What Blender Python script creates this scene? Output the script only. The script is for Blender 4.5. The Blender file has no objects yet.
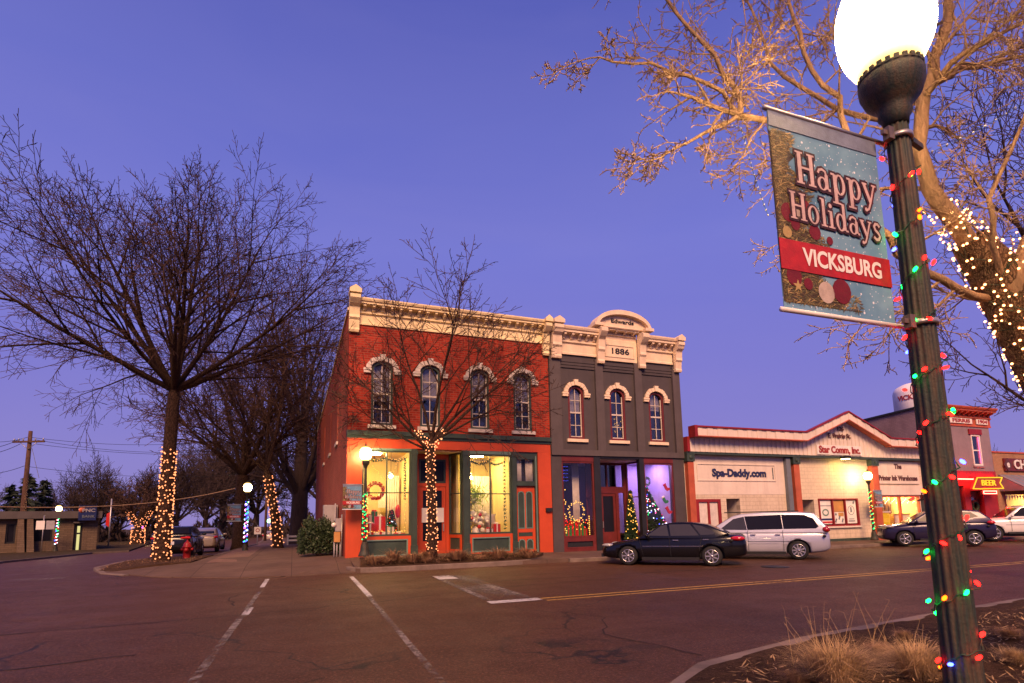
import bpy, bmesh, math, random
from mathutils import Vector, Matrix, Euler
from mathutils.geometry import tessellate_polygon
R = math.radians
PI = math.pi
S = bpy.context.scene
C = S.collection

# ------------------------------------------------------------------ camera
EYE = 1.65
F_PX, CX, CY = 555.0, 512.0, 446.0
PITCH, ROLL, YAW = R(7.6), R(1.15), R(21.5)
cam = bpy.data.cameras.new('camera')
cam_o = bpy.data.objects.new('camera', cam)
C.objects.link(cam_o)
cam.sensor_width = 36
cam.lens = F_PX / 1024 * 36
cam.shift_y = (CY - 341.5) / 1024
cam.clip_start = 0.05
cam.clip_end = 2000
fwd = Vector((math.sin(YAW) * math.cos(PITCH), math.cos(YAW) * math.cos(PITCH), math.sin(PITCH)))
rgt0 = Vector((math.cos(YAW), -math.sin(YAW), 0))
up0 = rgt0.cross(fwd)
rgt = rgt0 * math.cos(ROLL) - up0 * math.sin(ROLL)
upv = up0 * math.cos(ROLL) + rgt0 * math.sin(ROLL)
m = Matrix((rgt, upv, -fwd)).transposed().to_4x4()
m.translation = (0, 0, EYE)
cam_o.matrix_world = m
S.camera = cam_o

def ray(px, py):
    x, y = (px - CX) / F_PX, -(py - CY) / F_PX
    return rgt * x + upv * y + fwd
def at_z(px, py, z=0.0):
    d = ray(px, py); p = d * ((z - EYE) / d.z); p.z = z; return p
def at_y(px, py, y):
    d = ray(px, py); p = d * (y / d.y); p.z += EYE; return p
def at_depth(px, py, dep):
    d = ray(px, py); k = dep / (d.x * math.sin(YAW) + d.y * math.cos(YAW)); p = d * k; p.z += EYE; return p

# ------------------------------------------------------------------ sky
SUN_EL, SUN_AZ = R(40), R(200)      # azimuth: direction the light comes from, clockwise from +Y
world = bpy.data.worlds.new('World'); S.world = world
world.use_nodes = True
wn, wl = world.node_tree.nodes, world.node_tree.links
wn.clear()
wo = wn.new('ShaderNodeOutputWorld')
tc = wn.new('ShaderNodeTexCoord')
sp = wn.new('ShaderNodeSeparateXYZ'); wl.new(tc.outputs['Generated'], sp.inputs[0])
rmp = wn.new('ShaderNodeValToRGB'); wl.new(sp.outputs['Z'], rmp.inputs[0])
cr = rmp.color_ramp
cr.elements[0].position = 0.0; cr.elements[0].color = (0.215, 0.165, 0.43, 1)
cr.elements[1].position = 1.0; cr.elements[1].color = (0.042, 0.052, 0.27, 1)
for p_, c_ in ((0.10, (0.188, 0.155, 0.455, 1)), (0.24, (0.155, 0.142, 0.48, 1)), (0.45, (0.138, 0.146, 0.5, 1)), (0.6, (0.1, 0.115, 0.44, 1)), (0.74, (0.066, 0.08, 0.36, 1))):
    e_ = cr.elements.new(p_); e_.color = c_
bg = wn.new('ShaderNodeBackground'); bg.inputs[1].default_value = 0.95
# thin uneven veils of high haze
mpg = wn.new('ShaderNodeMapping'); mpg.inputs['Scale'].default_value = (1.3, 1.3, 5.0); wl.new(tc.outputs['Generated'], mpg.inputs[0])
nzs = wn.new('ShaderNodeTexNoise'); nzs.inputs['Scale'].default_value = 1.6; nzs.inputs['Detail'].default_value = 6; nzs.inputs['Distortion'].default_value = 0.7; wl.new(mpg.outputs[0], nzs.inputs['Vector'])
mrs = wn.new('ShaderNodeMapRange'); wl.new(nzs.outputs[0], mrs.inputs[0]); mrs.inputs[1].default_value = 0.3; mrs.inputs[2].default_value = 0.7; mrs.inputs[3].default_value = 0.0; mrs.inputs[4].default_value = 0.09
mxs = wn.new('ShaderNodeMix'); mxs.data_type = 'RGBA'; wl.new(mrs.outputs[0], mxs.inputs[0]); wl.new(rmp.outputs[0], mxs.inputs[6]); mxs.inputs[7].default_value = (0.30, 0.25, 0.48, 1)
wl.new(mxs.outputs[2], bg.inputs[0])
sky = wn.new('ShaderNodeTexSky'); sky.sky_type = 'NISHITA'; sky.sun_disc = False
sky.sun_elevation = SUN_EL; sky.sun_rotation = SUN_AZ
bg2 = wn.new('ShaderNodeBackground'); bg2.inputs[1].default_value = 0.004
wl.new(sky.outputs[0], bg2.inputs[0])
ads = wn.new('ShaderNodeAddShader')
wl.new(bg.outputs[0], ads.inputs[0]); wl.new(bg2.outputs[0], ads.inputs[1]); wl.new(ads.outputs[0], wo.inputs[0])

# the warm town glow and afterglow: one very soft sun
sun = bpy.data.lights.new('sun', 'SUN'); sun.energy = 4.7; sun.angle = R(24); sun.color = (1.0, 0.55, 0.31)
sun_o = bpy.data.objects.new('sun', sun); C.objects.link(sun_o)
sdir = Vector((math.sin(SUN_AZ) * math.cos(SUN_EL), math.cos(SUN_AZ) * math.cos(SUN_EL), math.sin(SUN_EL)))
sun_o.rotation_euler = (-sdir).to_track_quat('-Z', 'Y').to_euler()
sun_o.location = (0, -20, 40)

S.view_settings.view_transform = 'Standard'
S.view_settings.look = 'None'
S.view_settings.exposure = 0.4
S.view_settings.gamma = 1.0
S.view_settings.use_curve_mapping = False
S.render.engine = 'CYCLES'
S.cycles.use_denoising = True
S.cycles.max_bounces = 6
S.cycles.diffuse_bounces = 3
S.cycles.glossy_bounces = 3
S.cycles.transparent_max_bounces = 12
S.cycles.sample_clamp_indirect = 4.0
S.cycles.caustics_reflective = False
S.cycles.caustics_refractive = False

# ------------------------------------------------------------------ materials
def new_mat(name):
    mt = bpy.data.materials.new(name); mt.use_nodes = True
    nt = mt.node_tree; nt.nodes.clear()
    out = nt.nodes.new('ShaderNodeOutputMaterial')
    return mt, nt, out
def col4(c): return (c[0], c[1], c[2], 1)
def mixc(nt, fac, a, b, mode='MIX'):
    n = nt.nodes.new('ShaderNodeMix'); n.data_type = 'RGBA'; n.blend_type = mode
    for sock, v in ((n.inputs[0], fac), (n.inputs[6], a), (n.inputs[7], b)):
        if hasattr(v, 'is_output') or isinstance(v, bpy.types.NodeSocket): nt.links.new(v, sock)
        elif isinstance(v, (int, float)): sock.default_value = v
        else: sock.default_value = col4(v)
    return n.outputs[2]
def noise(nt, vec, scale, detail=4, rough=0.6, dist=0.0):
    n = nt.nodes.new('ShaderNodeTexNoise'); n.inputs['Scale'].default_value = scale
    n.inputs['Detail'].default_value = detail; n.inputs['Roughness'].default_value = rough
    n.inputs['Distortion'].default_value = dist
    nt.links.new(vec, n.inputs['Vector']); return n.outputs[0]
def ramp(nt, v, p0, p1, c0=(0, 0, 0), c1=(1, 1, 1)):
    n = nt.nodes.new('ShaderNodeValToRGB'); nt.links.new(v, n.inputs[0])
    n.color_ramp.elements[0].position = p0; n.color_ramp.elements[1].position = p1
    n.color_ramp.elements[0].color = col4(c0); n.color_ramp.elements[1].color = col4(c1)
    return n.outputs[0]
def coords(nt, kind='Object'):
    return nt.nodes.new('ShaderNodeTexCoord').outputs[kind]
def bsdf(nt, out, base, rough=0.6, metal=0.0, coat=0.0, spec=0.2, height=None, bump=0.3, dist=0.02, subsurf=0):
    b = nt.nodes.new('ShaderNodeBsdfPrincipled')
    for sock, v in ((b.inputs['Base Color'], base), (b.inputs['Roughness'], rough)):
        if isinstance(v, bpy.types.NodeSocket): nt.links.new(v, sock)
        elif isinstance(v, (int, float)): sock.default_value = v
        else: sock.default_value = col4(v)
    b.inputs['Metallic'].default_value = metal
    b.inputs['Coat Weight'].default_value = coat
    b.inputs['Coat Roughness'].default_value = 0.04
    b.inputs['Specular IOR Level'].default_value = spec
    if height is not None:
        bp = nt.nodes.new('ShaderNodeBump'); bp.inputs['Strength'].default_value = bump; bp.inputs['Distance'].default_value = dist
        nt.links.new(height, bp.inputs['Height']); nt.links.new(bp.outputs[0], b.inputs['Normal'])
    nt.links.new(b.outputs[0], out.inputs[0])
    return b
def paint(name, c, rough=0.55, var=0.25, scale=3.0, metal=0.0, coat=0.0, bump=0.15, spec=0.4):
    mt, nt, out = new_mat(name)
    v = coords(nt)
    n1 = noise(nt, v, scale, 6, 0.65); n2 = noise(nt, v, scale * 9, 3)
    dark = tuple(x * (1 - var) for x in c); lite = tuple(min(1, x * (1 + var * 0.6)) for x in c)
    base = mixc(nt, ramp(nt, n1, 0.3, 0.72), dark, lite)
    if bump > 0: base = mixc(nt, ramp(nt, noise(nt, stretch(nt, v, (2.2, 2.2, 0.22)), 1.1, 6, 0.72), 0.5, 0.78, (0, 0, 0), (0.5, 0.5, 0.5)), base, tuple(x * 0.55 for x in c))
    bsdf(nt, out, base, rough, metal, coat, spec, n2, bump, 0.01)
    return mt
def emit(name, c, s, sampled=True):
    mt, nt, out = new_mat(name)
    e = nt.nodes.new('ShaderNodeEmission'); e.inputs[0].default_value = col4(c); e.inputs[1].default_value = s
    nt.links.new(e.outputs[0], out.inputs[0])
    mt.cycles.emission_sampling = 'FRONT' if sampled else 'NONE'
    return mt
def axes_vec(nt, axes):
    v = coords(nt)
    s = nt.nodes.new('ShaderNodeSeparateXYZ'); nt.links.new(v, s.inputs[0])
    c = nt.nodes.new('ShaderNodeCombineXYZ')
    ix = {'x': 0, 'y': 1, 'z': 2}
    nt.links.new(s.outputs[ix[axes[0]]], c.inputs[0]); nt.links.new(s.outputs[ix[axes[1]]], c.inputs[1])
    return c.outputs[0], v
def brick(name, c1, c2, mortar, axes='xz', bw=0.21, bh=0.075, ms=0.012, bump=0.5, var=0.3, rough=0.8):
    mt, nt, out = new_mat(name)
    vec, v = axes_vec(nt, axes)
    b = nt.nodes.new('ShaderNodeTexBrick'); nt.links.new(vec, b.inputs['Vector'])
    b.inputs['Scale'].default_value = 1; b.inputs['Brick Width'].default_value = bw; b.inputs['Row Height'].default_value = bh
    b.inputs['Mortar Size'].default_value = ms; b.inputs['Mortar Smooth'].default_value = 0.3
    b.inputs['Color1'].default_value = col4(c1); b.inputs['Color2'].default_value = col4(c2); b.inputs['Mortar'].default_value = col4(mortar)
    n = noise(nt, v, 0.7, 6, 0.7); n2 = noise(nt, v, 14, 3)
    k = mixc(nt, ramp(nt, n, 0.3, 0.75), b.outputs['Color'], (0.55, 0.5, 0.5), 'MULTIPLY')
    k2 = mixc(nt, var, b.outputs['Color'], k)
    stn = noise(nt, stretch(nt, v, (1.6, 1.6, 0.16)), 1.3, 5, 0.7)
    k2 = mixc(nt, ramp(nt, stn, 0.5, 0.75, (0, 0, 0), (0.45, 0.45, 0.45)), k2, mixc(nt, 1.0, k2, (0.5, 0.45, 0.45), 'MULTIPLY'))
    k3 = mixc(nt, 0.35, k2, mixc(nt, n2, (0.55, 0.55, 0.55), (1.3, 1.3, 1.3)), 'MULTIPLY')
    inv = nt.nodes.new('ShaderNodeMath'); inv.operation = 'SUBTRACT'; inv.inputs[0].default_value = 1
    nt.links.new(b.outputs['Fac'], inv.inputs[1])
    bsdf(nt, out, k3, rough, height=inv.outputs[0], bump=bump, dist=0.01)
    return mt
def glass(name, tint=(0.9, 0.92, 0.95), refl=0.12, rough=0.02):
    mt, nt, out = new_mat(name)
    t = nt.nodes.new('ShaderNodeBsdfTransparent'); t.inputs[0].default_value = col4(tint)
    g = nt.nodes.new('ShaderNodeBsdfGlossy'); g.inputs['Roughness'].default_value = rough
    lw = nt.nodes.new('ShaderNodeLayerWeight'); lw.inputs[0].default_value = 0.3
    mr = nt.nodes.new('ShaderNodeMapRange'); nt.links.new(lw.outputs['Facing'], mr.inputs[0])
    mr.inputs[3].default_value = refl; mr.inputs[4].default_value = min(1, refl * 3.5)
    mx = nt.nodes.new('ShaderNodeMixShader'); nt.links.new(mr.outputs[0], mx.inputs[0])
    nt.links.new(t.outputs[0], mx.inputs[1]); nt.links.new(g.outputs[0], mx.inputs[2]); nt.links.new(mx.outputs[0], out.inputs[0])
    return mt
def stretch(nt, v, sc):
    mp = nt.nodes.new('ShaderNodeMapping'); mp.inputs['Scale'].default_value = sc; nt.links.new(v, mp.inputs[0]); return mp.outputs[0]
def asphalt(name, base=(0.07, 0.032, 0.018)):
    mt, nt, out = new_mat(name)
    v = coords(nt)
    big = noise(nt, v, 0.16, 5, 0.6); mid = noise(nt, v, 1.1, 6, 0.7); grit = noise(nt, v, 30, 4, 0.8); pit = noise(nt, v, 85, 2, 0.8); lanes = noise(nt, stretch(nt, v, (0.12, 1.1, 1)), 1.0, 4, 0.6); blot = noise(nt, v, 0.55, 3, 0.5)
    c = mixc(nt, ramp(nt, big, 0.32, 0.68), tuple(x * 0.72 for x in base), tuple(x * 1.35 for x in base))
    c = mixc(nt, mixc(nt, ramp(nt, mid, 0.35, 0.7), (0, 0, 0), (0.5, 0.5, 0.5)), c, tuple(x * 0.7 for x in base))
    c = mixc(nt, ramp(nt, lanes, 0.42, 0.62, (0, 0, 0), (0.65, 0.65, 0.65)), c, tuple(x * 0.55 for x in base))
    c = mixc(nt, ramp(nt, blot, 0.6, 0.72, (0, 0, 0), (0.55, 0.55, 0.55)), c, tuple(x * 0.5 for x in base))
    c = mixc(nt, ramp(nt, grit, 0.5, 0.72), c, tuple(min(1, x * 3.4) for x in base))
    c = mixc(nt, ramp(nt, noise(nt, v, 13, 4, 0.85), 0.5, 0.66, (0, 0, 0), (0.55, 0.55, 0.55)), c, tuple(x * 2.2 for x in base))
    c = mixc(nt, ramp(nt, noise(nt, v, 17, 3, 0.85), 0.54, 0.68, (0, 0, 0), (0.7, 0.7, 0.7)), c, tuple(x * 0.4 for x in base))
    c = mixc(nt, ramp(nt, pit, 0.55, 0.75), c, tuple(x * 0.45 for x in base))
    # tar-filled cracks, warped so that they wander
    mp = nt.nodes.new('ShaderNodeVectorMath'); mp.operation = 'ADD'
    nz = nt.nodes.new('ShaderNodeTexNoise'); nz.inputs['Scale'].default_value = 0.5; nz.inputs['Detail'].default_value = 5
    nt.links.new(v, nz.inputs['Vector'])
    sc = nt.nodes.new('ShaderNodeVectorMath'); sc.operation = 'SCALE'; sc.inputs['Scale'].default_value = 2.4
    nt.links.new(nz.outputs['Color'], sc.inputs[0])
    nt.links.new(v, mp.inputs[0]); nt.links.new(sc.outputs[0], mp.inputs[1])
    vo = nt.nodes.new('ShaderNodeTexVoronoi'); vo.feature = 'DISTANCE_TO_EDGE'; vo.inputs['Scale'].default_value = 0.21
    nt.links.new(mp.outputs[0], vo.inputs['Vector'])
    crk = ramp(nt, vo.outputs['Distance'], 0.002, 0.008, (1, 1, 1), (0, 0, 0))
    msk = ramp(nt, noise(nt, v, 0.3, 3), 0.45, 0.6)
    mm = nt.nodes.new('ShaderNodeMath'); mm.operation = 'MULTIPLY'; nt.links.new(crk, mm.inputs[0]); nt.links.new(msk, mm.inputs[1])
    c = mixc(nt, mm.outputs[0], c, (0.012, 0.011, 0.011))
    rg = nt.nodes.new('ShaderNodeMapRange'); nt.links.new(mid, rg.inputs[0]); rg.inputs[3].default_value = 0.4; rg.inputs[4].default_value = 0.75
    bsdf(nt, out, c, rg.outputs[0], height=grit, bump=1.0, dist=0.03, spec=0.18)
    return mt
def worn_paint(name, c, wear=0.5):
    mt, nt, out = new_mat(name)
    v = coords(nt)
    n = noise(nt, v, 7, 8, 0.75); n2 = noise(nt, v, 0.5, 3); n3 = noise(nt, v, 60, 2)
    a = nt.nodes.new('ShaderNodeMath'); a.operation = 'ADD'; nt.links.new(n, a.inputs[0])
    s = nt.nodes.new('ShaderNodeMath'); s.operation = 'MULTIPLY'; s.inputs[1].default_value = 0.7; nt.links.new(n2, s.inputs[0]); nt.links.new(s.outputs[0], a.inputs[1])
    msk = ramp(nt, a.outputs[0], 0.55 + wear * 0.25, 0.72 + wear * 0.3)
    b = nt.nodes.new('ShaderNodeBsdfPrincipled'); nt.links.new(mixc(nt, n3, tuple(x * 0.7 for x in c), c), b.inputs['Base Color']); b.inputs['Roughness'].default_value = 0.7
    t = nt.nodes.new('ShaderNodeBsdfTransparent')
    mx = nt.nodes.new('ShaderNodeMixShader'); nt.links.new(msk, mx.inputs[0])
    nt.links.new(t.outputs[0], mx.inputs[1]); nt.links.new(b.outputs[0], mx.inputs[2]); nt.links.new(mx.outputs[0], out.inputs[0])
    return mt
def bark(name, c, scale=6):
    mt, nt, out = new_mat(name)
    v = coords(nt)
    mp = nt.nodes.new('ShaderNodeMapping'); mp.inputs['Scale'].default_value = (1, 1, 0.25); nt.links.new(v, mp.inputs[0])
    n1 = noise(nt, mp.outputs[0], scale, 8, 0.75, 0.6); n2 = noise(nt, v, scale * 0.3, 3)
    b = mixc(nt, ramp(nt, n1, 0.35, 0.65), tuple(x * 0.45 for x in c), tuple(x * 1.3 for x in c))
    b = mixc(nt, ramp(nt, n2, 0.4, 0.7), b, tuple(x * 0.8 for x in c))
    bsdf(nt, out, b, 0.9, height=n1, bump=0.9, dist=0.03, spec=0.2)
    return mt
def furrowed(name, c, scale=9):
    mt, nt, out = new_mat(name)
    v = coords(nt)
    w = nt.nodes.new('ShaderNodeVectorMath'); w.operation = 'ADD'
    nz = nt.nodes.new('ShaderNodeTexNoise'); nz.inputs['Scale'].default_value = 7; nz.inputs['Detail'].default_value = 4; nt.links.new(v, nz.inputs['Vector'])
    sc = nt.nodes.new('ShaderNodeVectorMath'); sc.operation = 'SCALE'; sc.inputs['Scale'].default_value = .12; nt.links.new(nz.outputs['Color'], sc.inputs[0])
    nt.links.new(v, w.inputs[0]); nt.links.new(sc.outputs[0], w.inputs[1])
    vo = nt.nodes.new('ShaderNodeTexVoronoi'); vo.feature = 'DISTANCE_TO_EDGE'; vo.inputs['Scale'].default_value = scale; nt.links.new(stretch(nt, w.outputs[0], (1.6, 1.6, .28)), vo.inputs['Vector'])
    fu = ramp(nt, vo.outputs['Distance'], .01, .16); n1 = noise(nt, v, 40, 6, .8)
    b = mixc(nt, fu, tuple(x * .38 for x in c), c); b = mixc(nt, ramp(nt, n1, .35, .7), mixc(nt, 1.0, b, (.55, .5, .48), 'MULTIPLY'), b)
    h = nt.nodes.new('ShaderNodeMath'); h.operation = 'ADD'; nt.links.new(fu, h.inputs[0]); nt.links.new(n1, h.inputs[1])
    bsdf(nt, out, b, 0.9, height=h.outputs[0], bump=1.0, dist=0.035, spec=0.15)
    return mt
def concrete(name, c, slab=1.5):
    mt, nt, out = new_mat(name)
    vec, v = axes_vec(nt, 'xy')
    b = nt.nodes.new('ShaderNodeTexBrick'); nt.links.new(vec, b.inputs['Vector']); b.offset = 0
    b.inputs['Scale'].default_value = 1; b.inputs['Brick Width'].default_value = slab; b.inputs['Row Height'].default_value = slab
    b.inputs['Mortar Size'].default_value = 0.012
    b.inputs['Color1'].default_value = col4(c); b.inputs['Color2'].default_value = col4(tuple(x * 0.88 for x in c)); b.inputs['Mortar'].default_value = col4(tuple(x * 0.35 for x in c))
    n = noise(nt, v, 0.9, 6, 0.7); n2 = noise(nt, v, 30, 3)
    k = mixc(nt, ramp(nt, n, 0.3, 0.7), mixc(nt, 1.0, b.outputs[0], (0.6, 0.57, 0.55), 'MULTIPLY'), b.outputs[0])
    k = mixc(nt, 0.4, k, mixc(nt, n2, (0.5, 0.5, 0.5), (1.4, 1.4, 1.4)), 'MULTIPLY')
    bsdf(nt, out, k, 0.85, height=n2, bump=0.4, dist=0.01)
    return mt
def soil(name, c1, c2, scale=8):
    mt, nt, out = new_mat(name)
    v = coords(nt)
    n = noise(nt, v, scale, 8, 0.8); n2 = noise(nt, v, scale * 5, 4, 0.8)
    k = mixc(nt, ramp(nt, n, 0.35, 0.65), c1, c2)
    k = mixc(nt, ramp(nt, n2, 0.55, 0.75), k, tuple(min(1, x * 2.2) for x in c2))
    bsdf(nt, out, k, 0.95, height=n2, bump=1.0, dist=0.05, spec=0.1)
    return mt

def weathered_iron():
    # dark green enamel, worn through to rusty brown in long streaks
    mt, nt, out = new_mat('dark_green_cast_iron')
    v = coords(nt); n = noise(nt, stretch(nt, v, (9, 9, 1.1)), 2.2, 6, .75); n2 = noise(nt, v, 45, 4, .8)
    b = mixc(nt, ramp(nt, n, .42, .62), (.022, .036, .029), (.075, .05, .03)); b = mixc(nt, ramp(nt, n2, .45, .75, (0, 0, 0), (.6, .6, .6)), b, (.012, .014, .011))
    bsdf(nt, out, b, .55, spec=.3, height=n2, bump=.6, dist=.008)
    return mt
def globe_mat():
    # frosted acrylic round a bulb: brightest level with the bulb, dimmer and warmer far from it
    mt, nt, out = new_mat('lit_globe')
    v = coords(nt); d = nt.nodes.new('ShaderNodeVectorMath'); d.operation = 'DISTANCE'; nt.links.new(v, d.inputs[0]); d.inputs[1].default_value = (0, 0, 4.17)
    e = nt.nodes.new('ShaderNodeEmission'); nt.links.new(ramp(nt, d.outputs['Value'], 0.24, 0.3, (1.0, 0.66, 0.32), (1.0, 0.62, 0.2)), e.inputs[0])
    m1 = nt.nodes.new('ShaderNodeMath'); m1.operation = 'SUBTRACT'; nt.links.new(d.outputs['Value'], m1.inputs[0]); m1.inputs[1].default_value = 0.236
    m2 = nt.nodes.new('ShaderNodeMath'); m2.operation = 'MULTIPLY'; nt.links.new(m1.outputs[0], m2.inputs[0]); m2.inputs[1].default_value = -62
    m3 = nt.nodes.new('ShaderNodeMath'); m3.operation = 'EXPONENT'; nt.links.new(m2.outputs[0], m3.inputs[0])
    m4 = nt.nodes.new('ShaderNodeMath'); m4.operation = 'MULTIPLY'; nt.links.new(m3.outputs[0], m4.inputs[0]); m4.inputs[1].default_value = 165
    nt.links.new(m4.outputs[0], e.inputs[1]); nt.links.new(e.outputs[0], out.inputs[0]); mt.cycles.emission_sampling = 'FRONT'
    return mt
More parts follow.
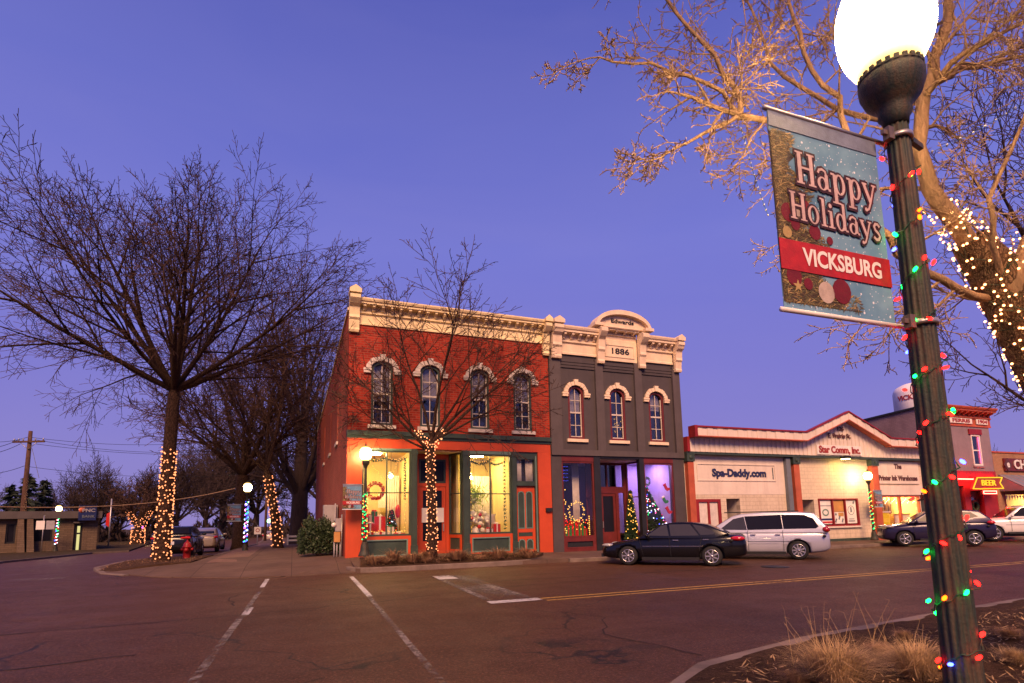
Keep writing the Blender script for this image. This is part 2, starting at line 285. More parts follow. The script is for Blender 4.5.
M = dict(
    tar=paint('crack_tar', (0.022, 0.014, 0.011), 0.8, 0.4, 4), road=asphalt('asphalt'), white_line=worn_paint('white_road_paint', (0.5, 0.48, 0.46), 0.45), faint_line=worn_paint('faint_road_paint', (0.2, 0.165, 0.14), 0.85), ghost_line=worn_paint('ghost_road_paint', (0.15, 0.115, 0.095), 0.95),
    yellow_line=worn_paint('yellow_road_paint', (0.55, 0.33, 0.06), 0.4),
    concrete=concrete('sidewalk_concrete', (0.14, 0.09, 0.068)), kerb=paint('kerb_concrete', (0.17, 0.125, 0.1), 0.85, 0.4, 2, bump=0.5),
    pavers=brick('brick_pavers', (0.19, 0.105, 0.08), (0.24, 0.14, 0.1), (0.1, 0.075, 0.06), 'xy', 0.2, 0.1, 0.01),
    ground=soil('dormant_lawn', (0.03, 0.024, 0.014), (0.065, 0.045, 0.025), 3), mulch=soil('mulch', (0.035, 0.02, 0.013), (0.1, 0.055, 0.032), 9),
    red_brick=brick('red_brick', (0.24, 0.016, 0.009), (0.42, 0.038, 0.018), (0.3, 0.09, 0.055), 'xz', 0.26, 0.095, 0.014),
    side_brick=brick('weathered_side_brick', (0.38, 0.06, 0.032), (0.48, 0.1, 0.05), (0.32, 0.15, 0.1), 'yz', 0.26, 0.095, var=0.8),
    cream=paint('cream_cornice_paint', (0.84, 0.68, 0.38), 0.6, 0.16, 2.5), cream2=paint('pale_pink_cornice_paint', (0.76, 0.6, 0.42), 0.6, 0.15, 2.5),
    orange=paint('orange_red_paint', (0.5, 0.062, 0.016), 0.5, 0.16, 1.2), green=paint('dark_green_paint', (0.04, 0.06, 0.045), 0.4, 0.3, 2),
    teal=paint('sage_green_trim', (0.13, 0.21, 0.17), 0.5, 0.2, 3), stone=paint('pale_stone', (0.62, 0.55, 0.48), 0.8, 0.3, 5, bump=0.4),
    charcoal=paint('charcoal_masonry_paint', (0.062, 0.05, 0.052), 0.7, 0.2, 1.6, bump=0.4), charcoal2=paint('charcoal_pilaster_paint', (0.085, 0.068, 0.068), 0.7, 0.2, 1.6, bump=0.3),
    maroon=paint('maroon_paint', (0.13, 0.02, 0.018), 0.45, 0.3, 3), redtrim=paint('red_trim_paint', (0.24, 0.016, 0.018), 0.5, 0.25, 2), rust=paint('rust_red_paint', (0.42, 0.09, 0.04), 0.55, 0.25, 2),
    black=paint('black_paint', (0.018, 0.018, 0.02), 0.45, 0.3, 3), roof=paint('tar_roof', (0.05, 0.047, 0.048), 0.9, 0.4, 1, bump=0.6),
    white_block=brick('white_painted_block', (0.66, 0.56, 0.42), (0.62, 0.52, 0.39), (0.46, 0.38, 0.29), 'xz', 0.4, 0.2, 0.01, 0.35, 0.35),
    white_wall=paint('white_wall_paint', (0.66, 0.57, 0.48), 0.7, 0.14, 0.8, bump=0.3), white=paint('white_sign_paint', (0.72, 0.68, 0.62), 0.5, 0.1, 2),
    slate=paint('slate_grey_metal', (0.14, 0.16, 0.18), 0.45, 0.25, 2), plum_brick=brick('plum_grey_brick', (0.3, 0.2, 0.21), (0.34, 0.23, 0.24), (0.24, 0.17, 0.18), 'yz', 0.25, 0.09, var=0.8),
    plum=paint('plum_grey_paint', (0.23, 0.17, 0.19), 0.75, 0.2, 1), tan_brick=brick('tan_orange_brick', (0.36, 0.19, 0.1), (0.42, 0.23, 0.13), (0.24, 0.15, 0.1), 'xz', 0.25, 0.09),
    bank_stone=brick('bank_stone', (0.17, 0.12, 0.08), (0.13, 0.09, 0.06), (0.09, 0.065, 0.045), 'xz', 0.45, 0.16, 0.015), bank_roof=paint('bank_fascia', (0.09, 0.075, 0.07), 0.7, 0.2, 1),
    navy=paint('navy_sign', (0.015, 0.025, 0.1), 0.4, 0.1, 2), navy_text=paint('navy_lettering', (0.02, 0.025, 0.09), 0.5, 0.1, 2), red_text=paint('red_lettering', (0.3, 0.03, 0.025), 0.5, 0.1, 2), brown_text=paint('dark_brown_lettering', (0.09, 0.03, 0.025), 0.5, 0.1, 2),
    glass=glass('window_glass', (0.95, 0.95, 0.95), 0.03), dark_glass=glass('upper_window_glass', (0.8, 0.82, 0.85), 0.07),
    blind=paint('cream_roller_blind', (0.5, 0.42, 0.38), 0.85, 0.12, 2), room_dark=paint('dark_backing_board', (0.03, 0.028, 0.035), 0.9, 0.3, 1), curtain=paint('white_curtain', (0.62, 0.56, 0.5), 0.9, 0.2, 4),  # room_dark puts the gloom of unlit rooms into a board's colour
    room_wall=paint('cream_room_wall', (0.72, 0.58, 0.27), 0.85, 0.15, 1), room_floor=paint('wooden_room_floor', (0.25, 0.13, 0.07), 0.6, 0.3, 2), room_purple=paint('lilac_room_wall', (0.5, 0.4, 0.62), 0.85, 0.15, 1), room_plum=paint('plum_room_wall', (0.1, 0.06, 0.1), 0.85, 0.2, 1),
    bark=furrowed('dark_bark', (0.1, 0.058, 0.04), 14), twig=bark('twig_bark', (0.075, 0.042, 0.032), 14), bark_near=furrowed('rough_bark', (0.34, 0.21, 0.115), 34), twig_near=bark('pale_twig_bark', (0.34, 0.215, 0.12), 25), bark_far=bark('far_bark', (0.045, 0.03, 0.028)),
    needle=paint('conifer_needles', (0.02, 0.032, 0.022), 0.9, 0.5, 2), leaf=paint('evergreen_leaf', (0.035, 0.06, 0.022), 0.6, 0.5, 6), straw=paint('dry_straw', (0.42, 0.27, 0.13), 0.9, 0.5, 6), straw2=paint('brown_dry_grass', (0.25, 0.135, 0.07), 0.9, 0.5, 6),
    lamp_green=weathered_iron(), steel=paint('galvanised_steel', (0.42, 0.4, 0.38), 0.4, 0.2, 6, metal=0.7), globe=globe_mat(), wire=paint('black_wire', (0.01, 0.012, 0.01), 0.5, 0.2, 5), green_wire=paint('green_wire', (0.015, 0.06, 0.03), 0.5, 0.2, 5), white_wire=paint('pale_wire', (0.55, 0.5, 0.4), 0.5, 0.2, 5),
    rust_steel=paint('weathered_steel', (0.2, 0.15, 0.12), 0.5, 0.4, 9, metal=0.5), pole_wood=bark('utility_pole_wood', (0.1, 0.055, 0.04), 10), grey_box=paint('grey_enamel', (0.32, 0.3, 0.31), 0.45, 0.2, 3), rust_box=paint('ochre_enamel', (0.5, 0.25, 0.07), 0.5, 0.2, 3),
    tyre=paint('rubber_tyre', (0.014, 0.014, 0.014), 0.8, 0.3, 6), rim=paint('alloy_rim', (0.55, 0.55, 0.56), 0.25, 0.1, 4, metal=0.85), trim=paint('black_plastic_trim', (0.012, 0.012, 0.013), 0.5, 0.3, 6), chrome=paint('chrome', (0.75, 0.75, 0.76), 0.12, 0.05, 4, metal=1.0),
    car_black=paint('black_car_paint', (0.004, 0.004, 0.006), 0.2, 0.1, 2, coat=0.35, spec=.3, bump=0.0), car_silver=paint('silver_car_paint', (0.46, 0.47, 0.54), 0.32, 0.06, 2, metal=0.25, coat=1.0, bump=0.0), car_blue=paint('midnight_blue_car_paint', (0.018, 0.014, 0.045), 0.25, 0.1, 2, metal=0.2, coat=0.4, spec=.3, bump=0.0),
    car_white=paint('white_car_paint', (0.68, 0.66, 0.64), 0.3, 0.06, 2, coat=1.0, bump=0.0), car_tan=paint('champagne_car_paint', (0.42, 0.34, 0.26), 0.3, 0.08, 2, metal=0.3, coat=1.0, bump=0.0),
    car_glass=paint('tinted_car_glass', (0.012, 0.012, 0.02), 0.08, 0.05, 2, bump=0.0, spec=0.12), car_glass_pale=paint('clear_car_glass', (0.04, 0.04, 0.05), 0.06, 0.1, 2, bump=0.0, spec=0.3), lens=paint('headlamp_lens', (0.3, 0.3, 0.31), 0.08, 0.1, 3, coat=1.0, bump=0.0), tail=paint('red_tail_lens', (0.42, 0.01, 0.012), 0.15, 0.1, 3, coat=1.0, bump=0.0), tail_lit=emit('lit_tail_lamp', (1.0, 0.03, 0.03), 0.5, False), plate=paint('licence_plate', (0.6, 0.6, 0.62), 0.5, 0.1, 4),
    hydrant=paint('hydrant_red', (0.3, 0.012, 0.014), 0.45, 0.2, 4), water_tank=paint('white_tank_paint', (0.82, 0.77, 0.78), 0.55, 0.1, 0.3), gift_red=paint('red_gift_wrap', (0.5, 0.02, 0.02), 0.35, 0.1, 4), gift_green=paint('green_gift_wrap', (0.03, 0.2, 0.05), 0.4, 0.1, 4), gift_white=paint('white_gift_wrap', (0.75, 0.68, 0.6), 0.5, 0.1, 4), flower=paint('white_petals', (0.75, 0.7, 0.55), 0.8, 0.15, 12),
    yellow_panel=paint('yellow_counter', (0.75, 0.62, 0.03), 0.5, 0.1, 3), foliage=paint('garland_green', (0.03, 0.07, 0.025), 0.8, 0.5, 9), bright_leaf=paint('bright_plant_leaf', (0.3, 0.42, 0.05), 0.7, 0.3, 9),
    warm=emit('warm_bulb', (1.0, 0.32, 0.13), 2.6), warm_far=emit('warm_bulb_far', (1.0, 0.31, 0.12), 2.1, False), warm_near=emit('warm_bulb_near', (1.0, 0.36, 0.13), 7),
    red_b=emit('red_bulb', (1.0, 0.004, 0.003), 18), green_b=emit('green_bulb', (0.003, 1.0, 0.07), 14), orange_b=emit('orange_bulb', (1.0, 0.055, 0.002), 12), blue_b=emit('blue_bulb', (0.03, 0.05, 1.0), 16), white_b=emit('cool_bulb', (0.8, 0.85, 1.0), 3, False),
    red_s=emit('red_bulb_small', (1.0, 0.02, 0.01), 2.0, False), green_s=emit('green_bulb_small', (0.04, 1.0, 0.25), 1.5, False), blue_s=emit('blue_bulb_small', (0.08, 0.1, 1.0), 3, False), pink_s=emit('pink_bulb_small', (1.0, 0.15, 0.5), 2.5, False), gold_s=emit('gold_bulb_small', (1.0, 0.48, 0.08), 2.0, False),
    pendant=emit('lit_pendant', (1.0, 0.72, 0.3), 46), lilac_lamp=emit('lilac_ceiling_lamp', (0.66, 0.42, 1.0), 90), room_lamp=emit('warm_ceiling_lamp', (1.0, 0.72, 0.25), 190), flood=emit('floodlight_lens', (1.0, 0.68, 0.15), 60), neon=emit('yellow_neon', (1.0, 0.5, 0.03), 1.25), neon_red=emit('red_neon', (1.0, 0.015, 0.01), 90), neon_pink=emit('pink_neon', (1.0, 0.1, 0.25), 3.0, False), lit_yellow=emit('lit_door_glass', (0.85, 0.75, 0.3), 0.75, False), signal_green=emit('green_signal', (0.35, 1.0, 0.4), 5, False),
)

# ------------------------------------------------------------------ mesh helpers
class MB:
    def __init__(s): s.v = []; s.f = []; s.sm = []
    def add(s, vs, fs, smooth=False):
        o = len(s.v); s.v += [tuple(v) for v in vs]
        for f in fs: s.f.append([i + o for i in f]); s.sm.append(smooth)
        return s
    def box(s, x0, x1, y0, y1, z0, z1):
        return s.add([(x0, y0, z0), (x1, y0, z0), (x1, y1, z0), (x0, y1, z0), (x0, y0, z1), (x1, y0, z1), (x1, y1, z1), (x0, y1, z1)],
                     [(0, 3, 2, 1), (4, 5, 6, 7), (0, 1, 5, 4), (1, 2, 6, 5), (2, 3, 7, 6), (3, 0, 4, 7)])
    def obox(s, c, ax, ay, az):
        c, ax, ay, az = Vector(c), Vector(ax), Vector(ay), Vector(az)
        vs = [c + ax * i + ay * j + az * k for k in (-1, 1) for i, j in ((-1, -1), (1, -1), (1, 1), (-1, 1))]
        return s.add(vs, [(0, 3, 2, 1), (4, 5, 6, 7), (0, 1, 5, 4), (1, 2, 6, 5), (2, 3, 7, 6), (3, 0, 4, 7)])
    def quad(s, *p): return s.add(p, [tuple(range(len(p)))])
    def tube(s, pts, rad, n=6, cap=True):
        pts = [Vector(p) for p in pts]
        if not isinstance(rad, (list, tuple)): rad = [rad] * len(pts)
        vs = []; u = None
        for i, p in enumerate(pts):
            t = (pts[min(i + 1, len(pts) - 1)] - pts[max(i - 1, 0)])
            t = t.normalized() if t.length > 1e-9 else Vector((0, 0, 1))
            if u is None: u = t.orthogonal().normalized()
            else:
                u = u - t * u.dot(t); u = u.normalized() if u.length > 1e-6 else t.orthogonal().normalized()
            w = t.cross(u)
            for k in range(n):
                a = 2 * PI * k / n; vs.append(p + (u * math.cos(a) + w * math.sin(a)) * rad[i])
        fs = [(i * n + k, i * n + (k + 1) % n, (i + 1) * n + (k + 1) % n, (i + 1) * n + k) for i in range(len(pts) - 1) for k in range(n)]
        if cap: fs += [tuple(reversed(range(n))), tuple(range((len(pts) - 1) * n, len(pts) * n))]
        return s.add(vs, fs, n > 4)
    def lathe(s, prof, c=(0, 0, 0), n=20, flute=None, smooth=True, axis='z'):
        vs = []
        for i, (r, z) in enumerate(prof):
            for k in range(n):
                a = 2 * PI * k / n; rr = r * (flute(i, k) if flute else 1)
                x, y, zz = rr * math.cos(a), rr * math.sin(a), z
                if axis == 'y': x, y, zz = x, z, y
                vs.append((c[0] + x, c[1] + y, c[2] + zz))
        L = len(prof)
        fs = [(i * n + k, i * n + (k + 1) % n, (i + 1) * n + (k + 1) % n, (i + 1) * n + k) for i in range(L - 1) for k in range(n)]
        fs += [tuple(reversed(range(n))), tuple(range((L - 1) * n, L * n))]
        return s.add(vs, fs, smooth)
    def plate(s, outer, holes, w0, w1, axes='xz'):
        # flat slab with holes; outer and holes are (u,v) loops
        def mp(u, v, w):
            return {'xz': (u, w, v), 'yz': (w, u, v), 'xy': (u, v, w)}[axes]
        loops = [outer] + list(holes)
        flat = [p for l in loops for p in l]
        tris = tessellate_polygon([[Vector((p[0], p[1], 0)) for p in l] for l in loops])
        n = len(flat)
        vs = [mp(p[0], p[1], w0) for p in flat] + [mp(p[0], p[1], w1) for p in flat]
        fs = [tuple(t) for t in tris] + [tuple(i + n for i in reversed(t)) for t in tris]
        o = 0
        for l in loops:
            k = len(l)
            for i in range(k):
                a, b = o + i, o + (i + 1) % k; fs.append((a, b, b + n, a + n))
            o += k
        return s.add(vs, fs)
    def sheet(s, poly, zf):
        return s.add([(x, y, zf(x, y)) for x, y in poly], [tuple(range(len(poly)))])
    def sphere(s, c, r, n=8, m_=6, sq=(1, 1, 1)):
        vs = [(c[0], c[1], c[2] + r * sq[2])]
        for i in range(1, m_):
            th = PI * i / m_
            for k in range(n):
                a = 2 * PI * k / n
                vs.append((c[0] + r * sq[0] * math.sin(th) * math.cos(a), c[1] + r * sq[1] * math.sin(th) * math.sin(a), c[2] + r * sq[2] * math.cos(th)))
        vs.append((c[0], c[1], c[2] - r * sq[2]))
        fs = [(0, 1 + k, 1 + (k + 1) % n) for k in range(n)]
        for i in range(m_ - 2):
            for k in range(n):
                a, b = 1 + i * n + k, 1 + i * n + (k + 1) % n; fs.append((a, a + n, b + n, b))
        e = len(vs) - 1
        fs += [(e, 1 + (m_ - 2) * n + (k + 1) % n, 1 + (m_ - 2) * n + k) for k in range(n)]
        return s.add(vs, fs, True)
    def mesh(s, name, mat, off=(0, 0, 0), fix=True):
        me = bpy.data.meshes.new(name)
        me.from_pydata([(v[0] - off[0], v[1] - off[1], v[2] - off[2]) for v in s.v], [], s.f)
        me.polygons.foreach_set('use_smooth', s.sm)
        me.materials.append(M[mat] if isinstance(mat, str) else mat)
        if fix and len(s.f) < 30000:
            b = bmesh.new(); b.from_mesh(me); bmesh.ops.recalc_face_normals(b, faces=b.faces); b.to_mesh(me); b.free()
        me.update(); return me
    def build(s, name, mat, parent=None, local=False, fix=True):
        if parent is not None:
            r = parent
            while r.parent: r = r.parent
            off = (0, 0, 0) if local else r.location
            o = bpy.data.objects.new(name, s.mesh(name, mat, off, fix)); C.objects.link(o); o.parent = parent
        else:
            xs, ys, zs = zip(*s.v)
            off = ((min(xs) + max(xs)) / 2, (min(ys) + max(ys)) / 2, min(zs))
            o = bpy.data.objects.new(name, s.mesh(name, mat, off, fix)); C.objects.link(o); o.location = off
        return o
def tag(o, label=None, cat=None, group=None, kind=None):
    if label: o['label'] = label
    if cat: o['category'] = cat
    if group: o['group'] = group
    if kind: o['kind'] = kind
    return o
def thing(name, label, cat, loc=(0, 0, 0), rz=0.0, group=None):
    o = bpy.data.objects.new(name, None); C.objects.link(o); o.location = loc; o.rotation_euler = (0, 0, rz); o.empty_display_size = 0.2
    return tag(o, label, cat, group)
KIDS = {}
def copy_tree(o, parent=None):
    kids = [c for c in bpy.data.objects if c.parent is o]
    c = o.copy(); C.objects.link(c)
    if parent is not None: c.parent = parent
    for k in kids: copy_tree(k, c)
    return c
def bx(name, mat, parent, *b):
    return MB().box(*b).build(name, mat, parent)
def rect(x0, x1, z0, z1): return [(x0, z0), (x1, z0), (x1, z1), (x0, z1)]
def arch(x0, x1, z0, z1, rise, n=12):
    cx, hw = (x0 + x1) / 2, (x1 - x0) / 2
    return [(x0, z0), (x1, z0)] + [(cx + hw * math.cos(PI * i / n), z1 - rise + rise * math.sin(PI * i / n)) for i in range(n + 1)]
def modifier_mesh(o):
    dg = bpy.context.evaluated_depsgraph_get(); dg.update()
    me = bpy.data.meshes.new_from_object(o.evaluated_get(dg)); o.modifiers.clear(); o.data = me
def text_mb(txt, size, width=None, bold=0.0, depth=0.012, spacing=1.0):
    cu = bpy.data.curves.new('t', 'FONT'); cu.body = txt; cu.size = size; cu.extrude = depth / 2; cu.offset = bold; cu.space_character = spacing
    cu.align_x = 'CENTER'; cu.align_y = 'CENTER'; cu.resolution_u = 3
    o = bpy.data.objects.new('t', cu); C.objects.link(o)
    dg = bpy.context.evaluated_depsgraph_get(); dg.update()
    me = bpy.data.meshes.new_from_object(o.evaluated_get(dg))
    mb = MB(); vs = [v.co.copy() for v in me.vertices]
    if width and vs:
        w = max(v.x for v in vs) - min(v.x for v in vs); k = width / w
        vs = [Vector((v.x * k, v.y, v.z)) for v in vs]
    mb.add(vs, [tuple(p.vertices) for p in me.polygons])
    bpy.data.objects.remove(o); bpy.data.curves.remove(cu); bpy.data.meshes.remove(me)
    return mb
def text_on(parent, name, txt, size, c, mat, width=None, bold=0.0, depth=0.012, u=Vector((1, 0, 0)), v=Vector((0, 0, 1)), spacing=1.0):
    mb = text_mb(txt, size, width, bold, depth, spacing); w = u.cross(v); c = Vector(c)
    mb.v = [tuple(c + u * p[0] + v * p[1] + w * p[2]) for p in mb.v]
    return mb.build(name, mat, parent)

# ------------------------------------------------------------------ terrain, road, pavements
def sstep(a, b, x):
    t = max(0.0, min(1.0, (x - a) / (b - a))); return t * t * (3 - 2 * t)
def gz(x, y):
    left = -0.38 * sstep(-6, -18, x) * sstep(20, 40, y)
    back = 0.13 * sstep(19.3, 25, y) * (1 - sstep(-4, -9, x)) * (1 - sstep(32, 52, y)) - 0.3 * sstep(36, 60, y) * sstep(-20, -8, x)
    return left + back
def band(poly_pts, step=2.0):
    out = []
    for i in range(len(poly_pts)):
        a, b = Vector(poly_pts[i]), Vector(poly_pts[(i + 1) % len(poly_pts)])
        n = max(1, int((b - a).length / step))
        out += [tuple(a.lerp(b, k / n)) for k in range(n)]
    return out
def grid_sheet(x0, x1, y0, y1, nx, ny, zf, inside=None):
    mb = MB(); vs = []; ix = {}
    for j in range(ny + 1):
        for i in range(nx + 1):
            x, y = x0 + (x1 - x0) * i / nx, y0 + (y1 - y0) * j / ny; vs.append((x, y, zf(x, y)))
    fs = [(j * (nx + 1) + i, j * (nx + 1) + i + 1, (j + 1) * (nx + 1) + i + 1, (j + 1) * (nx + 1) + i) for j in range(ny) for i in range(nx)]
    return mb.add(vs, fs, True)
def flat_obj(name, mb, mat, label, cat, kind='structure'):
    o = mb.build(name, mat); return tag(o, label, cat, None, kind)
MBt = MB()
coarse = grid_sheet(-120, 160, -40, 220, 140, 130, lambda x, y: gz(x, y) - 0.03)
o = coarse.build('ground', 'ground'); tag(o, 'brown dormant lawn and bare earth around the town streets', 'ground', None, 'structure')
far = MB()
for a in range(24):
    a0, a1 = 2 * PI * a / 24, 2 * PI * (a + 1) / 24
    far.quad((20 + 100 * math.cos(a0), 80 + 100 * math.sin(a0), -0.75), (20 + 100 * math.cos(a1), 80 + 100 * math.sin(a1), -0.75), (20 + 900 * math.cos(a1), 80 + 900 * math.sin(a1), -0.9), (20 + 900 * math.cos(a0), 80 + 900 * math.sin(a0), -0.9))
flat_obj('terrain', far, 'ground', 'dark flat land reaching the horizon beyond the town', 'terrain')
# main street (runs along X) and the cross street (runs along Y) as one fine sheet each
KY = 19.3        # far kerb line
o = flat_obj('main_street', grid_sheet(-60, 90, -14, 21.5, 75, 24, lambda x, y: gz(x, y) + 0.0), 'road', 'wide worn asphalt main street with fine cracks', 'road')
o = flat_obj('cross_street', grid_sheet(-40, -2.4, 21.5, 120, 24, 50, lambda x, y: gz(x, y) + 0.0), 'road', 'asphalt side street running back past the bank', 'road')

def slab(name, outline, zf, mat, label, cat, h=0.14, step=1.2):
    """a raised pavement: top sheet following zf and a skirt reaching down"""
    pts = band(outline, step)
    bm = bmesh.new()
    vs = [bm.verts.new((x, y, 0)) for x, y in pts]
    f = bm.faces.new(vs); bmesh.ops.triangulate(bm, faces=[f])
    bmesh.ops.subdivide_edges(bm, edges=[e for e in bm.edges if e.calc_length() > 3], cuts=2, use_grid_fill=False)
    bmesh.ops.triangulate(bm, faces=bm.faces)
    for v in bm.verts: v.co.z = zf(v.co.x, v.co.y)
    ed = [e for e in bm.edges if e.is_boundary]
    r = bmesh.ops.extrude_edge_only(bm, edges=ed)
    for g in r['geom']:
        if isinstance(g, bmesh.types.BMVert): g.co.z -= 0.5
    bmesh.ops.recalc_face_normals(bm, faces=bm.faces)
    me = bpy.data.meshes.new(name); bm.to_mesh(me); bm.free(); me.materials.append(M[mat])
    o = bpy.data.objects.new(name, me); C.objects.link(o)
    return tag(o, label, cat, None, 'structure')
def kerb(pts, zf, w=0.16, label='', h0=-0.3):
    mb = MB(); P = [Vector((p[0], p[1])) for p in pts]
    L = []
    for i, p in enumerate(P):
        t = (P[min(i + 1, len(P) - 1)] - P[max(i - 1, 0)]).normalized(); n = Vector((-t.y, t.x))
        L.append((p, p + n * w))
    for i in range(len(L) - 1):
        (a, b), (c, d) = L[i], L[i + 1]
        z0, z1 = zf(*a), zf(*c)
        A = [(a.x, a.y, h0), (c.x, c.y, h0), (d.x, d.y, h0), (b.x, b.y, h0)]
        bt = 0.02
        ai, ci = a.lerp(b, 0.12), c.lerp(d, 0.12)
        mb.add([(a.x, a.y, h0), (c.x, c.y, h0), (c.x, c.y, z1 - bt), (a.x, a.y, z0 - bt), (ci.x, ci.y, z1), (ai.x, ai.y, z0), (d.x, d.y, z1), (b.x, b.y, z0), (d.x, d.y, h0), (b.x, b.y, h0)],
               [(0, 1, 2, 3), (3, 2, 4, 5), (5, 4, 6, 7), (7, 6, 8, 9)])
    e0, e1 = L[0], L[-1]
    for a, b in (e0, e1):
        z = zf(*a); mb.add([(a.x, a.y, h0), (b.x, b.y, h0), (b.x, b.y, z), (a.x, a.y, z)], [(0, 1, 2, 3)])
    o = mb.build('kerb', 'kerb'); return tag(o, label, 'kerb', None, 'structure')
def walk_z(x, y):
    t = sstep(KY, 22.2, y)
    hi = 0.40 - 0.16 * sstep(3, 12, x) - 0.1 * sstep(14, 34, x)
    return 0.14 + (hi - 0.14) * t
def corner_z(x, y):
    ramp_ = sstep(19.2, 22.0, y - max(0, -1.4 - x) * 0.9)
    a = gz(x, y) + 0.03 + 0.13 * ramp_
    b = 0.03 + (walk_z(2.0, y) - 0.03) * sstep(19.4, 22, y) if y < 23 else 0.40 - 0.12 * sstep(23, 40, y) - 0.3 * sstep(36, 60, y)
    t = sstep(-1.5, 1.9, x)
    return a * (1 - t) + b * t
slab('shop_sidewalk', [(2.0, KY + 0.16), (75, KY + 0.16), (75, 22.4), (2.0, 22.4)], walk_z, 'concrete', 'concrete sidewalk along the front of the shops', 'sidewalk', step=1.5)
slab('corner_sidewalk', [(2.0, 19.46), (2.0, 44), (0.6, 80), (-3.2, 80), (-3.2, 29.8), (-6.6, 29.2), (-6.9, 26.0), (-6.0, 23.6), (-4.2, 21.4), (-1.5, 19.7), (0.0, 19.46)], corner_z, 'concrete', 'concrete corner sidewalk with a paved ramp beside the brick building', 'sidewalk', step=1.0)
o = flat_obj('brick_strip', grid_sheet(-3.0, -1.75, 24.0, 60, 4, 30, lambda x, y: corner_z(x, y) + 0.006), 'pavers', 'brick paver strip along the side street kerb', 'paving')
def bed_z(x, y):
    return 0.17 + 0.17 * math.sin(max(0, min(1, (y - 19.45) / 1.75)) * PI * 0.6) + 0.05 * math.sin(x * 3.1) * math.sin(y * 4)
planter = [(2.15, 19.62), (3.0, 19.5), (7.2, 19.5), (8.3, 19.75), (9.3, 20.6), (9.6, 21.1), (3.2, 21.1), (2.3, 20.9)]
slab('planter_soil', planter, lambda x, y: max(bed_z(x, y), walk_z(x, y) + 0.03), 'mulch', 'mulched planting bed at the corner in front of the brick building', 'soil', step=0.4)
kp = [(1.75, 20.35), (1.85, 19.85), (2.15, 19.45), (2.7, 19.3), (4.5, 19.3), (6.0, 19.28), (7.2, 19.3), (8.2, 19.5), (9.2, 20.15), (9.9, 20.45)]
kerb(kp, lambda x, y: 0.17, 0.17, 'curved concrete kerb around the corner planting bed')
kerb([(9.9, KY), (20, KY), (30, KY), (75, KY)], lambda x, y: 0.145, 0.16, 'straight concrete kerb along the parking bays by the shops')
def ckz(x, y): return corner_z(x, y) + 0.015
kerb([(-3.35, 80), (-3.36, 60), (-3.37, 45), (-3.38, 30.2), (-3.6, 29.95), (-6.5, 29.4), (-6.85, 28.9), (-7.05, 26.0), (-6.15, 23.5), (-5.2, 22.3)], ckz, 0.16, 'concrete kerb round the street tree bed at the side street')
slab('tree_bed', [(-6.5, 24.6), (-5.9, 23.9), (-3.6, 24.4), (-3.4, 29.5), (-6.4, 29.0)], lambda x, y: corner_z(x, y) + 0.03 + 0.02 * math.sin(x * 5 + y * 3), 'mulch', 'leaf littered bed around the tall street tree', 'soil', step=0.6)
# near bed in front of the camera
nb = [(2.3, -2), (2.45, 2.6), (2.75, 3.7), (3.2, 4.4), (3.9, 4.86), (5.84, 5.3), (8.5, 5.62), (11.2, 5.88), (20, 6.3), (40, 6.6)]
def near_z(x, y):
    return 0.165 + 0.1 * sstep(0, 1.5, min(x - 2.4, 0.08 * (x - 4) + 4.9 - y)) + 0.02 * math.sin(x * 6) * math.sin(y * 7 + 1)
slab('near_soil', [(x + 0.1, y - 0.12) for x, y in nb] + [(40, -2)], near_z, 'mulch', 'mulched planting bed beside the near street lamp', 'soil', step=0.35)
kerb(list(reversed(nb)), lambda x, y: 0.165, 0.17, 'curved concrete kerb of the near planting bed')
bank_edge = [at_z(-30, 567, -0.3), at_z(0, 562, -0.3), at_z(40, 558, -0.3), at_z(90, 552.5, -0.3), at_z(128, 550.5, -0.3)]
bl = [(p.x, p.y) for p in bank_edge]
slab('bank_sidewalk', bl + [(-19, 100), (-60, 100), (-60, 46)], lambda x, y: gz(x, y) + 0.13, 'ground', 'leaf covered verge and pavement in front of the bank', 'sidewalk', step=3)
kerb(list(reversed(bl)), lambda x, y: gz(x, y) + 0.14, 0.18, 'concrete kerb in front of the bank', -0.7)

# road markings: sheets 4 mm above the asphalt
def mark(name, label, mat, poly, cat='road marking', lift=0.004):
    pts = band(poly, 1.5); mb = MB(); mb.sheet(pts, lambda x, y: gz(x, y) + lift)
    o = mb.build(name, mat); return tag(o, label, cat, None, 'structure')
def strip(a, b, w):
    a, b = Vector(a), Vector(b); t = (b - a).normalized(); n = Vector((-t.y, t.x)) * (w / 2)
    return [tuple(a - n), tuple(b - n), tuple(b + n), tuple(a + n)]
mark('crosswalk_line', 'solid white far end of the left crosswalk line', 'white_line', strip((-0.72, 16.6), (-0.68, 19.0), 0.12))
mark('crosswalk_line', 'short white patch halfway down the left crosswalk line', 'white_line', strip((-0.78, 11.7), (-0.75, 12.7), 0.13))
mark('crosswalk_line', 'faded remainder of the left crosswalk line', 'faint_line', strip((-0.95, 6.8), (-0.72, 15.7), 0.11), lift=0.008)
mark('crosswalk_line', 'solid white far end of the right crosswalk line', 'white_line', strip((1.67, 13.2), (1.74, 18.3), 0.13))
mark('crosswalk_line', 'faded near length of the right crosswalk line', 'faint_line', strip((1.45, 4.6), (1.64, 13.1), 0.09), lift=0.008)
mark('stop_bar', 'faint left edge stripe of the worn stop bar', 'faint_line', strip((3.83, 11.2), (4.0, 15.8), 0.16), lift=0.008)
mark('stop_bar', 'faint right edge stripe of the worn stop bar', 'faint_line', strip((4.75, 11.2), (4.6, 16.9), 0.22), lift=0.008)
mark('stop_bar', 'wide worn white stop bar across the far lane', 'ghost_line', [(3.9, 16.9), (5.1, 16.6), (4.75, 10.95), (3.75, 11.2)])
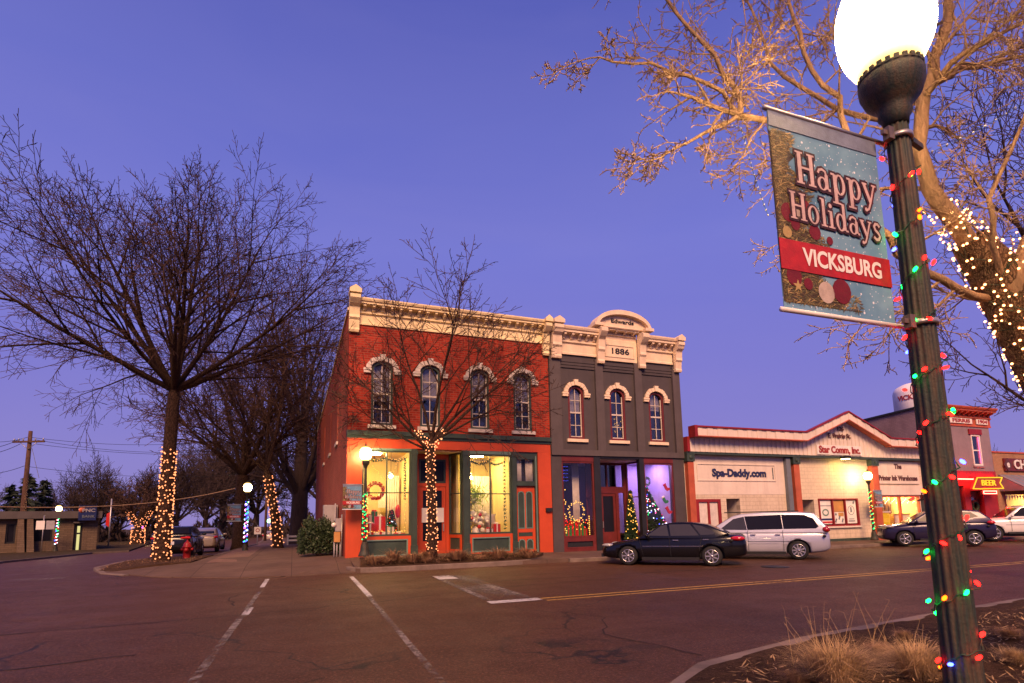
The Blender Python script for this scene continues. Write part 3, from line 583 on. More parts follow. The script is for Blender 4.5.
mark('stop_bar', 'bright white outer edge of the stop bar', 'white_line', [(3.72, 10.75), (4.85, 10.75), (4.88, 11.1), (3.74, 11.1)], lift=0.008)
mark('stop_bar', 'bright white far end of the stop bar', 'white_line', [(3.95, 15.9), (4.5, 15.85), (4.6, 16.9), (3.98, 16.95)], lift=0.008)
mark('centre_line', 'upper stripe of the double yellow centre line', 'yellow_line', strip((4.9, 10.98), (80, 10.68), 0.085))
mark('centre_line', 'lower stripe of the double yellow centre line', 'yellow_line', strip((4.9, 10.66), (80, 10.36), 0.085))
mark('road_dash', 'worn white dash far left on the asphalt', 'faint_line', strip(at_z(14, 580)[:2], at_z(66, 579)[:2], 0.3))
mark('road_dash', 'worn white dash near the corner ramp', 'faint_line', strip(at_z(148, 577.5)[:2], at_z(172, 576.5)[:2], 0.2))
def crack(label, pts, w, seed):
    rg = random.Random(seed); P = []
    for (x0, y0), (x1, y1) in zip(pts[:-1], pts[1:]):
        n = max(3, int(math.hypot(x1 - x0, y1 - y0) / .25))
        P += [(x0 + (x1 - x0) * i / n + rg.gauss(0, .03), y0 + (y1 - y0) * i / n + rg.gauss(0, .03)) for i in range(n)]
    mb = MB(); wd = [w * rg.uniform(.4, 1.3) for _ in P]
    for i in range(len(P) - 1):
        a, b = Vector(P[i]), Vector(P[i + 1]); t = (b - a).normalized(); n = Vector((-t.y, t.x)); z = .006
        mb.add([(*(a - n * wd[i]), gz(*a) + z), (*(b - n * wd[i + 1]), gz(*b) + z), (*(b + n * wd[i + 1]), gz(*b) + z), (*(a + n * wd[i]), gz(*a) + z)], [(0, 1, 2, 3)])
    o = mb.build('road_crack', 'tar', fix=False); tag(o, label, 'road crack', None, 'structure')
crack('long dark crack running across the street through both crosswalk lines', [(-5.5, 11.4), (-2, 11.6), (1.5, 12.1), (4.5, 13.2), (9, 13.6)], .022, 1)
crack('dark crack along the left side of the near asphalt', [(-9, 10.2), (-5, 9.2), (-3, 8.6), (-1.6, 8.9)], .02, 2)
crack('tar filled seam along the far lane towards the parked cars', [(5.2, 14.6), (12, 14.3), (24, 14.2), (45, 14.0)], .03, 3)
crack('fine crack wandering from the near kerb into the road', [(4.6, 5.6), (4.2, 7.2), (4.9, 8.4), (4.4, 9.6)], .012, 4)
crack('fine crack across the near left asphalt', [(-4.5, 6.2), (-2.6, 6.5), (-.9, 6.1), (.6, 6.6)], .012, 5)
crack('short crack behind the left crosswalk line', [(-1.1, 13.2), (-1.3, 14.6), (-.9, 15.8)], .018, 6)
MHn = MB().lathe([(0.42, 0.0), (0.42, 0.012)], at_z(775, 567, 0.0), 20)
o = MHn.build('manhole_cover', 'trim'); tag(o, 'dark round manhole cover in the road by the minivan', 'manhole cover')

# ------------------------------------------------------------------ the red brick corner building
FY = 22.0
def arched_window(root, x0, x1, z0, z1, rise, y, frame_mat, hood_mat, hood=True, label=None, sash_mat=None, blind_frac=0.5, keystone=True, fw=0.09):
    mb = MB().plate(arch(x0, x1, z0, z1, rise), [arch(x0 + fw, x1 - fw, z0 + fw, z1 - fw, rise * 0.85)], y + 0.02, y + 0.16)
    w = mb.build('window', frame_mat, root)
    if label: w['label'] = label
    a, b, c, d = x0 + fw, x1 - fw, z0 + fw, z1 - fw
    mid = (c + d) / 2
    sm = MB().box(a, b, y + 0.075, y + 0.125, mid - 0.035, mid + 0.035)
    for zz0, zz1 in ((c, mid - 0.035), (mid + 0.035, d - 0.02)):
        sm.box((a + b) / 2 - 0.014, (a + b) / 2 + 0.014, y + 0.09, y + 0.115, zz0, zz1)
        sm.box(a, (a + b) / 2 - 0.014, y + 0.092, y + 0.113, (zz0 + zz1) / 2 - 0.014, (zz0 + zz1) / 2 + 0.014)
        sm.box((a + b) / 2 + 0.014, b, y + 0.092, y + 0.113, (zz0 + zz1) / 2 - 0.014, (zz0 + zz1) / 2 + 0.014)
    sm.box(a, a + 0.035, y + 0.08, y + 0.12, c, d - rise * .8); sm.box(b - 0.035, b, y + 0.08, y + 0.12, c, d - rise * .8); sm.box(a + .035, b - .035, y + 0.08, y + 0.12, c, c + 0.05)
    sm.build('sash', sash_mat or 'stone', w)
    MB().plate(arch(a - 0.01, b + 0.01, c - 0.01, d + 0.01, rise * 0.85), [], y + 0.128, y + 0.134).build('pane', 'dark_glass', w)
    if blind_frac > 0:
        MB().plate(arch(a, b, d - (d - c) * blind_frac, d, rise * 0.85), [], y + 0.24, y + 0.25).build('blind', 'blind', w)
    MB().box(x0 - 0.05, x1 + 0.05, y + 0.5, y + 0.52, z0 - 0.05, z1 + 0.05).build('dark_backing', 'room_dark', w)  # dark board close behind the pane, painted to stand for an unlit room
    MB().box(x0 - 0.12, x1 + 0.12, y - 0.1, y + 0.1, z0 - 0.14, z0 - 0.002).build('sill', 'stone' if hood_mat != 'cream2' else 'cream2', w)
    if hood:
        h = MB(); n = 9; cx, hw = (x0 + x1) / 2, (x1 - x0) / 2
        sp_ = z1 - rise
        def P(t, o): return (cx + (hw + o) * math.cos(t), sp_ + (rise + o) * math.sin(t))
        for i in range(n):
            t0, t1 = PI * i / n + 0.015, PI * (i + 1) / n - 0.015
            key = i == n // 2
            o = 0.29 if key and keystone else (0.22 if i % 2 == 0 else 0.2)
            yy = y - (0.12 if key else 0.09)
            q = [P(t0, 0.02), P(t0, o), P(t1, o), P(t1, 0.02)]
            h.plate(q, [], yy, y - 0.001)
        for sx in (-1, 1):
            xa = cx + sx * (hw + 0.02); xb = cx + sx * (hw + 0.3)
            h.box(min(xa, xb), max(xa, xb), y - 0.1, y - 0.001, sp_ - 0.2, sp_ - 0.01)
            h.box(min(xa, xb) - .02, max(xa, xb) + .02, y - 0.12, y - 0.101, sp_ - 0.1, sp_ - 0.03)
        h.build('hood', hood_mat, w)
    return w
def bracketed_cornice(root, x0, x1, zb, zt, y, mat, nb, proj=0.42, name='cornice'):
    mb = MB()
    H_ = zt - zb
    prof = [(0.0, 0.0), (0.05, 0.0), (0.05, 0.07 * H_), (0.02, 0.1 * H_), (0.02, 0.42 * H_), (0.1, 0.46 * H_), (0.1, 0.52 * H_), (0.05, 0.54 * H_), (0.05, 0.74 * H_), (proj * .8, 0.78 * H_), (proj * .8, 0.85 * H_), (proj * .92, 0.88 * H_), (proj, 0.95 * H_), (proj, H_), (0.0, H_)]
    n = len(prof)
    vs = [(x, y - p, zb + z) for x in (x0, x1) for p, z in prof]
    mb.add(vs, [(i, (i + 1) % n, (i + 1) % n + n, i + n) for i in range(n)] + [tuple(range(n)), tuple(reversed(range(n, 2 * n)))])
    o = mb.build(name, mat, root)
    for i in range(nb):
        c = x0 + (x1 - x0) * (i + 0.5) / nb; w = 0.055
        q = [(-0.051, 0.56 * H_), (-0.13, 0.57 * H_), (-0.16, 0.63 * H_), (-proj * .7, 0.7 * H_), (-proj * .72, 0.775 * H_), (-0.051, 0.775 * H_)]
        m_ = len(q)
        vs = [(c + s_ * w, y + p, zb + z) for s_ in (-1, 1) for p, z in q]
        MB().add(vs, [(j, (j + 1) % m_, (j + 1) % m_ + m_, j + m_) for j in range(m_)] + [tuple(range(m_)), tuple(reversed(range(m_, 2 * m_)))]).build('bracket', mat, o)
    return o
def console(root, x0, x1, zb, zt, y, mat, proj=0.5, cap=True):
    """tall scrolled end console of a cornice"""
    H_ = zt - zb
    q = [(0.0, 0.0), (-0.13, 0.0), (-0.16, 0.05 * H_), (-0.13, 0.1 * H_), (-0.17, 0.28 * H_), (-0.24, 0.33 * H_), (-0.22, 0.4 * H_), (-0.26, 0.58 * H_), (-0.4, 0.64 * H_), (-proj, 0.7 * H_), (-proj - .06, 0.74 * H_), (-proj - .06, 0.82 * H_), (-proj + .05, 0.86 * H_), (0.0, 0.9 * H_)]
    n = len(q); mb = MB()
    mb.add([(x, y + p, zb + z) for x in (x0, x1) for p, z in q], [(j, (j + 1) % n, (j + 1) % n + n, j + n) for j in range(n)] + [tuple(range(n)), tuple(reversed(range(n, 2 * n)))])
    if cap:
        xm = (x0 + x1) / 2
        mb.plate([(x0 - .03, zb + .86 * H_), (x1 + .03, zb + .86 * H_), (x1 + .03, zb + .95 * H_), (xm, zb + 1.04 * H_), (x0 - .03, zb + .95 * H_)], [], y - proj - .1, y - 0.02)
    return mb.build('console', mat, root)

red = thing('brick_building', 'two storey red brick corner building with cream cornice and lit green trimmed storefront', 'building', (6.2, 22.2, 0.3))
RX0, RX1 = 1.85, 10.48
wins = [(2.72, 3.58), (4.68, 5.52), (6.82, 7.66), (8.78, 9.63)]
wl_ = MB().plate(rect(RX0, RX1, 5.22, 9.62), [arch(a, b, 5.47, 8.05, 0.3) for a, b in wins], FY, FY + 0.34)
wl_.build('front_wall', 'red_brick', red)
# long side wall, running back and a little lower towards the rear
def sidewall(z0, zf, zr, x0, x1, y0, y1, t=0.3):
    return MB().add([(x0, y0, z0), (x1, y1, z0 - .5), (x1, y1, zr), (x0, y0, zf), (x0 + t, y0, z0), (x1 + t, y1, z0 - .5), (x1 + t, y1, zr), (x0 + t, y0, zf)],
                    [(0, 1, 2, 3), (7, 6, 5, 4), (0, 4, 5, 1), (3, 2, 6, 7), (0, 3, 7, 4), (1, 5, 6, 2)])
sidewall(-0.2, 10.2, 8.75, 1.853, 1.6, FY + 0.345, 46).build('side_wall', 'side_brick', red)
cap_ = MB().add([(1.8, FY + .35, 10.2), (1.55, 46, 8.75), (1.95, 46, 8.75), (2.2, FY + .35, 10.2), (1.8, FY + .35, 10.3), (1.55, 46, 8.85), (1.95, 46, 8.85), (2.2, FY + .35, 10.3)], [(0, 1, 2, 3), (4, 7, 6, 5), (0, 4, 5, 1), (1, 5, 6, 2), (2, 6, 7, 3), (3, 7, 4, 0)])
cap_.build('coping', 'cream', red)
MB().add([(2.2, FY + .36, 9.6), (RX1 - .02, FY + .36, 9.6), (RX1 - .02, 46, 8.3), (1.95, 46, 8.3)], [(0, 1, 2, 3)]).build('roof', 'roof', red)
bx('rear_wall', 'side_brick', red, 1.6, RX1, 46.0, 46.3, -.8, 8.7)
for k, yy in enumerate((26.5, 31.0, 36.0)):
    xx = 1.853 - (yy - FY) * .0107
    w = bx('bricked_window', 'side_brick', red, xx - 0.03, xx + 0.05, yy, yy + 1.1, 5.4, 7.6)
    MB().box(xx - .07, xx + .04, yy - .1, yy + 1.2, 5.25, 5.398).build('sill', 'stone', w)
# cornice
bracketed_cornice(red, 2.22, 10.2, 9.5, 10.5, FY - 0.003, 'cream', 22, 0.42)
console(red, 1.82, 2.215, 9.15, 10.85, FY - 0.002, 'cream', 0.5)
console(red, 10.205, 10.5, 8.95, 10.62, FY - 0.002, 'cream', 0.5)
bx('parapet', 'cream', red, 2.22, 10.2, FY + 0.002, FY + 0.3, 9.63, 10.4)
for i, (a, b) in enumerate(wins):
    arched_window(red, a, b, 5.47, 8.05, 0.3, FY, 'green', 'stone', blind_frac=(0.62, 0.55, 0.5, 0.45)[i])
# storefront level
bx('belt_course', 'green', red, RX0 - 0.02, RX1 + 0.01, FY - 0.14, FY + 0.3, 5.04, 5.218)
bx('belt_moulding', 'green', red, RX0 - 0.01, RX1, FY - 0.06, FY + 0.25, 4.93, 5.038)
bx('fascia', 'orange', red, RX0, RX1 - .003, FY - 0.02, FY + 0.3, 4.56, 4.928)
bx('corner_pier', 'orange', red, RX0, 2.42, FY - 0.02, FY + 0.34, 0.05, 4.558)
bx('end_pier', 'orange', red, 9.86, RX1 - .003, FY - 0.02, FY + 0.34, 0.05, 4.558)
def col_post(x0, x1, y0=FY - 0.06, y1=FY + 0.2, z1=4.557):
    mb = MB().box(x0, x1, y0, y1, 0.05, z1)
    mb.box(x0 - .03, x1 + .03, y0 - .03, y0 - .001, 0.05, 0.75); mb.box(x0 - .03, x1 + .03, y0 - .03, y0 - .001, z1 - .22, z1 - .08)
    mb.box(x0 + .05, x1 - .05, y0 - .015, y0 - .001, 0.85, z1 - .32)
    return mb.build('column', 'green', red)
col_post(4.33, 4.56); col_post(6.46, 6.72); col_post(8.62, 8.82)
def display_window(root, x0, x1, z0, z1, y, mats, mull=True, panel=None, label=None):
    fw = 0.07
    f = MB().plate(rect(x0, x1, z0, z1), [rect(x0 + fw, x1 - fw, z0 + fw, z1 - fw)], y, y + 0.12)
    if mull:
        xm, zm = (x0 + x1) / 2, z0 + (z1 - z0) * 0.5
        f.box(xm - .022, xm + .022, y + .02, y + .1, z0 + fw, z1 - fw)
        f.box(x0 + fw, xm - .022, y + .03, y + .09, zm - .02, zm + .02); f.box(xm + .022, x1 - fw, y + .03, y + .09, zm - .02, zm + .02)
    w = f.build('display_window', mats[0], root)
    if label: w['label'] = label
    bx('pane', 'glass', w, x0 + fw - .01, x1 - fw + .01, y + 0.057, y + 0.063, z0 + fw - .01, z1 - fw + .01)
    if panel:
        pz0, pz1 = panel
        b = MB().plate(rect(x0, x1, pz0, z0 - .003), [rect(x0 + .12, x1 - .12, pz0 + .17, z0 - .13)], y - .01, y + .14).build('bulkhead', mats[1], root)
        MB().plate(rect(x0 + .12, x1 - .12, pz0 + .17, z0 - .13), [rect(x0 + .17, x1 - .17, pz0 + .22, z0 - .18)], y - .02, y + .12).build('panel_moulding', mats[2], b)
        bx('panel', mats[3], b, x0 + .165, x1 - .165, y + .04, y + .1, pz0 + .215, z0 - .175)
    return w
bxm = ('green', 'orange', 'teal', 'green')
display_window(red, 2.42, 4.33, 1.13, 4.48, FY + .02, bxm, True, (0.2, 1.13))
display_window(red, 6.72, 8.62, 1.1, 4.42, FY + .02, bxm, True, (0.2, 1.1))
bx('transom_trim', 'teal', red, 2.42, 4.328, FY - .005, FY + .15, 4.482, 4.556); bx('transom_trim', 'teal', red, 6.722, 8.618, FY - .005, FY + .15, 4.422, 4.556)
# recessed entrance: doors set back, splayed side lights
EYd = 23.05
dx0, dx1 = 4.86, 6.02
fr = MB().plate(rect(4.57, 6.2, .3, 4.54), [rect(dx0, dx1, .32, 3.12), rect(dx0, dx1, 3.26, 4.28)], EYd, EYd + .12).build('entrance_frame', 'orange', red)
d_ = MB().plate(rect(dx0 + .01, dx1 - .01, .33, 3.11), [rect(dx0 + .17, dx1 - .17, .85, 2.95)], EYd + .03, EYd + .09).build('entrance_door', 'orange', red)
bx('door_glass', 'car_glass', d_, dx0 + .165, dx1 - .165, EYd + .055, EYd + .062, .845, 2.955)
bx('open_sign', 'white', d_, dx0 + .12, dx1 - .1, EYd - .012, EYd + .028, 1.62, 2.22)
bx('door_handle', 'steel', d_, dx1 - .14, dx1 - .1, EYd - .04, EYd + .029, 1.25, 1.55)
tr = MB().plate(rect(dx0 + .005, dx1 - .005, 3.265, 4.275), [rect(dx0 + .08, dx1 - .08, 3.34, 4.2)], EYd + .02, EYd + .1).build('transom', 'green', red)
bx('transom_glass', 'car_glass', tr, dx0 + .075, dx1 - .075, EYd + .05, EYd + .057, 3.335, 4.205)
bx('entrance_ceiling', 'cream', red, 4.56, 6.46, FY + .2, EYd, 4.5, 4.54)
bx('entry_floor', 'concrete', red, 4.4, 6.6, FY - .05, EYd + .2, .1, .33)
def splay(root, p0, p1, z0, z1, mats, name='side_light', pz=None):
    p0, p1 = Vector((p0[0], p0[1], 0)), Vector((p1[0], p1[1], 0)); t = (p1 - p0).normalized(); n = Vector((t.y, -t.x, 0)); L = (p1 - p0).length
    def tr_(mb):
        mb.v = [tuple(p0 + t * v[0] + n * v[1] + Vector((0, 0, v[2]))) for v in mb.v]; return mb
    w = tr_(MB().plate(rect(0, L, z0, z1), [rect(.06, L - .06, z0 + .07, (z0 + z1) / 2 - .02), rect(.06, L - .06, (z0 + z1) / 2 + .02, z1 - .07)], -.04, .04)).build(name, mats[0], root)
    tr_(MB().box(.05, L - .05, -.004, .004, z0 + .06, z1 - .06)).build('pane', 'glass', w)
    if pz is not None:
        b = tr_(MB().plate(rect(0, L, pz, z0 - .003), [rect(.08, L - .08, pz + .17, z0 - .13)], -.05, .05)).build('bulkhead', mats[1], root)
        tr_(MB().box(.075, L - .075, -.03, .03, pz + .165, z0 - .125)).build('panel', 'green', b)
    return w
splay(red, (6.46, FY + .21), (6.18, EYd), 1.1, 4.5, ('green', 'orange'), pz=.33)
splay(red, (4.42, FY + .21), (4.62, EYd), 1.1, 4.5, ('green', 'orange'), pz=.33)
# stair door at the right end
sd = MB().plate(rect(8.83, 9.74, .28, 3.1), [rect(8.96, 9.24, 1.3, 2.85), rect(9.33, 9.61, 1.3, 2.85), rect(8.96, 9.61, .95, 1.12), rect(8.96, 9.24, .42, .82), rect(9.33, 9.61, .42, .82)], FY + .16, FY + .22).build('stair_door', 'orange', red)
pn = MB()
for a, b, c, d in ((8.96, 9.24, 1.3, 2.85), (9.33, 9.61, 1.3, 2.85), (8.96, 9.24, .42, .82), (9.33, 9.61, .42, .82)):
    pn.plate(arch(a + .01, b - .01, c + .01, d - .01, .13), [], FY + .17, FY + .21)
pn.plate(rect(8.97, 9.6, .96, 1.11), [], FY + .17, FY + .21); pn.build('door_panel', 'green', sd)
pn = MB()
for a, b, c, d in ((8.96, 9.24, 1.3, 2.85), (9.33, 9.61, 1.3, 2.85), (8.96, 9.24, .42, .82), (9.33, 9.61, .42, .82)):
    pn.plate(arch(a - .02, b + .02, c - .02, d + .02, .14), [arch(a + .02, b - .02, c + .02, d - .02, .13)], FY + .145, FY + .159)
pn.build('door_moulding', 'teal', sd)
df = MB().plate(rect(8.822, 9.858, .2, 4.556), [rect(8.835, 9.735, .27, 3.105), rect(8.9, 9.7, 3.3, 4.25)], FY + .05, FY + .2).build('door_frame', 'green', red)
bx('frame_edge', 'teal', df, 9.745, 9.8, FY + .02, FY + .048, .28, 4.4)
bx('transom_glass', 'glass', df, 8.89, 9.71, FY + .1, FY + .106, 3.29, 4.26)
for a, b in ((8.92, 9.16), (9.42, 9.69)):
    cu = MB()
    for k in range(5): cu.tube([(a + (b - a) * k / 4, FY + .3, 3.2), (a + (b - a) * k / 4, FY + .3, 4.3)], .04, 6)
    cu.build('curtain', 'curtain', df)
bx('dark_backing', 'room_dark', df, 8.85, 9.8, FY + .45, FY + .47, 3.1, 4.5)
# shop interior
inn = bx('back_wall', 'room_wall', red, 2.2, 10.2, 25.6, 25.7, .3, 4.55)
bx('shop_floor', 'room_floor', red, 2.45, 4.4, FY + .16, 25.6, .9, 1.0); bx('shop_floor', 'room_floor', red, 6.6, 8.74, FY + .16, 25.6, .9, 1.0)
bx('shop_ceiling', 'room_wall', red, 2.2, 10.2, FY + .35, 25.6, 4.555, 4.65)
bx('partition', 'room_wall', red, 4.40, 4.5, FY + .3, 25.6, 1.0, 4.55); bx('partition', 'room_wall', red, 6.5, 6.6, EYd + .1, 25.6, 1.0, 4.55); bx('partition', 'room_wall', red, 8.66, 8.74, FY + .3, 25.6, 1.0, 4.55)
bx('partition', 'red_brick', red, 2.43, 2.5, FY + .35, 25.6, 1.0, 4.55)
for x_, w_ in ((3.85, .42), (7.7, .5), (8.3, .25)):
    cw = MB()
    for k in range(9): cw.tube([(x_ + w_ * k / 8, 24.6 + .05 * (k % 2), 1.0), (x_ + w_ * k / 8, 24.6 + .05 * (k % 2), 3.7)], .05, 6)
    cw.build('curtain', 'curtain', red)
for x_ in (3.1, 7.6): MB().lathe([(.28, 4.5), (.28, 4.53)], (x_, 23.6, 0), 16).build('ceiling_lamp', 'room_lamp', red)  # discs added to warm and brighten the shop interior, beyond its pendants
# wall plaque and wall boxes
o = bx('mail_box', 'black', None, 10.16, 10.44, FY - .12, FY - .021, 1.98, 2.14); tag(o, 'small black mailbox on the orange end pier', 'mailbox')

# ------------------------------------------------------------------ the charcoal building, 1886
dk = thing('charcoal_building', 'two storey charcoal painted building with pale cornice dated 1886 and dark storefront', 'building', (14.1, 22.2, 0.25))
DX0, DX1 = 10.5, 17.62
dwin = [(11.45, 12.25), (13.62, 14.46), (15.8, 16.66)]
MB().plate(rect(DX0, DX1, 4.45, 9.35), [arch(a, b, 5.22, 7.68, 0.32) for a, b in dwin], FY + .03, FY + .34).build('front_wall', 'charcoal', dk)
for a, b in ((10.505, 11.06), (12.86, 13.26), (15.0, 15.4), (17.2, 17.615)):
    bx('pilaster', 'charcoal2', dk, a, b, FY - .1, FY + .028, 4.72, 9.0)
bx('wall_band', 'charcoal2', dk, DX0 + .005, DX1 - .005, FY - .11, FY + .026, 4.46, 4.718)
for a, b in ((11.062, 12.858), (13.262, 14.998), (15.402, 17.198)):
    cb = MB()
    for j in range(3): cb.box(a, b, FY - .02 - j * .025, FY + .027, 8.5 + j * .13, 8.62 + j * .13)
    cb.build('corbel', 'charcoal', dk)
for a, b in ((11.07, 13.04), (15.46, 17.3)):
    bracketed_cornice(dk, a, b, 9.12, 10.36, FY - .002, 'cream2', 5, 0.45)
console(dk, 10.6, 11.06, 8.85, 10.62, FY - .11, 'cream2', 0.45); console(dk, 17.3, 17.66, 8.72, 10.45, FY - .11, 'cream2', 0.45)
# raised centre with the arched pediment
cp = bracketed_cornice(dk, 13.3, 15.22, 10.0, 10.56, FY - .002, 'cream2', 4, 0.42, 'pediment_cornice')
bx('date_panel', 'cream2', dk, 13.3, 15.22, FY - .05, FY + .02, 9.02, 9.998)
MB().plate(rect(13.45, 15.07, 9.2, 9.82), [rect(13.5, 15.02, 9.25, 9.77)], FY - .08, FY - .052).build('panel_moulding', 'cream2', dk)
text_on(dk, 'date_lettering', '1886', .38, (14.26, FY - .065, 9.5), 'black', width=.95, bold=.006, depth=.02)
console(dk, 12.95, 13.298, 8.8, 10.72, FY - .11, 'cream2', 0.5, False); console(dk, 15.222, 15.57, 8.75, 10.66, FY - .11, 'cream2', 0.5, False)
px0, px1 = 12.72, 15.84; pc = (px0 + px1) / 2
def seg(x0, x1, zb, rise, n=16):
    cx, hw = (x0 + x1) / 2, (x1 - x0) / 2
    return [(x0, zb), (x1, zb)] + [(cx + hw * math.cos(PI * i / n), zb + .03 + rise * math.sin(PI * i / n)) for i in range(n + 1)]
pd = MB().plate(seg(px0 + .2, px1 - .2, 10.57, .62), [], FY - .35, FY + .2).build('pediment', 'cream2', dk)
ar = MB()
n = 20
for i in range(n):
    t0, t1 = PI * i / n, PI * (i + 1) / n
    q = [(pc + (1.34) * math.cos(t0), 10.6 + .56 * math.sin(t0)), (pc + 1.5 * math.cos(t0), 10.6 + .78 * math.sin(t0)), (pc + 1.5 * math.cos(t1), 10.6 + .78 * math.sin(t1)), (pc + 1.34 * math.cos(t1), 10.6 + .56 * math.sin(t1))]
    ar.plate(q, [], FY - .56, FY + .1)
ar.box(px0 - .05, px0 + .42, FY - .6, FY + .12, 10.5, 10.64); ar.box(px1 - .42, px1 + .05, FY - .6, FY + .12, 10.5, 10.64)
ar.build('arch_moulding', 'cream2', pd)
text_on(pd, 'name_lettering', 'Edwards', .27, (pc, FY - .365, 10.86), 'black', width=1.25, bold=.006, depth=.02)
for i, (a, b) in enumerate(dwin):
    arched_window(dk, a, b, 5.22, 7.68, 0.32, FY + .03, 'maroon', 'cream2', blind_frac=(0.5, 0.0, 0.35)[i], keystone=True, fw=.1)
# storefront
bx('corner_pier', 'charcoal', dk, DX0, 11.0, FY - .03, FY + .34, .05, 4.448); bx('end_pier', 'charcoal', dk, 16.98, DX1, FY - .03, FY + .34, .05, 4.448)
bx('column', 'black', dk, 12.62, 12.94, FY - .05, FY + .2, .05, 4.448); bx('column', 'black', dk, 15.06, 15.3, FY - .05, FY + .2, .05, 4.448)
bx('lintel', 'maroon', dk, 11.002, 12.618, FY - .03, FY + .2, 4.2, 4.447); bx('lintel', 'maroon', dk, 15.302, 16.978, FY - .03, FY + .2, 4.2, 4.447); bx('lintel', 'black', dk, 12.942, 15.058, FY - .03, FY + .2, 4.36, 4.447)
mm_ = ('maroon', 'maroon', 'maroon', 'black')
display_window(dk, 11.002, 12.618, .84, 4.198, FY, mm_, False, (.2, .84)); display_window(dk, 15.302, 16.978, .95, 4.198, FY, mm_, False, (.2, .95))
EY2 = 23.25
MB().plate(rect(12.95, 15.15, .2, 4.35), [rect(13.66, 14.5, .25, 2.85), rect(13.6, 14.02, 3.15, 4.2), rect(14.08, 14.95, 3.15, 4.2), rect(14.66, 14.98, .4, 2.85)], EY2, EY2 + .12).build('entrance_frame', 'maroon', dk)
d2 = MB().plate(rect(13.67, 14.49, .26, 2.84), [rect(13.8, 14.36, 1.0, 2.7)], EY2 + .03, EY2 + .08).build('entrance_door', 'maroon', dk)
bx('door_glass', 'car_glass', d2, 13.795, 14.365, EY2 + .05, EY2 + .057, .995, 2.705)
bx('door_handle', 'steel', d2, 13.72, 13.75, EY2 - .03, EY2 + .029, 1.2, 1.5)
bx('transom_glass', 'dark_glass', dk, 13.59, 14.96, EY2 + .06, EY2 + .067, 3.14, 4.21); bx('side_glass', 'dark_glass', dk, 14.65, 14.99, EY2 + .06, EY2 + .067, .39, 2.86)
bx('entrance_ceiling', 'cream2', dk, 12.95, 15.06, FY + .2, EY2 - .003, 4.31, 4.358)
bx('entry_floor', 'concrete', dk, 12.7, 15.3, FY - .05, EY2 + .2, .0, .24)
splay(dk, (15.17, FY + .21), (15.15, EY2), .95, 4.3, ('maroon', 'maroon'), pz=.25)
splay(dk, (12.78, FY + .21), (12.9, EY2), .95, 4.3, ('maroon', 'maroon'), pz=.25)
bx('back_wall', 'room_plum', dk, 11.0, 13.0, 24.6, 24.7, .3, 4.3); bx('back_wall', 'room_purple', dk, 15.2, 17.3, 24.3, 24.4, .3, 4.3); bx('back_wall', 'room_plum', dk, 13.0, 15.2, 25.5, 25.6, .3, 4.3)
bx('shop_floor', 'room_floor', dk, 11.0, 12.6, FY + .14, 24.6, .7, .8); bx('shop_floor', 'room_floor', dk, 15.2, 17.0, FY + .14, 24.3, .8, .9)
bx('shop_ceiling', 'room_purple', dk, 11.0, 17.2, FY + .35, 25.6, 4.32, 4.42)
bx('partition', 'room_plum', dk, 10.95, 11.03, FY + .35, 24.6, .8, 4.3); bx('partition', 'room_purple', dk, 17.0, 17.08, FY + .35, 24.3, .8, 4.3)
cw = MB()
for k in range(7): cw.tube([(12.0 + .05 * k, 22.9, .8), (12.0 + .05 * k, 22.9, 4.2)], .025, 6)
cw.build('curtain', 'curtain', dk)
bx('side_wall', 'charcoal', dk, DX1 - .3, DX1 + .001, FY + .345, 46, 0, 9.4); bx('party_wall', 'charcoal', dk, DX0 + .02, DX0 + .3, FY + .345, 46, 8.4, 9.5)
MB().quad((DX0 + .3, FY + .35, 9.2), (DX1 - .3, FY + .35, 9.2), (DX1 - .3, 46, 8.6), (DX0 + .3, 46, 8.6)).build('roof', 'roof', dk)
bx('parapet', 'cream2', dk, 10.62, 17.6, FY + .05, FY + .33, 9.36, 10.25)
lc = MB().lathe([(.28, 4.3), (.28, 4.318)], (16.2, 23.2, 0), 16).build('ceiling_lamp', 'lilac_lamp', dk)

# ------------------------------------------------------------------ the long white shop building
wb = thing('white_shop_building', 'long single storey white shop building with red edged gable fascia and red posts', 'building', (27, 22.3, 0.15))
WX0, WX1 = 17.64, 36.1
openings = [rect(18.25, 19.76, .15, 2.48), rect(20.14, 21.0, .15, 2.5), rect(24.98, 26.1, .15, 2.42), rect(26.4, 29.4, .97, 2.47), rect(31.1, 34.6, .87, 2.6), rect(34.75, 35.75, .15, 2.9)]
MB().plate(rect(WX0, 24.4, .02, 2.7), openings[:2], FY + .05, FY + .3).build('lower_wall', 'white_block', wb)
MB().plate(rect(24.4, WX1, .02, 4.78), openings[2:], FY + .05, FY + .3).build('lower_wall', 'white_block', wb)
bx('upper_wall', 'white_wall', wb, WX0, 24.398, FY + .04, FY + .3, 2.702, 4.78)
sbd = MB().plate(rect(18.42, 23.5, 3.38, 4.25), [rect(18.47, 23.45, 3.43, 4.2)], FY + .005, FY + .038).build('sign_panel', 'white_wall', wb)
text_on(sbd, 'sign_lettering', 'Spa-Daddy.com', .52, (21.1, FY + .02, 3.78), 'navy_text', width=3.5, bold=.02, depth=.03)
bx('conduit', 'slate', wb, 23.3, 23.34, FY, FY + .037, 3.5, 4.1)
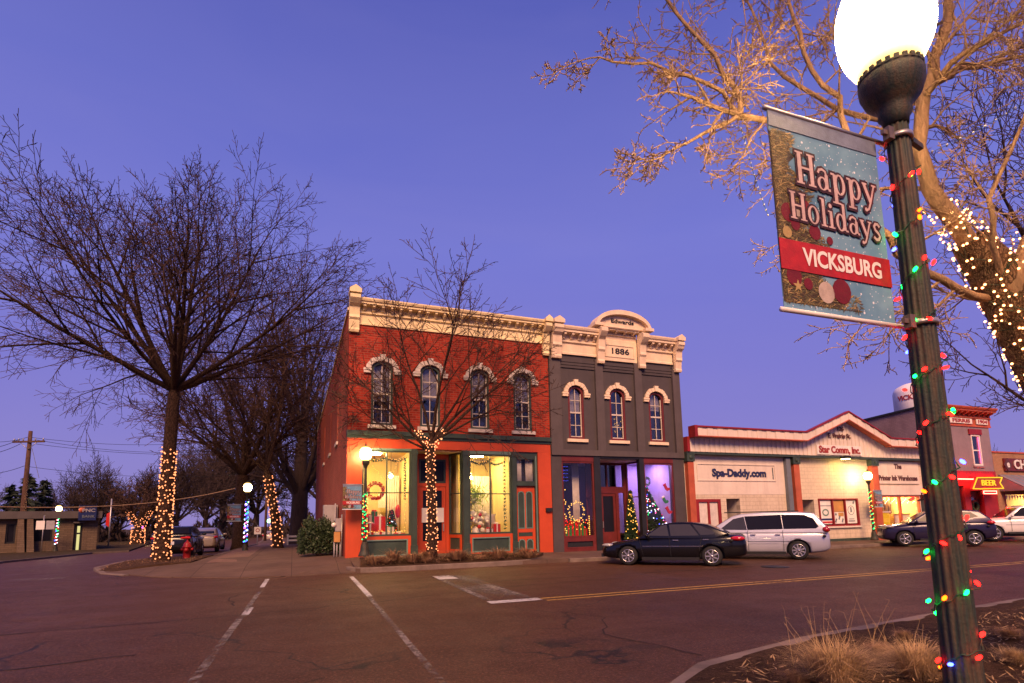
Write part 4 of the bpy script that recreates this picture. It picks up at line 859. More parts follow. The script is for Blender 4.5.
# fascia bands (ribbed) - lower straight, upper stepping round the gable
def ribbed(x0, x1, zb, ztf, y0, y1, step=.2):
    mb = MB(); x = x0; i = 0
    while x < x1 - 1e-6:
        xe = min(x1, x + step); d = .03 if i % 2 else 0.0
        za, zc = ztf(x), ztf(xe)
        zb0, zb1 = (zb(x), zb(xe)) if callable(zb) else (zb, zb)
        mb.add([(x, y0 + d, zb0), (xe, y0 + d, zb1), (xe, y0 + d, zc), (x, y0 + d, za), (x, y1, zb0), (xe, y1, zb1), (xe, y1, zc), (x, y1, za)], [(0, 1, 2, 3), (7, 6, 5, 4), (0, 4, 5, 1), (3, 2, 6, 7), (0, 3, 7, 4), (1, 5, 6, 2)])
        x = xe; i += 1
    return mb
GX0, GA, GX1 = 25.1, 28.35, 31.55
def roofz(x):
    if GX0 <= x <= GA: return 5.95 + (7.22 - 5.95) * (x - GX0) / (GA - GX0)
    if GA <= x <= GX1: return 7.22 - (7.22 - 5.88) * (x - GA) / (GX1 - GA)
    return 5.95 if x < GX0 else 5.85
ribbed(17.8, WX1, 4.78, lambda x: min(roofz(x) - .45, 6.72) if x < GX0 or x > GX1 else roofz(x) - .42, FY - .32, FY + .03, .155).build('lower_fascia', 'white_wall', wb)
uf = MB()
xs = [17.95, GX0, GA, GX1, WX1]
for a, b in zip(xs[:-1], xs[1:]):
    N_ = max(1, int((b - a) / .31))
    for i in range(N_):
        x, xe = a + (b - a) * i / N_, a + (b - a) * (i + 1) / N_
        d = .025 if i % 2 else 0
        e = 1e-4
        z0, z1 = (roofz(x + e) if i == 0 else roofz(x)), (roofz(xe - e) if i == N_ - 1 else roofz(xe))
        t = .44
        uf.add([(x, FY - .75 + d, z0 - t), (xe, FY - .75 + d, z1 - t), (xe, FY - .75 + d, z1 - .04), (x, FY - .75 + d, z0 - .04), (x, FY - .58, z0 - t), (xe, FY - .58, z1 - t), (xe, FY - .58, z1 - .04), (x, FY - .58, z0 - .04)], [(0, 1, 2, 3), (7, 6, 5, 4), (0, 4, 5, 1), (3, 2, 6, 7), (0, 3, 7, 4), (1, 5, 6, 2)])
uf.build('upper_fascia', 'white_wall', wb)
cp_ = MB(); lp_ = MB()
for a, b in zip(xs[:-1], xs[1:]):
    e = 1e-4; z0, z1 = roofz(a + e), roofz(b - e)
    cp_.add([(a, FY - .8, z0 - .035), (b, FY - .8, z1 - .035), (b, FY - .8, z1 + .04), (a, FY - .8, z0 + .04), (a, FY - .56, z0 - .035), (b, FY - .56, z1 - .035), (b, FY - .56, z1 + .04), (a, FY - .56, z0 + .04)], [(0, 1, 2, 3), (7, 6, 5, 4), (0, 4, 5, 1), (3, 2, 6, 7), (0, 3, 7, 4), (1, 5, 6, 2)])
    lp_.add([(a, FY - .78, z0 - .49), (b, FY - .78, z1 - .49), (b, FY - .78, z1 - .443), (a, FY - .78, z0 - .443), (a, FY - .4, z0 - .49), (b, FY - .4, z1 - .49), (b, FY - .4, z1 - .443), (a, FY - .4, z0 - .443)], [(0, 1, 2, 3), (7, 6, 5, 4), (0, 4, 5, 1), (3, 2, 6, 7), (0, 3, 7, 4), (1, 5, 6, 2)])
cp_.build('coping', 'redtrim', wb); lp_.build('fascia_edge', 'rust', wb)
bx('end_trim', 'redtrim', wb, 17.78, 17.945, FY - .8, FY - .3, 5.44, 6.0); bx('end_trim', 'redtrim', wb, 17.64, 17.795, FY - .36, FY + .03, 4.78, 5.5)
bx('lintel_beam', 'green', wb, WX0, WX1, FY - .28, FY + .03, 4.66, 4.778)
for a, b in ((17.7, 18.05), (24.56, 24.96), (30.5, 31.0)):
    p = MB().box(a, b, FY - .22, FY + .035, .02, 4.3); p.box(a - .06, b + .06, FY - .26, FY - .222, .02, .4)
    pp = p.build('post', 'rust', wb)
    c_ = MB().box(a - .05, b + .05, FY - .27, FY + .03, 4.302, 4.655); c_.lathe([(.09, -.02), (.11, .0), (.09, .02)], ((a + b) / 2, FY - .285, 4.5), 10, axis='y')
    c_.build('capital', 'green', pp)
bx('downspout', 'slate', wb, 24.12, 24.42, FY - .16, FY + .03, .02, 4.62)
# door, doorway, poster window, shop window
def opening_box(name, o, mat, depth=.6):
    (a, z0), (b, _), (_, z1), _2 = o
    mb = MB().quad((a, FY + .3 + depth, z0), (b, FY + .3 + depth, z0), (b, FY + .3 + depth, z1), (a, FY + .3 + depth, z1))
    mb.quad((a, FY + .3, z0), (a, FY + .3 + depth, z0), (a, FY + .3 + depth, z1), (a, FY + .3, z1)); mb.quad((b, FY + .3, z0), (b, FY + .3 + depth, z0), (b, FY + .3 + depth, z1), (b, FY + .3, z1)); mb.quad((a, FY + .3, z1), (b, FY + .3, z1), (b, FY + .3 + depth, z1), (a, FY + .3 + depth, z1))
    return mb.build(name, mat, wb, fix=False)
dd = MB().plate(openings[0], [rect(18.42, 18.96, .3, 2.34), rect(19.07, 19.6, .3, 2.34)], FY + .02, FY + .16).build('double_door', 'redtrim', wb)
bx('door_glass', 'curtain', dd, 18.4, 18.97, FY + .09, FY + .1, .29, 2.35); bx('door_glass', 'curtain', dd, 19.06, 19.61, FY + .09, FY + .1, .29, 2.35)
opening_box('doorway', openings[1], 'white_wall', .9); opening_box('doorway', openings[2], 'white_wall', .9); opening_box('doorway', openings[5], 'slate', .9)
dw = bx('inner_door', 'brown_text', wb, 20.2, 20.9, FY + 1.12, FY + 1.18, .15, 2.2); dw = bx('inner_door', 'slate', wb, 25.1, 26.0, FY + 1.12, FY + 1.18, .15, 2.2)
pw = MB().plate(openings[3], [rect(26.46, 27.38, 1.05, 2.4), rect(27.46, 28.34, 1.05, 2.4), rect(28.42, 29.3, 1.05, 2.4)], FY - .02, FY + .14).build('poster_window', 'redtrim', wb)
bx('sill', 'white_wall', pw, 26.3, 29.5, FY - .06, FY + .048, .88, .968)
ps = bx('poster', 'white', pw, 26.5, 27.34, FY + .06, FY + .07, 1.1, 2.36)
bx('poster_stripe', 'navy', ps, 26.5, 27.34, FY + .05, FY + .058, 1.3, 1.4); bx('poster_stripe', 'gift_red', ps, 26.5, 27.34, FY + .05, FY + .058, 1.15, 1.24); bx('poster_stripe', 'slate', ps, 26.5, 27.34, FY + .05, FY + .058, 2.06, 2.1)
MB().plate([(26.9 + .25 * math.cos(t / 12 * 2 * PI), 1.72 + .2 * math.sin(t / 12 * 2 * PI)) for t in range(12)], [[(26.9 + .17 * math.cos(t / 12 * 2 * PI), 1.72 + .12 * math.sin(t / 12 * 2 * PI)) for t in range(12)]], FY + .05, FY + .058).build('poster_emblem', 'teal', ps)
ps = bx('poster', 'rust_box', pw, 27.5, 28.3, FY + .06, FY + .07, 1.75, 2.36); ps = bx('poster', 'white', pw, 27.5, 28.3, FY + .06, FY + .07, 1.1, 1.73)
im = MB()
for a, b in ((27.55, 1.2), (27.82, 1.35), (28.05, 1.2)): im.plate([(a, b), (a + .08, b - .05), (a + .18, b + .14), (a + .09, b + .2)], [], FY + .05, FY + .058)
im.box(27.6, 27.72, FY + .05, FY + .058, 1.55, 1.66); im.build('poster_print', 'slate', ps); bx('poster_stripe', 'rust_box', ps, 27.85, 28.25, FY + .05, FY + .058, 1.5, 1.7)
ps = bx('poster', 'white', pw, 28.46, 29.26, FY + .06, FY + .07, 1.1, 2.36)
im = MB().plate([(28.86 + .26 * math.cos(t / 14 * 2 * PI), 1.82 + .26 * math.sin(t / 14 * 2 * PI)) for t in range(14)], [[(28.86 + .23 * math.cos(t / 14 * 2 * PI), 1.82 + .23 * math.sin(t / 14 * 2 * PI)) for t in range(14)]], FY + .05, FY + .058)
im.box(28.6, 29.1, FY + .05, FY + .058, 1.2, 1.26); im.box(28.65, 29.05, FY + .05, FY + .058, 1.32, 1.36); im.plate([(29.0, 2.2), (29.1, 2.15), (29.2, 2.3), (29.1, 2.33)], [], FY + .05, FY + .058); im.plate([(28.8, 1.7), (28.93, 1.72), (28.9, 2.0), (28.8, 1.98)], [], FY + .05, FY + .058); im.build('poster_print', 'slate', ps)
sw = MB().plate(openings[4], [rect(31.2, 32.8, .97, 2.52), rect(32.95, 34.5, .97, 2.52)], FY - .01, FY + .12).build('shop_window', 'rust', wb)
bx('pane', 'glass', sw, 31.15, 34.55, FY + .045, FY + .052, .95, 2.53)
bx('shop_wall', 'room_wall', sw, 31.0, 34.7, 24.5, 24.6, .15, 3.0); bx('shop_floor', 'room_floor', sw, 31.0, 34.7, FY + .3, 24.5, .12, .15); bx('shop_ceiling', 'room_wall', sw, 31.0, 34.7, FY + .3, 24.5, 3.0, 3.05)
bx('shop_wall', 'room_wall', sw, 30.95, 31.0, FY + .3, 24.5, .15, 3.0); bx('shop_wall', 'room_wall', sw, 34.7, 34.74, FY + .3, 24.5, .15, 3.0)
MB().lathe([(.3, 2.96), (.3, 2.99)], (32.0, 23.3, 0), 14).build('ceiling_lamp', 'room_lamp', sw); MB().lathe([(.3, 2.96), (.3, 2.99)], (33.8, 23.3, 0), 14).build('ceiling_lamp', 'room_lamp', sw)
sg = MB().plate(rect(31.15, 34.75, 3.3, 4.6), [], FY - .03, FY + .046).build('sign_panel', 'white_wall', wb)
bx('window_header', 'white_wall', wb, 31.05, 35.0, FY - .04, FY + .047, 2.65, 3.2)
text_on(sg, 'sign_lettering', 'The', .4, (32.95, FY - .04, 4.3), 'brown_text', width=.62, bold=.014, depth=.02)
text_on(sg, 'sign_lettering', 'Printer Ink Warehouse', .42, (32.9, FY - .04, 3.62), 'brown_text', width=3.3, bold=.014, depth=.02)
text_on(wb, 'number_lettering', '126', .3, (28.1, FY - .36, 6.3), 'brown_text', width=.5, bold=.012, depth=.02)
text_on(wb, 'address_lettering', 'E. Prairie St.', .34, (28.0, FY - .36, 5.9), 'brown_text', width=1.75, bold=.012, depth=.02)
spn = bx('sign_board', 'white', wb, 26.2, 29.6, FY - .37, FY - .33, 4.84, 5.36)
text_on(spn, 'sign_lettering', 'Star Comm, Inc.', .52, (27.9, FY - .385, 5.1), 'red_text', width=3.15, bold=.018, depth=.02)
bx('base_course', 'green', wb, 24.5, 35.0, FY, FY + .048, .02, .3)
bx('west_wall', 'white_wall', wb, WX0, WX0 + .25, FY + .305, 40, 0, 5.3); bx('east_wall', 'white_wall', wb, WX1 - .25, WX1, FY + .305, 40, 0, 5.3)
MB().add([(WX0 + .25, FY + .2, 5.4), (WX1 - .25, FY + .2, 5.4), (WX1 - .25, 40, 4.9), (WX0 + .25, 40, 4.9)], [(0, 1, 2, 3)]).build('roof', 'roof', wb)
bx('wall_back_slab', 'white_wall', wb, WX0 + .2, WX1 - .2, FY + .05, FY + .29, 4.782, 5.38)
fl = thing('floodlight', 'hooded wall floodlight under the gable fascia washing the white wall yellow', 'floodlight', (28.0, FY - .7, 4.4))
hb = MB().box(27.8, 28.2, FY - .75, FY - .4, 4.6, 4.76).build('housing', 'black', fl); bx('lamp_lens', 'flood', fl, 27.84, 28.16, FY - .72, FY - .43, 4.585, 4.598)

# ------------------------------------------------------------------ the plum building with the red cornice, and the restaurant beyond
pb = thing('plum_building', 'two storey plum grey tavern building with deep red bracketed cornice', 'building', (39.2, 22.2, 0.1))
PX0, PX1 = 36.2, 42.2
MB().plate(rect(PX0, PX1, 4.15, 7.2), [rect(37.2, 38.0, 4.5, 6.5), rect(40.2, 41.1, 4.5, 6.5)], FY, FY + .3).build('front_wall', 'plum', pb)
for a, b in ((37.2, 38.0), (40.2, 41.1)):
    w = MB().plate(rect(a, b, 4.5, 6.5), [rect(a + .08, b - .08, 4.6, 6.4)], FY - .03, FY + .12).build('window', 'white', pb)
    bx('pane', 'dark_glass', w, a + .07, b - .07, FY + .05, FY + .056, 4.59, 6.41); bx('sash', 'white', w, a + .08, b - .08, FY + .02, FY + .045, 5.45, 5.52); bx('neon_tube', 'neon_pink', w, b - .16, b - .12, FY + .0, FY + .02, 4.65, 6.35)
    MB().box(a - .2, b + .2, FY - .08, FY - .002, 6.502, 6.85).build('hood', 'redtrim', w); bx('dark_backing', 'room_dark', w, a - .05, b + .05, FY + .31, FY + .33, 4.4, 6.6); bx('sill', 'plum', w, a - .1, b + .1, FY - .08, FY - .003, 4.38, 4.498)
bracketed_cornice(pb, PX0, PX1 + .2, 7.0, 8.2, FY - .003, 'rust', 12, .55)
for a, b, t in ((36.9, 40.4, 'U.S. FERRIS'), (40.85, 42.0, '1904')):
    s_ = bx('name_panel', 'white', pb, a, b, FY - .1, FY - .055, 7.18, 7.5); [text_on(s_, 'name_lettering', w_, .3, (a + (b - a) * c_, FY - .11, 7.34), 'red_text', width=(b - a) * k_, bold=.01, depth=.02) for w_, c_, k_ in ((('U.S.', .22, .3), ('FERRIS', .68, .5)) if ' ' in t else ((t, .5, .8),))]
bx('side_wall', 'plum_brick', pb, PX0, PX0 + .3, FY + .3, 44, 0, 6.8)
MB().add([(PX0, FY + .3, 6.8), (PX0, 44, 6.8), (PX0, 44, 6.9), (PX0, FY + .3, 8.1), (PX0 + .3, FY + .3, 6.8), (PX0 + .3, 44, 6.8), (PX0 + .3, 44, 6.9), (PX0 + .3, FY + .3, 8.1)], [(0, 1, 2, 3), (7, 6, 5, 4), (0, 3, 7, 4), (3, 2, 6, 7), (0, 4, 5, 1), (1, 5, 6, 2)]).build('raked_parapet', 'plum_brick', pb)
MB().add([(PX0 - .1, FY + .3, 8.1), (PX0 - .1, 44, 6.9), (PX0 + .45, 44, 6.9), (PX0 + .45, FY + .3, 8.1), (PX0 - .1, FY + .3, 8.22), (PX0 - .1, 44, 7.02), (PX0 + .45, 44, 7.02), (PX0 + .45, FY + .3, 8.22)], [(0, 3, 2, 1), (4, 5, 6, 7), (0, 1, 5, 4), (1, 2, 6, 5), (2, 3, 7, 6), (3, 0, 4, 7)]).build('coping', 'black', pb)
MB().quad((PX0 + .3, FY + .3, 7.3), (PX1 - .3, FY + .3, 7.3), (PX1 - .3, 44, 6.6), (PX0 + .3, 44, 6.6)).build('roof', 'roof', pb)
bx('east_wall', 'plum_brick', pb, PX1 - .3, PX1, FY + .3, 44, 0, 7.0)
MB().tube([(PX0 + .3, FY - .16, 3.62), (PX1 - .3, FY - .16, 3.62)], .03, 6).build('neon_tube', 'neon_red', pb)
bx('storefront_band', 'redtrim', pb, PX0, PX1, FY - .06, FY + .3, 3.7, 4.148)
MB().plate(rect(PX0, PX1, .05, 3.698), [rect(36.7, 38.9, .9, 3.2), rect(39.5, 40.8, .1, 2.9)], FY + .02, FY + .3).build('storefront_wall', 'redtrim', pb)
bx('pane', 'dark_glass', pb, 36.65, 38.95, FY + .15, FY + .157, .88, 3.22); dr = bx('tavern_door', 'maroon', pb, 39.45, 40.85, FY + .32, FY + .4, .1, 2.92); bx('door_glass', 'dark_glass', dr, 39.75, 40.5, FY + .3, FY + .318, 1.2, 2.5); bx('dark_backing', 'room_dark', pb, 36.5, 39.2, FY + .8, FY + .82, .5, 3.5)
wr = MB()
for k in range(14):
    a = 2 * PI * k / 14; wr.sphere((40.15 + .28 * math.cos(a), FY + .22, 1.95 + .28 * math.sin(a)), .1, 6, 4)
o = wr.build('wreath', 'foliage'); tag(o, 'dark wreath hanging on the red lit tavern door', 'wreath')
bs = thing('beer_sign', 'yellow neon BEER sign shaped like an arrow ribbon under the red band', 'neon sign', (40.8, FY - 1.0, 2.9))
out = [(39.2, 2.95), (39.75, 3.68), (42.35, 3.72), (42.05, 3.35), (42.35, 2.98), (40.0, 2.94)]
SY = FY - .75
ss = 0.96
out = [(40.6 + (a - 40.6) * ss - .9, 3.33 + (b - 3.33) * .92) for a, b in out]
MB().plate(out, [], SY, SY + .12).build('sign_cabinet', 'red_text', bs)
tb = MB().tube([(a, SY - .05, b) for a, b in out + out[:1]], .035, 6); tb.build('neon_outline', 'neon', bs)
text_on(bs, 'neon_lettering', 'BEER', .5, (39.95, SY - .05, 3.33), 'neon', width=1.4, bold=.0, depth=.04)
MB().box(39.3, 40.7, SY, SY + .12, 2.62, 2.9).build('sub_cabinet', 'maroon', bs); MB().tube([(39.36, SY - .04, 2.68), (40.64, SY - .04, 2.68), (40.64, SY - .04, 2.84), (39.36, SY - .04, 2.84), (39.36, SY - .04, 2.68)], .022, 6).build('neon_border', 'neon_red', bs)
MB().tube([(39.5, FY, 3.8), (39.5, SY + .06, 3.6)], .03).tube([(41.0, FY, 3.8), (41.0, SY + .06, 3.6)], .03).build('bracket', 'black', bs)

cb_ = thing('restaurant_building', 'tan orange brick restaurant with striped awning and lit front windows', 'building', (47, 22.2, 0.1))
MB().plate(rect(42.22, 56, .05, 5.38), [rect(42.9, 45.6, .9, 2.75), rect(46.2, 55, .9, 2.75)], FY, FY + .3).build('front_wall', 'tan_brick', cb_)
bx('coping', 'rust', cb_, 42.2, 56, FY - .05, FY + .32, 5.382, 5.48); bx('east_wall', 'tan_brick', cb_, 55.7, 56, FY + .3, 40, 0, 5.3); MB().quad((42.25, FY + .3, 5.2), (55.7, FY + .3, 5.2), (55.7, 40, 4.9), (42.25, 40, 4.9)).build('roof', 'roof', cb_)
for a, b in ((42.9, 45.6), (46.2, 55)):
    w = MB().plate(rect(a, b, .9, 2.75), [rect(a + .1, b - .1, 1.0, 2.65)], FY - .02, FY + .1).build('shop_window', 'redtrim', cb_); bx('pane', 'glass', w, a + .09, b - .09, FY + .04, FY + .046, .99, 2.66)
    bx('shop_wall', 'room_wall', w, a - .3, b + .3, 24.6, 24.7, .3, 3.0); bx('shop_ceiling', 'room_wall', w, a - .3, b + .3, FY + .3, 24.6, 3.0, 3.05); MB().lathe([(.4, 2.95), (.4, 2.98)], ((a + b) / 2 - .2, 23.2, 0), 14).build('ceiling_lamp', 'room_lamp', w); bx('counter', 'gift_red', w, a, b, 23.8, 24.2, .3, 1.5)
    fg = MB()
    for k in range(9): xx = a + (b - a) * (k + .2) / 9; fg.quad((xx, FY + .12, 2.6), (xx + .22, FY + .12, 2.6), (xx + .11, FY + .12, 2.25))
    fg.build('bunting', 'gift_red', w, fix=False)
aw = MB(); as_ = MB()
for k in range(34):
    x, xe = 42.5 + k * .39, 42.5 + (k + 1) * .39
    q = (aw if k % 2 else as_)
    q.add([(x, FY - .02, 3.95), (xe, FY - .02, 3.95), (xe, FY - 1.3, 3.1), (x, FY - 1.3, 3.1), (x, FY - .02, 3.92), (xe, FY - .02, 3.92), (xe, FY - 1.28, 3.07), (x, FY - 1.28, 3.07)], [(0, 1, 2, 3), (7, 6, 5, 4), (0, 3, 7, 4), (1, 5, 6, 2)])
    q.add([(x, FY - 1.301, 3.098), (xe, FY - 1.301, 3.098), (xe, FY - 1.301, 2.84), (x, FY - 1.301, 2.84)], [(0, 1, 2, 3)])
aw.quad((42.5, FY - .02, 3.95), (42.5, FY - 1.3, 3.1), (42.5, FY - 1.3, 2.86), (42.5, FY - .02, 2.86))
a_ = aw.build('awning', 'slate', cb_, fix=False); as_.build('awning_stripe', 'plum', a_, fix=False)
si = bx('sign_board', 'maroon', cb_, 43.2, 49.5, FY - .12, FY - .003, 4.2, 5.02); MB().plate([(43.05, 4.6), (43.5, 5.05), (43.95, 4.6), (43.5, 4.15)], [], FY - .15, FY - .122).build('sign_emblem', 'brown_text', si); text_on(si, 'sign_lettering', 'CHINA', .85, (45.55, FY - .16, 4.6), 'white', width=2.9, bold=.015, depth=.05)
text_on(si, 'emblem_mark', 'e', .6, (43.5, FY - .16, 4.62), 'white', bold=.02, depth=.02)

# ------------------------------------------------------------------ water tower
wt = thing('water_tower', 'white round water tower tank lettered VICKSBURG rising behind the shops', 'water tower', (96.6, 60, -0.5))
wc = Vector((96.6, 60, 0)); WR = 3.3
MB().lathe([(WR * .98, 18.2), (WR, 18.3), (WR, 21.4), (WR * .97, 21.8), (WR * .85, 22.4), (WR * .55, 22.9), (WR * .2, 23.15), (.1, 23.2)], wc, 32).build('tank', 'water_tank', wt)
MB().lathe([(WR * 1.1, 18.0), (WR * 1.1, 18.15), (WR * .9, 18.15), (WR * .7, 17.2), (.4, 16.6)], wc, 32).build('catwalk', 'slate', wt)
lg = MB()
for k in range(4):
    a = PI / 4 + k * PI / 2; lg = MB().tube([wc + Vector((WR * .85 * math.cos(a), WR * .85 * math.sin(a), 18)), wc + Vector((WR * 1.3 * math.cos(a), WR * 1.3 * math.sin(a), -1))], .28, 8); lg.build('leg', 'water_tank', wt)
MB().tube([wc + Vector((0, 0, -1)), wc + Vector((0, 0, 16.8))], .4, 10).build('riser', 'water_tank', wt)
mb = text_mb('VICKSBURG', 1.15, width=5.6, bold=.03, depth=.06)
vd = math.atan2(-wc.y, -wc.x)
mb.v = [(wc.x + (WR + .03 + z) * math.cos(vd + x / WR), wc.y + (WR + .03 + z) * math.sin(vd + x / WR), 20.3 + y) for x, y, z in mb.v]
mb.build('tank_lettering', 'red_text', wt)

# ------------------------------------------------------------------ bank and the far left
bk = thing('bank_building', 'low stone bank with flat dark fascia and blue sign at the far left', 'building', (-22, 66, -0.3))
p0, p1 = at_z(96, 549.5, -.3), at_z(-60, 556, -.3)
bu = (p0 - p1); bu.z = 0; bL = bu.length; bu.normalize(); bn = Vector((bu.y, -bu.x, 0))
def bk_tr(mb):
    mb.v = [tuple(Vector((p1.x, p1.y, -.3)) + bu * v[0] - bn * v[1] + Vector((0, 0, v[2]))) for v in mb.v]; return mb
kx = bL / 156.0
def bxp(px): return (px + 60) * kx
MB_ = bk_tr(MB().plate(rect(0, bL, -.3, 2.9), [rect(bxp(-2), bxp(8), .8, 2.5), rect(bxp(25), bxp(46), .9, 2.5), rect(bxp(69), bxp(79), -.05, 2.45)], 0, .4)); MB_.build('front_wall', 'bank_stone', bk)
bk_tr(MB().box(-.3, bL + .2, -.5, 14, 2.91, 3.55)).build('roof', 'bank_roof', bk); bk_tr(MB().box(bL - .4, bL, .41, 14, -.3, 2.9)).build('side_wall', 'bank_stone', bk)
for a, b in ((-2, 8), (25, 46)):
    w = bk_tr(MB().plate(rect(bxp(a), bxp(b), .8, 2.5), [rect(bxp(a) + .12, bxp(b) - .12, .95, 2.38)], .1, .25)).build('window', 'black', bk); bk_tr(MB().box(bxp(a) + .1, bxp(b) - .1, .17, .18, .93, 2.4)).build('pane', 'car_glass', w)
w = bk_tr(MB().plate(rect(bxp(69), bxp(79), -.1, 2.45), [rect(bxp(73), bxp(76.5), .0, 1.45), rect(bxp(73), bxp(76.5), 1.6, 2.2)], .15, .3)).build('entrance_door', 'black', bk); bk_tr(MB().box(bxp(73), bxp(76.5), .31, .33, 0, 2.2)).build('door_glass', 'lit_yellow', w)
bk_tr(MB().box(bxp(67.5), bxp(80), -.4, -.02, 2.46, 2.58)).build('door_canopy', 'bank_roof', bk)
for px in (10.5, 20): bk_tr(MB().add([(bxp(px), -.9, -.3), (bxp(px) + .5, -.9, -.3), (bxp(px + 4), -.45, 2.9), (bxp(px + 4) - .4, -.45, 2.9), (bxp(px), -.02, -.3), (bxp(px) + .5, -.02, -.3), (bxp(px + 4), -.02, 2.9), (bxp(px + 4) - .4, -.02, 2.9)], [(0, 1, 2, 3), (4, 7, 6, 5), (0, 3, 7, 4), (1, 5, 6, 2), (2, 6, 7, 3)])).build('buttress', 'bank_stone', bk)
bsn = thing('bank_sign', 'dark blue bank sign with small emblem mounted over the bank door', 'sign', tuple(Vector((p1.x, p1.y, 2.3)) + bu * bxp(82)))
bk_tr(MB().box(bxp(71.5), bxp(91.5), -.75, -.5, 2.7, 4.05)).build('sign_cabinet', 'navy', bsn)
bk_tr(MB().lathe([(.26, -.76), (.26, -.74)], (bxp(75), 0, 3.65), 14, axis='y')).build('sign_emblem', 'rust', bsn)
text_on(bsn, 'sign_lettering', 'PNC', .42, tuple(Vector((p1.x, p1.y, -.3 + 3.6)) + bu * bxp(82.5) + bn * .78), 'grey_box', width=.95, bold=.012, u=bu); text_on(bsn, 'sign_lettering', 'BANK', .34, tuple(Vector((p1.x, p1.y, -.3 + 3.05)) + bu * bxp(82.5) + bn * .78), 'slate', width=.95, bold=.006, u=bu)
# utility boxes by the side wall
eb = thing('meter_cabinet', 'tall grey electric cabinet fixed to the brick side wall behind the shrub', 'electric cabinet', (1.45, 25.5, 1.0))
bx('cabinet', 'grey_box', eb, 1.2, 1.78, 25.1, 25.8, .95, 2.45); bx('door', 'grey_box', eb, 1.24, 1.74, 25.07, 25.098, 1.0, 2.4); MB().tube([(1.66, 24.9, 2.5), (1.66, 24.9, .3)], .035).build('conduit', 'grey_box', eb)
gm = thing('meter_stack', 'small grey and ochre meter boxes with pipes at the foot of the corner pier', 'utility meter', (1.62, 22.7, .35))
bx('upper_box', 'grey_box', gm, 1.52, 1.74, 22.55, 22.85, 1.35, 1.85); bx('ochre_box', 'rust_box', gm, 1.48, 1.7, 22.5, 22.8, .95, 1.33); MB().lathe([(.09, -.04), (.09, .04)], (1.46, 22.55, 1.6), 12, axis='y').build('meter', 'white', gm)
for a in (1.5, 1.6, 1.72): MB().tube([(a, 22.62, .3), (a, 22.62, .96)], .03).build('pipe', 'grey_box', gm)
MB().tube([(1.76, 22.6, .3), (1.76, 22.6, 2.0)], .028).build('pipe', 'steel', gm)

# ------------------------------------------------------------------ trees
def rvec(rng): return Vector((rng.gauss(0, 1), rng.gauss(0, 1), rng.gauss(0, 1))).normalized()
def grow(rng, mbs, p, d, L, r, lev, cfg):
    """one branch and, recursively, its side branches; mbs = (thick mesh, fine mesh)"""
    maxl = cfg['levels']
    n = max(3, min(9, int(L / cfg['seg'][min(lev, len(cfg['seg']) - 1)])))
    pts, rad = [p.copy()], [r]; d = d.normalized(); dirs = [d.copy()]
    for i in range(n):
        d = (d + rvec(rng) * cfg['wob'][min(lev, len(cfg['wob']) - 1)] + Vector((0, 0, 1)) * cfg['up'][min(lev, len(cfg['up']) - 1)]).normalized()
        p = p + d * (L / n); pts.append(p.copy()); dirs.append(d.copy())
        rad.append(max(cfg['rmin'], r * (1 - (0.72 if lev < maxl else 0.8) * (i + 1) / n)))
    sides = cfg['sides'][min(lev, len(cfg['sides']) - 1)]
    mbs[0 if lev <= cfg['thick'] else 1].tube(pts, rad, sides, False)
    if lev >= maxl: return
    k = cfg['kids'][lev]; k = max(1, int(k * rng.uniform(.8, 1.25) + .5))
    ph = rng.uniform(0, 2 * PI)
    for j in range(k):
        t = cfg['t0'][lev] + (1 - cfg['t0'][lev]) * (j + rng.uniform(.2, .8)) / k
        f = t * n; i = min(n - 1, int(f)); q = pts[i].lerp(pts[i + 1], f - i); dd = dirs[i]
        u = dd.orthogonal().normalized(); w = dd.cross(u); ph += 2.4 + rng.uniform(-.5, .5)
        side = u * math.cos(ph) + w * math.sin(ph)
        a = R(rng.uniform(*cfg['ang'][lev]))
        nd = dd * math.cos(a) + side * math.sin(a)
        nl = L * rng.uniform(*cfg['len'][lev]) * (1.1 - 0.45 * t)
        nr = min(rad[i] * .8, max(cfg['rmin'], r * cfg['rr'][lev] * (1.1 - .5 * t)))
        grow(rng, mbs, q, nd, nl, nr, lev + 1, cfg)
    # the tip goes on as a finer shoot
    grow(rng, mbs, pts[-1], d, L * cfg['tip'], rad[-1], lev + 1, cfg)
FAN = dict(levels=4, thick=1, seg=[1.2, .8, .5, .35, .3], wob=[.07, .12, .16, .2, .22], up=[.03, .03, .02, .015, .01], rmin=.011, sides=[7, 6, 5, 3, 3],
           kids=[5, 6, 6, 4], t0=[.18, .12, .1, .1], ang=[(22, 48), (28, 58), (30, 65), (30, 70)], len=[(.5, .75), (.42, .68), (.4, .65), (.4, .7)], rr=[.52, .5, .48, .6], tip=.5)
def tree(name, label, base, trunk_pts, trunk_r, limbs, cfg, mats, seed, group=None, rz=0):
    rng = random.Random(seed)
    t = thing(name, label, 'tree', base, rz, group)
    th, fi = MB(), MB()
    tp = [Vector(p) for p in trunk_pts]
    # root flare
    tr = MB(); tr.tube(tp, trunk_r, 12, False)
    for (k, d, L, r) in limbs:
        grow(rng, (th, fi), tp[k] if isinstance(k, int) else Vector(k), Vector(d), L, r, 0, cfg)
    o1 = tr.build('trunk', mats[0], t, True, False); th.build('limbs', mats[0], t, True, False); fi.build('crown', mats[1], t, True, False)
    return t
def spray(n, tilt, L, r, k, seed, jitter=.25, az0=0.3):
    rng = random.Random(seed); out = []
    for i in range(n):
        a = az0 + 2 * PI * i / n + rng.uniform(-jitter, jitter); t = R(rng.uniform(*tilt))
        out.append((k, (math.sin(t) * math.cos(a), math.sin(t) * math.sin(a), math.cos(t)), L * rng.uniform(.85, 1.1), r * rng.uniform(.8, 1.1)))
    return out
